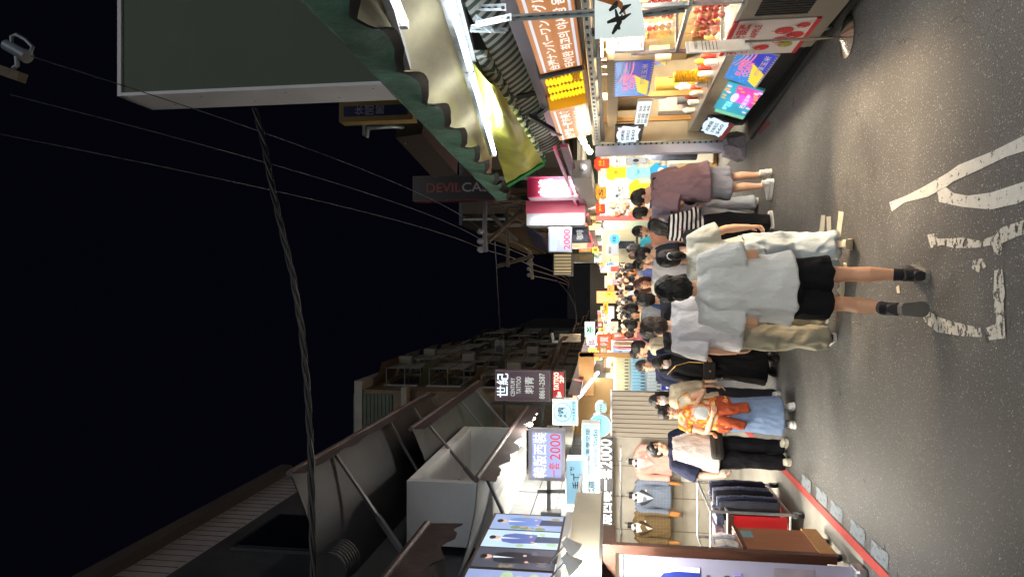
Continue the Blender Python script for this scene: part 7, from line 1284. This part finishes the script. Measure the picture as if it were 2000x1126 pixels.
# more of what crowds the corn stall: tools, trays and hanging packets
for k, (nm, lb, x, y, col) in enumerate((('ladle', 'steel ladle hanging by the first timber post', 1285, 186, 'c0c0c0'), ('paper_bag_bundle', 'bundle of paper bags hanging by the upper blue board', 1290, 112, 'd8c8a0'), ('hanging_bag', 'clear bag of sticks hanging near the second timber post', 1300, 232, 'e0d9c2'), ('cup_stack', 'stack of white cups behind the counter', 1330, 170, 'e6e3da'), ('sauce_bottle', 'red sauce bottle on the corn counter', 1362, 198, 'b03020'), ('sauce_bottle', 'yellow sauce bottle on the corn counter', 1362, 206, 'd8a020'), ('box_stack', 'pile of flat white boxes at the far end of the counter', 1350, 268, 'dcd8cc'))):
    p = atx(x, y, XR+.42); r = .035 if 'bottle' in nm else .06
    b = MB().rings([(p.x, p.y, p.z-.12, r*.9, r*.9), (p.x, p.y, p.z, r, r), (p.x, p.y, p.z+.06, r*.8, r*.8), (p.x, p.y, p.z+.12, r*.3, r*.3), (p.x, p.y, p.z+.16, r*.2, r*.2)], 14)
    if 'bottle' not in nm and 'stack' not in nm: b.tube([(p.x, p.y, p.z+.15), (p.x, p.y, 2.2)], .004, 5)
    elif 'stack' in nm or 'bottle' in nm: b = MB().rings([(p.x, p.y, .872, r*1.4, r*1.4), (p.x, p.y, p.z, r*1.3, r*1.3), (p.x, p.y, p.z+.03, r*.5, r*.5), (p.x, p.y, p.z+.08, r*.4, r*.4)], 14)
    tag(b.build(nm, mat('tool_'+col, col, .4, .1, 8), smooth=True), lb, nm.replace('_', ' '))
# hot spots of the far lane: crowded small signs and lamps over the last stalls
cols = (('ffd27a', 'amber'), ('fff0d0', 'warm white'), ('ff8a5a', 'orange'), ('f2f6ff', 'cool white'), ('ff6a6a', 'red'), ('ffe46a', 'yellow'), ('b8f0d8', 'mint'), ('ffc0d0', 'pink'))
words = ('麵', '茶', '肉', '冰', '湯', '鞋', '包', '蛋'); r5 = random.Random(11)
for k in range(44):
    sd = -1 if k % 2 else 1; Y = 17.5+k*.75; X = sd*(2.05-.6*r5.random()); z = r5.uniform(1.95, 2.62); c, cn = cols[(k*5+k//8) % 8]; w_, h_ = r5.uniform(.28, .6), r5.uniform(.22, .42)
    fr = Fr((X-w_/2, Y, z), (1, 0, 0)); sign('shop_sign', '%s lit sign among the small signs over the far stalls, %s row' % (cn, ('left', 'right')[sd > 0]), 'sign', fr, w_, h_, .08, emit('farlit_'+c, c, 1.5), plastic_w, [(words[k % 8], .25, .2, .5, .6, ink_red if k % 3 else ink)], .01, '%s far signs, %s row' % (cn, ('left', 'right')[sd > 0]))
ef = thing('end_shopfront', 'brightly lit shop front closing the far end of the lane', 'shop front', (0, 52, 0)); MB().box((-4, 52, 0), (4, 52.3, 3.6)).build('front_wall', mat('end_wall', '2c2722', .6, .2, 2), ef)
for k in range(6): MB().box((-3.4+k*1.15, 51.9, 1.5+.3*(k % 2)), (-2.5+k*1.15, 51.98, 2.5+.3*(k % 3))).build('lit_window', emit('end_lit_%d' % (k % 3), ('ffe2b0', 'fff4e0', 'ffb070')[k % 3], 1.6), ef)
area('end_light', (0, 49, 3.4), (0, 51.5, .5), 4, 60, (1, .88, .68))
for Y in (22, 28, 34, 41): area('lane_light', (0, Y, 3.3), (0, Y, 0), 2.2, 150, (1, .9, .74), 4)

pc = ('d8d2c0', 'c9703a', '7fb0c8', 'd9b84a', 'b8505a', 'e3e0da', '88a878')
for k in range(26):                                        # notices and posters pinned inside the corn stall
    y = 6.6+(k % 9)*.40; z = 1.25+.3*(k//9)+rnd.uniform(-.04, .04); m_ = mat('poster_print_'+pc[k % 7], pc[k % 7], .6, .5, 26)
    MB().box((XR+1.25, y, z), (XR+1.262, y+rnd.uniform(.16, .3), z+rnd.uniform(.16, .26))).build('poster_sheet', m_, cs)
MB().box((XR+1.27, 6.2, .9), (XR+1.32, yF, 2.24)).build('inner_panel', mat('inner_panel', 'a08a64', .6, .15, 3), cs)
for k in range(9): y = 6.9+k*.33; MB().tube([(XR+.62, y, 2.2), (XR+.62, y, 2.0-.05*(k % 3)), (XR+.62, y, 1.72-.06*(k % 4))], [.004, .02, .035], 8).build('utensil', (steel, wood_lt, ink_red, plastic_w)[k % 4], cs, smooth=True)
for k in range(22):
    y = 7.15+k*.14; x = XR+.22+.12*(k % 3); kd = ('paper_cup', 'sauce_jar', 'snack_packet')[k % 3]; c3 = ('e8e4da', 'a8341f', 'd8a93a')[k % 3]
    o = MB().rings([(x, y, .872, .032, .032), (x, y, .95, .04, .04), (x, y, 1.0, .038, .034), (x, y, 1.02+.02*(k % 2), .02, .012)], 12).build(kd, mat('small_'+c3, c3, .45, .2, 12), smooth=True); tag(o, ('white paper cup', 'red lidded sauce jar', 'yellow snack packet')[k % 3]+' standing in the row on the corn stall counter', kd.replace('_', ' '), ('paper cups', 'sauce jars', 'snack packets')[k % 3]+' on the corn counter')

for k in range(14):                                        # dark canopies and beams roofing the far stalls
    sd = -1 if k % 2 else 1; Y = 17+k*2.1; z = 2.75+.25*((k*7) % 4); xo = sd*(1.25+.22*((k*5) % 4)); cc = ('2a2f2c', '3a2426', '2b3440', '4a443a')[k % 4]; b = MB()
    b.add([(xo, Y, z), (xo, Y+1.9, z), (sd*3.2, Y+1.9, z+.5), (sd*3.2, Y, z+.5), (xo, Y, z-.16), (xo, Y+1.9, z-.16), (xo, Y, z+.02), (xo, Y+1.9, z+.02), (sd*3.2, Y+1.9, z+.52), (sd*3.2, Y, z+.52)], [(0, 1, 2, 3), (4, 5, 1, 0), (6, 9, 8, 7), (0, 3, 9, 6)])
    tag(b.build('lane_canopy', mat('lane_canopy_'+cc, cc, .7, .3, 4, dirt=.3)), '%s cloth canopy reaching over the far crowd from the %s row' % (('dark green', 'dull maroon', 'slate blue', 'drab')[k % 4], ('left', 'right')[sd > 0]), 'canopy', '%s canopies over the far crowd' % (('dark green', 'dull maroon', 'slate blue', 'drab')[k % 4]))
# ==== LIGHT =======================================================================================
# unseen tubes added behind the camera as general fill light
for sd, Y0, Y1 in ((-1, -6, -1.0), (1, -6, -1.0)):
    x = sd*2.0; p0, p1 = V((x, Y0, 3.0)), V((x, Y1, 3.0)); t = thing('fluorescent_light', ('added fill tube light on the left, unseen behind the camera', 'added fill tube light on the right, unseen behind the camera')[sd > 0], 'tube light', (x, -3, 3)); MB().tube([p0, p1], .02, 8).build('tube', tube_cool, t); MB().bar(p0+V((0, 0, .04)), p1+V((0, 0, .04)), .08, .04).build('batten', white_paint, t)
    l = area('rear_fill_light', (x, (Y0+Y1)/2, 2.95), (x-sd*.6, (Y0+Y1)/2, 0), .25, 40, (1, .95, .87), 5)
    for yy in (-5, -2): point('rear_fill_glow', (x, yy, 2.9), 68, (1, .96, .9), .15)
area('suit_stall_light', (-3.05, 9.4, 2.42), (-2.8, 9.7, .5), .7, 300, (1, .92, .76), 4.5)
tl = thing('ceiling_lamp', 'white panel lamp in the suit stall ceiling', 'lamp', (-3.5, 9.2, 2.44)); MB().box((-4.1, 7.2, 2.435), (-2.9, 11.2, 2.455)).build('diffuser', emit('diffuser', 'fff2dc', 2.0), tl)
w = bpy.data.worlds.new('World'); S.world = w; w.use_nodes = True; nt = w.node_tree; bg = nt.nodes['Background']
bg.inputs[0].default_value = (.38, .42, 1, 1); bg.inputs[1].default_value = .0016      # a clear night sky over the city
sl = bpy.data.lights.new('fill_sun', 'SUN'); sl.energy = .30; sl.angle = R(40); sl.color = (.95, .97, 1); so_ = bpy.data.objects.new('fill_sun', sl); C.objects.link(so_); so_.rotation_euler = V((-.28, .8, -.52)).to_track_quat('-Z', 'Y').to_euler()  # dim sun added from behind the camera to lift the upper fronts
S.view_settings.view_transform = 'Standard'; S.view_settings.look = 'None'; S.view_settings.exposure = 0.9; S.view_settings.gamma = 1; S.view_settings.use_curve_mapping = False
S.cycles.use_denoising = True; S.cycles.max_bounces = 8; S.cycles.sample_clamp_indirect = 6; S.cycles.use_light_tree = True
for o in list(C.objects):
    if o.name.startswith('tmp'): bpy.data.objects.remove(o)

# clamp lamp at the front of the fruit cart: it throws the warm patch on the road
sp0 = bpy.data.lights.new('clamp_lamp_light', 'SPOT'); sp0.energy = 420; sp0.color = (1, .72, .44); sp0.spot_size = R(78); sp0.spot_blend = .9; sp0.shadow_soft_size = .03
so2 = bpy.data.objects.new('clamp_lamp_light', sp0); C.objects.link(so2); so2.location = (2.46, 5.95, 2.16); so2.rotation_euler = (V((1.15, 6.0, 0))-V((2.46, 5.95, 2.16))).to_track_quat('-Z', 'Y').to_euler()
area('suit_wall_fill', (-3.7, 11.3, 2.42), (-3.7, 12.6, 1.2), .5, 40, (1, .96, .88))  # extra light without a fixture, added to brighten the stall's end wall
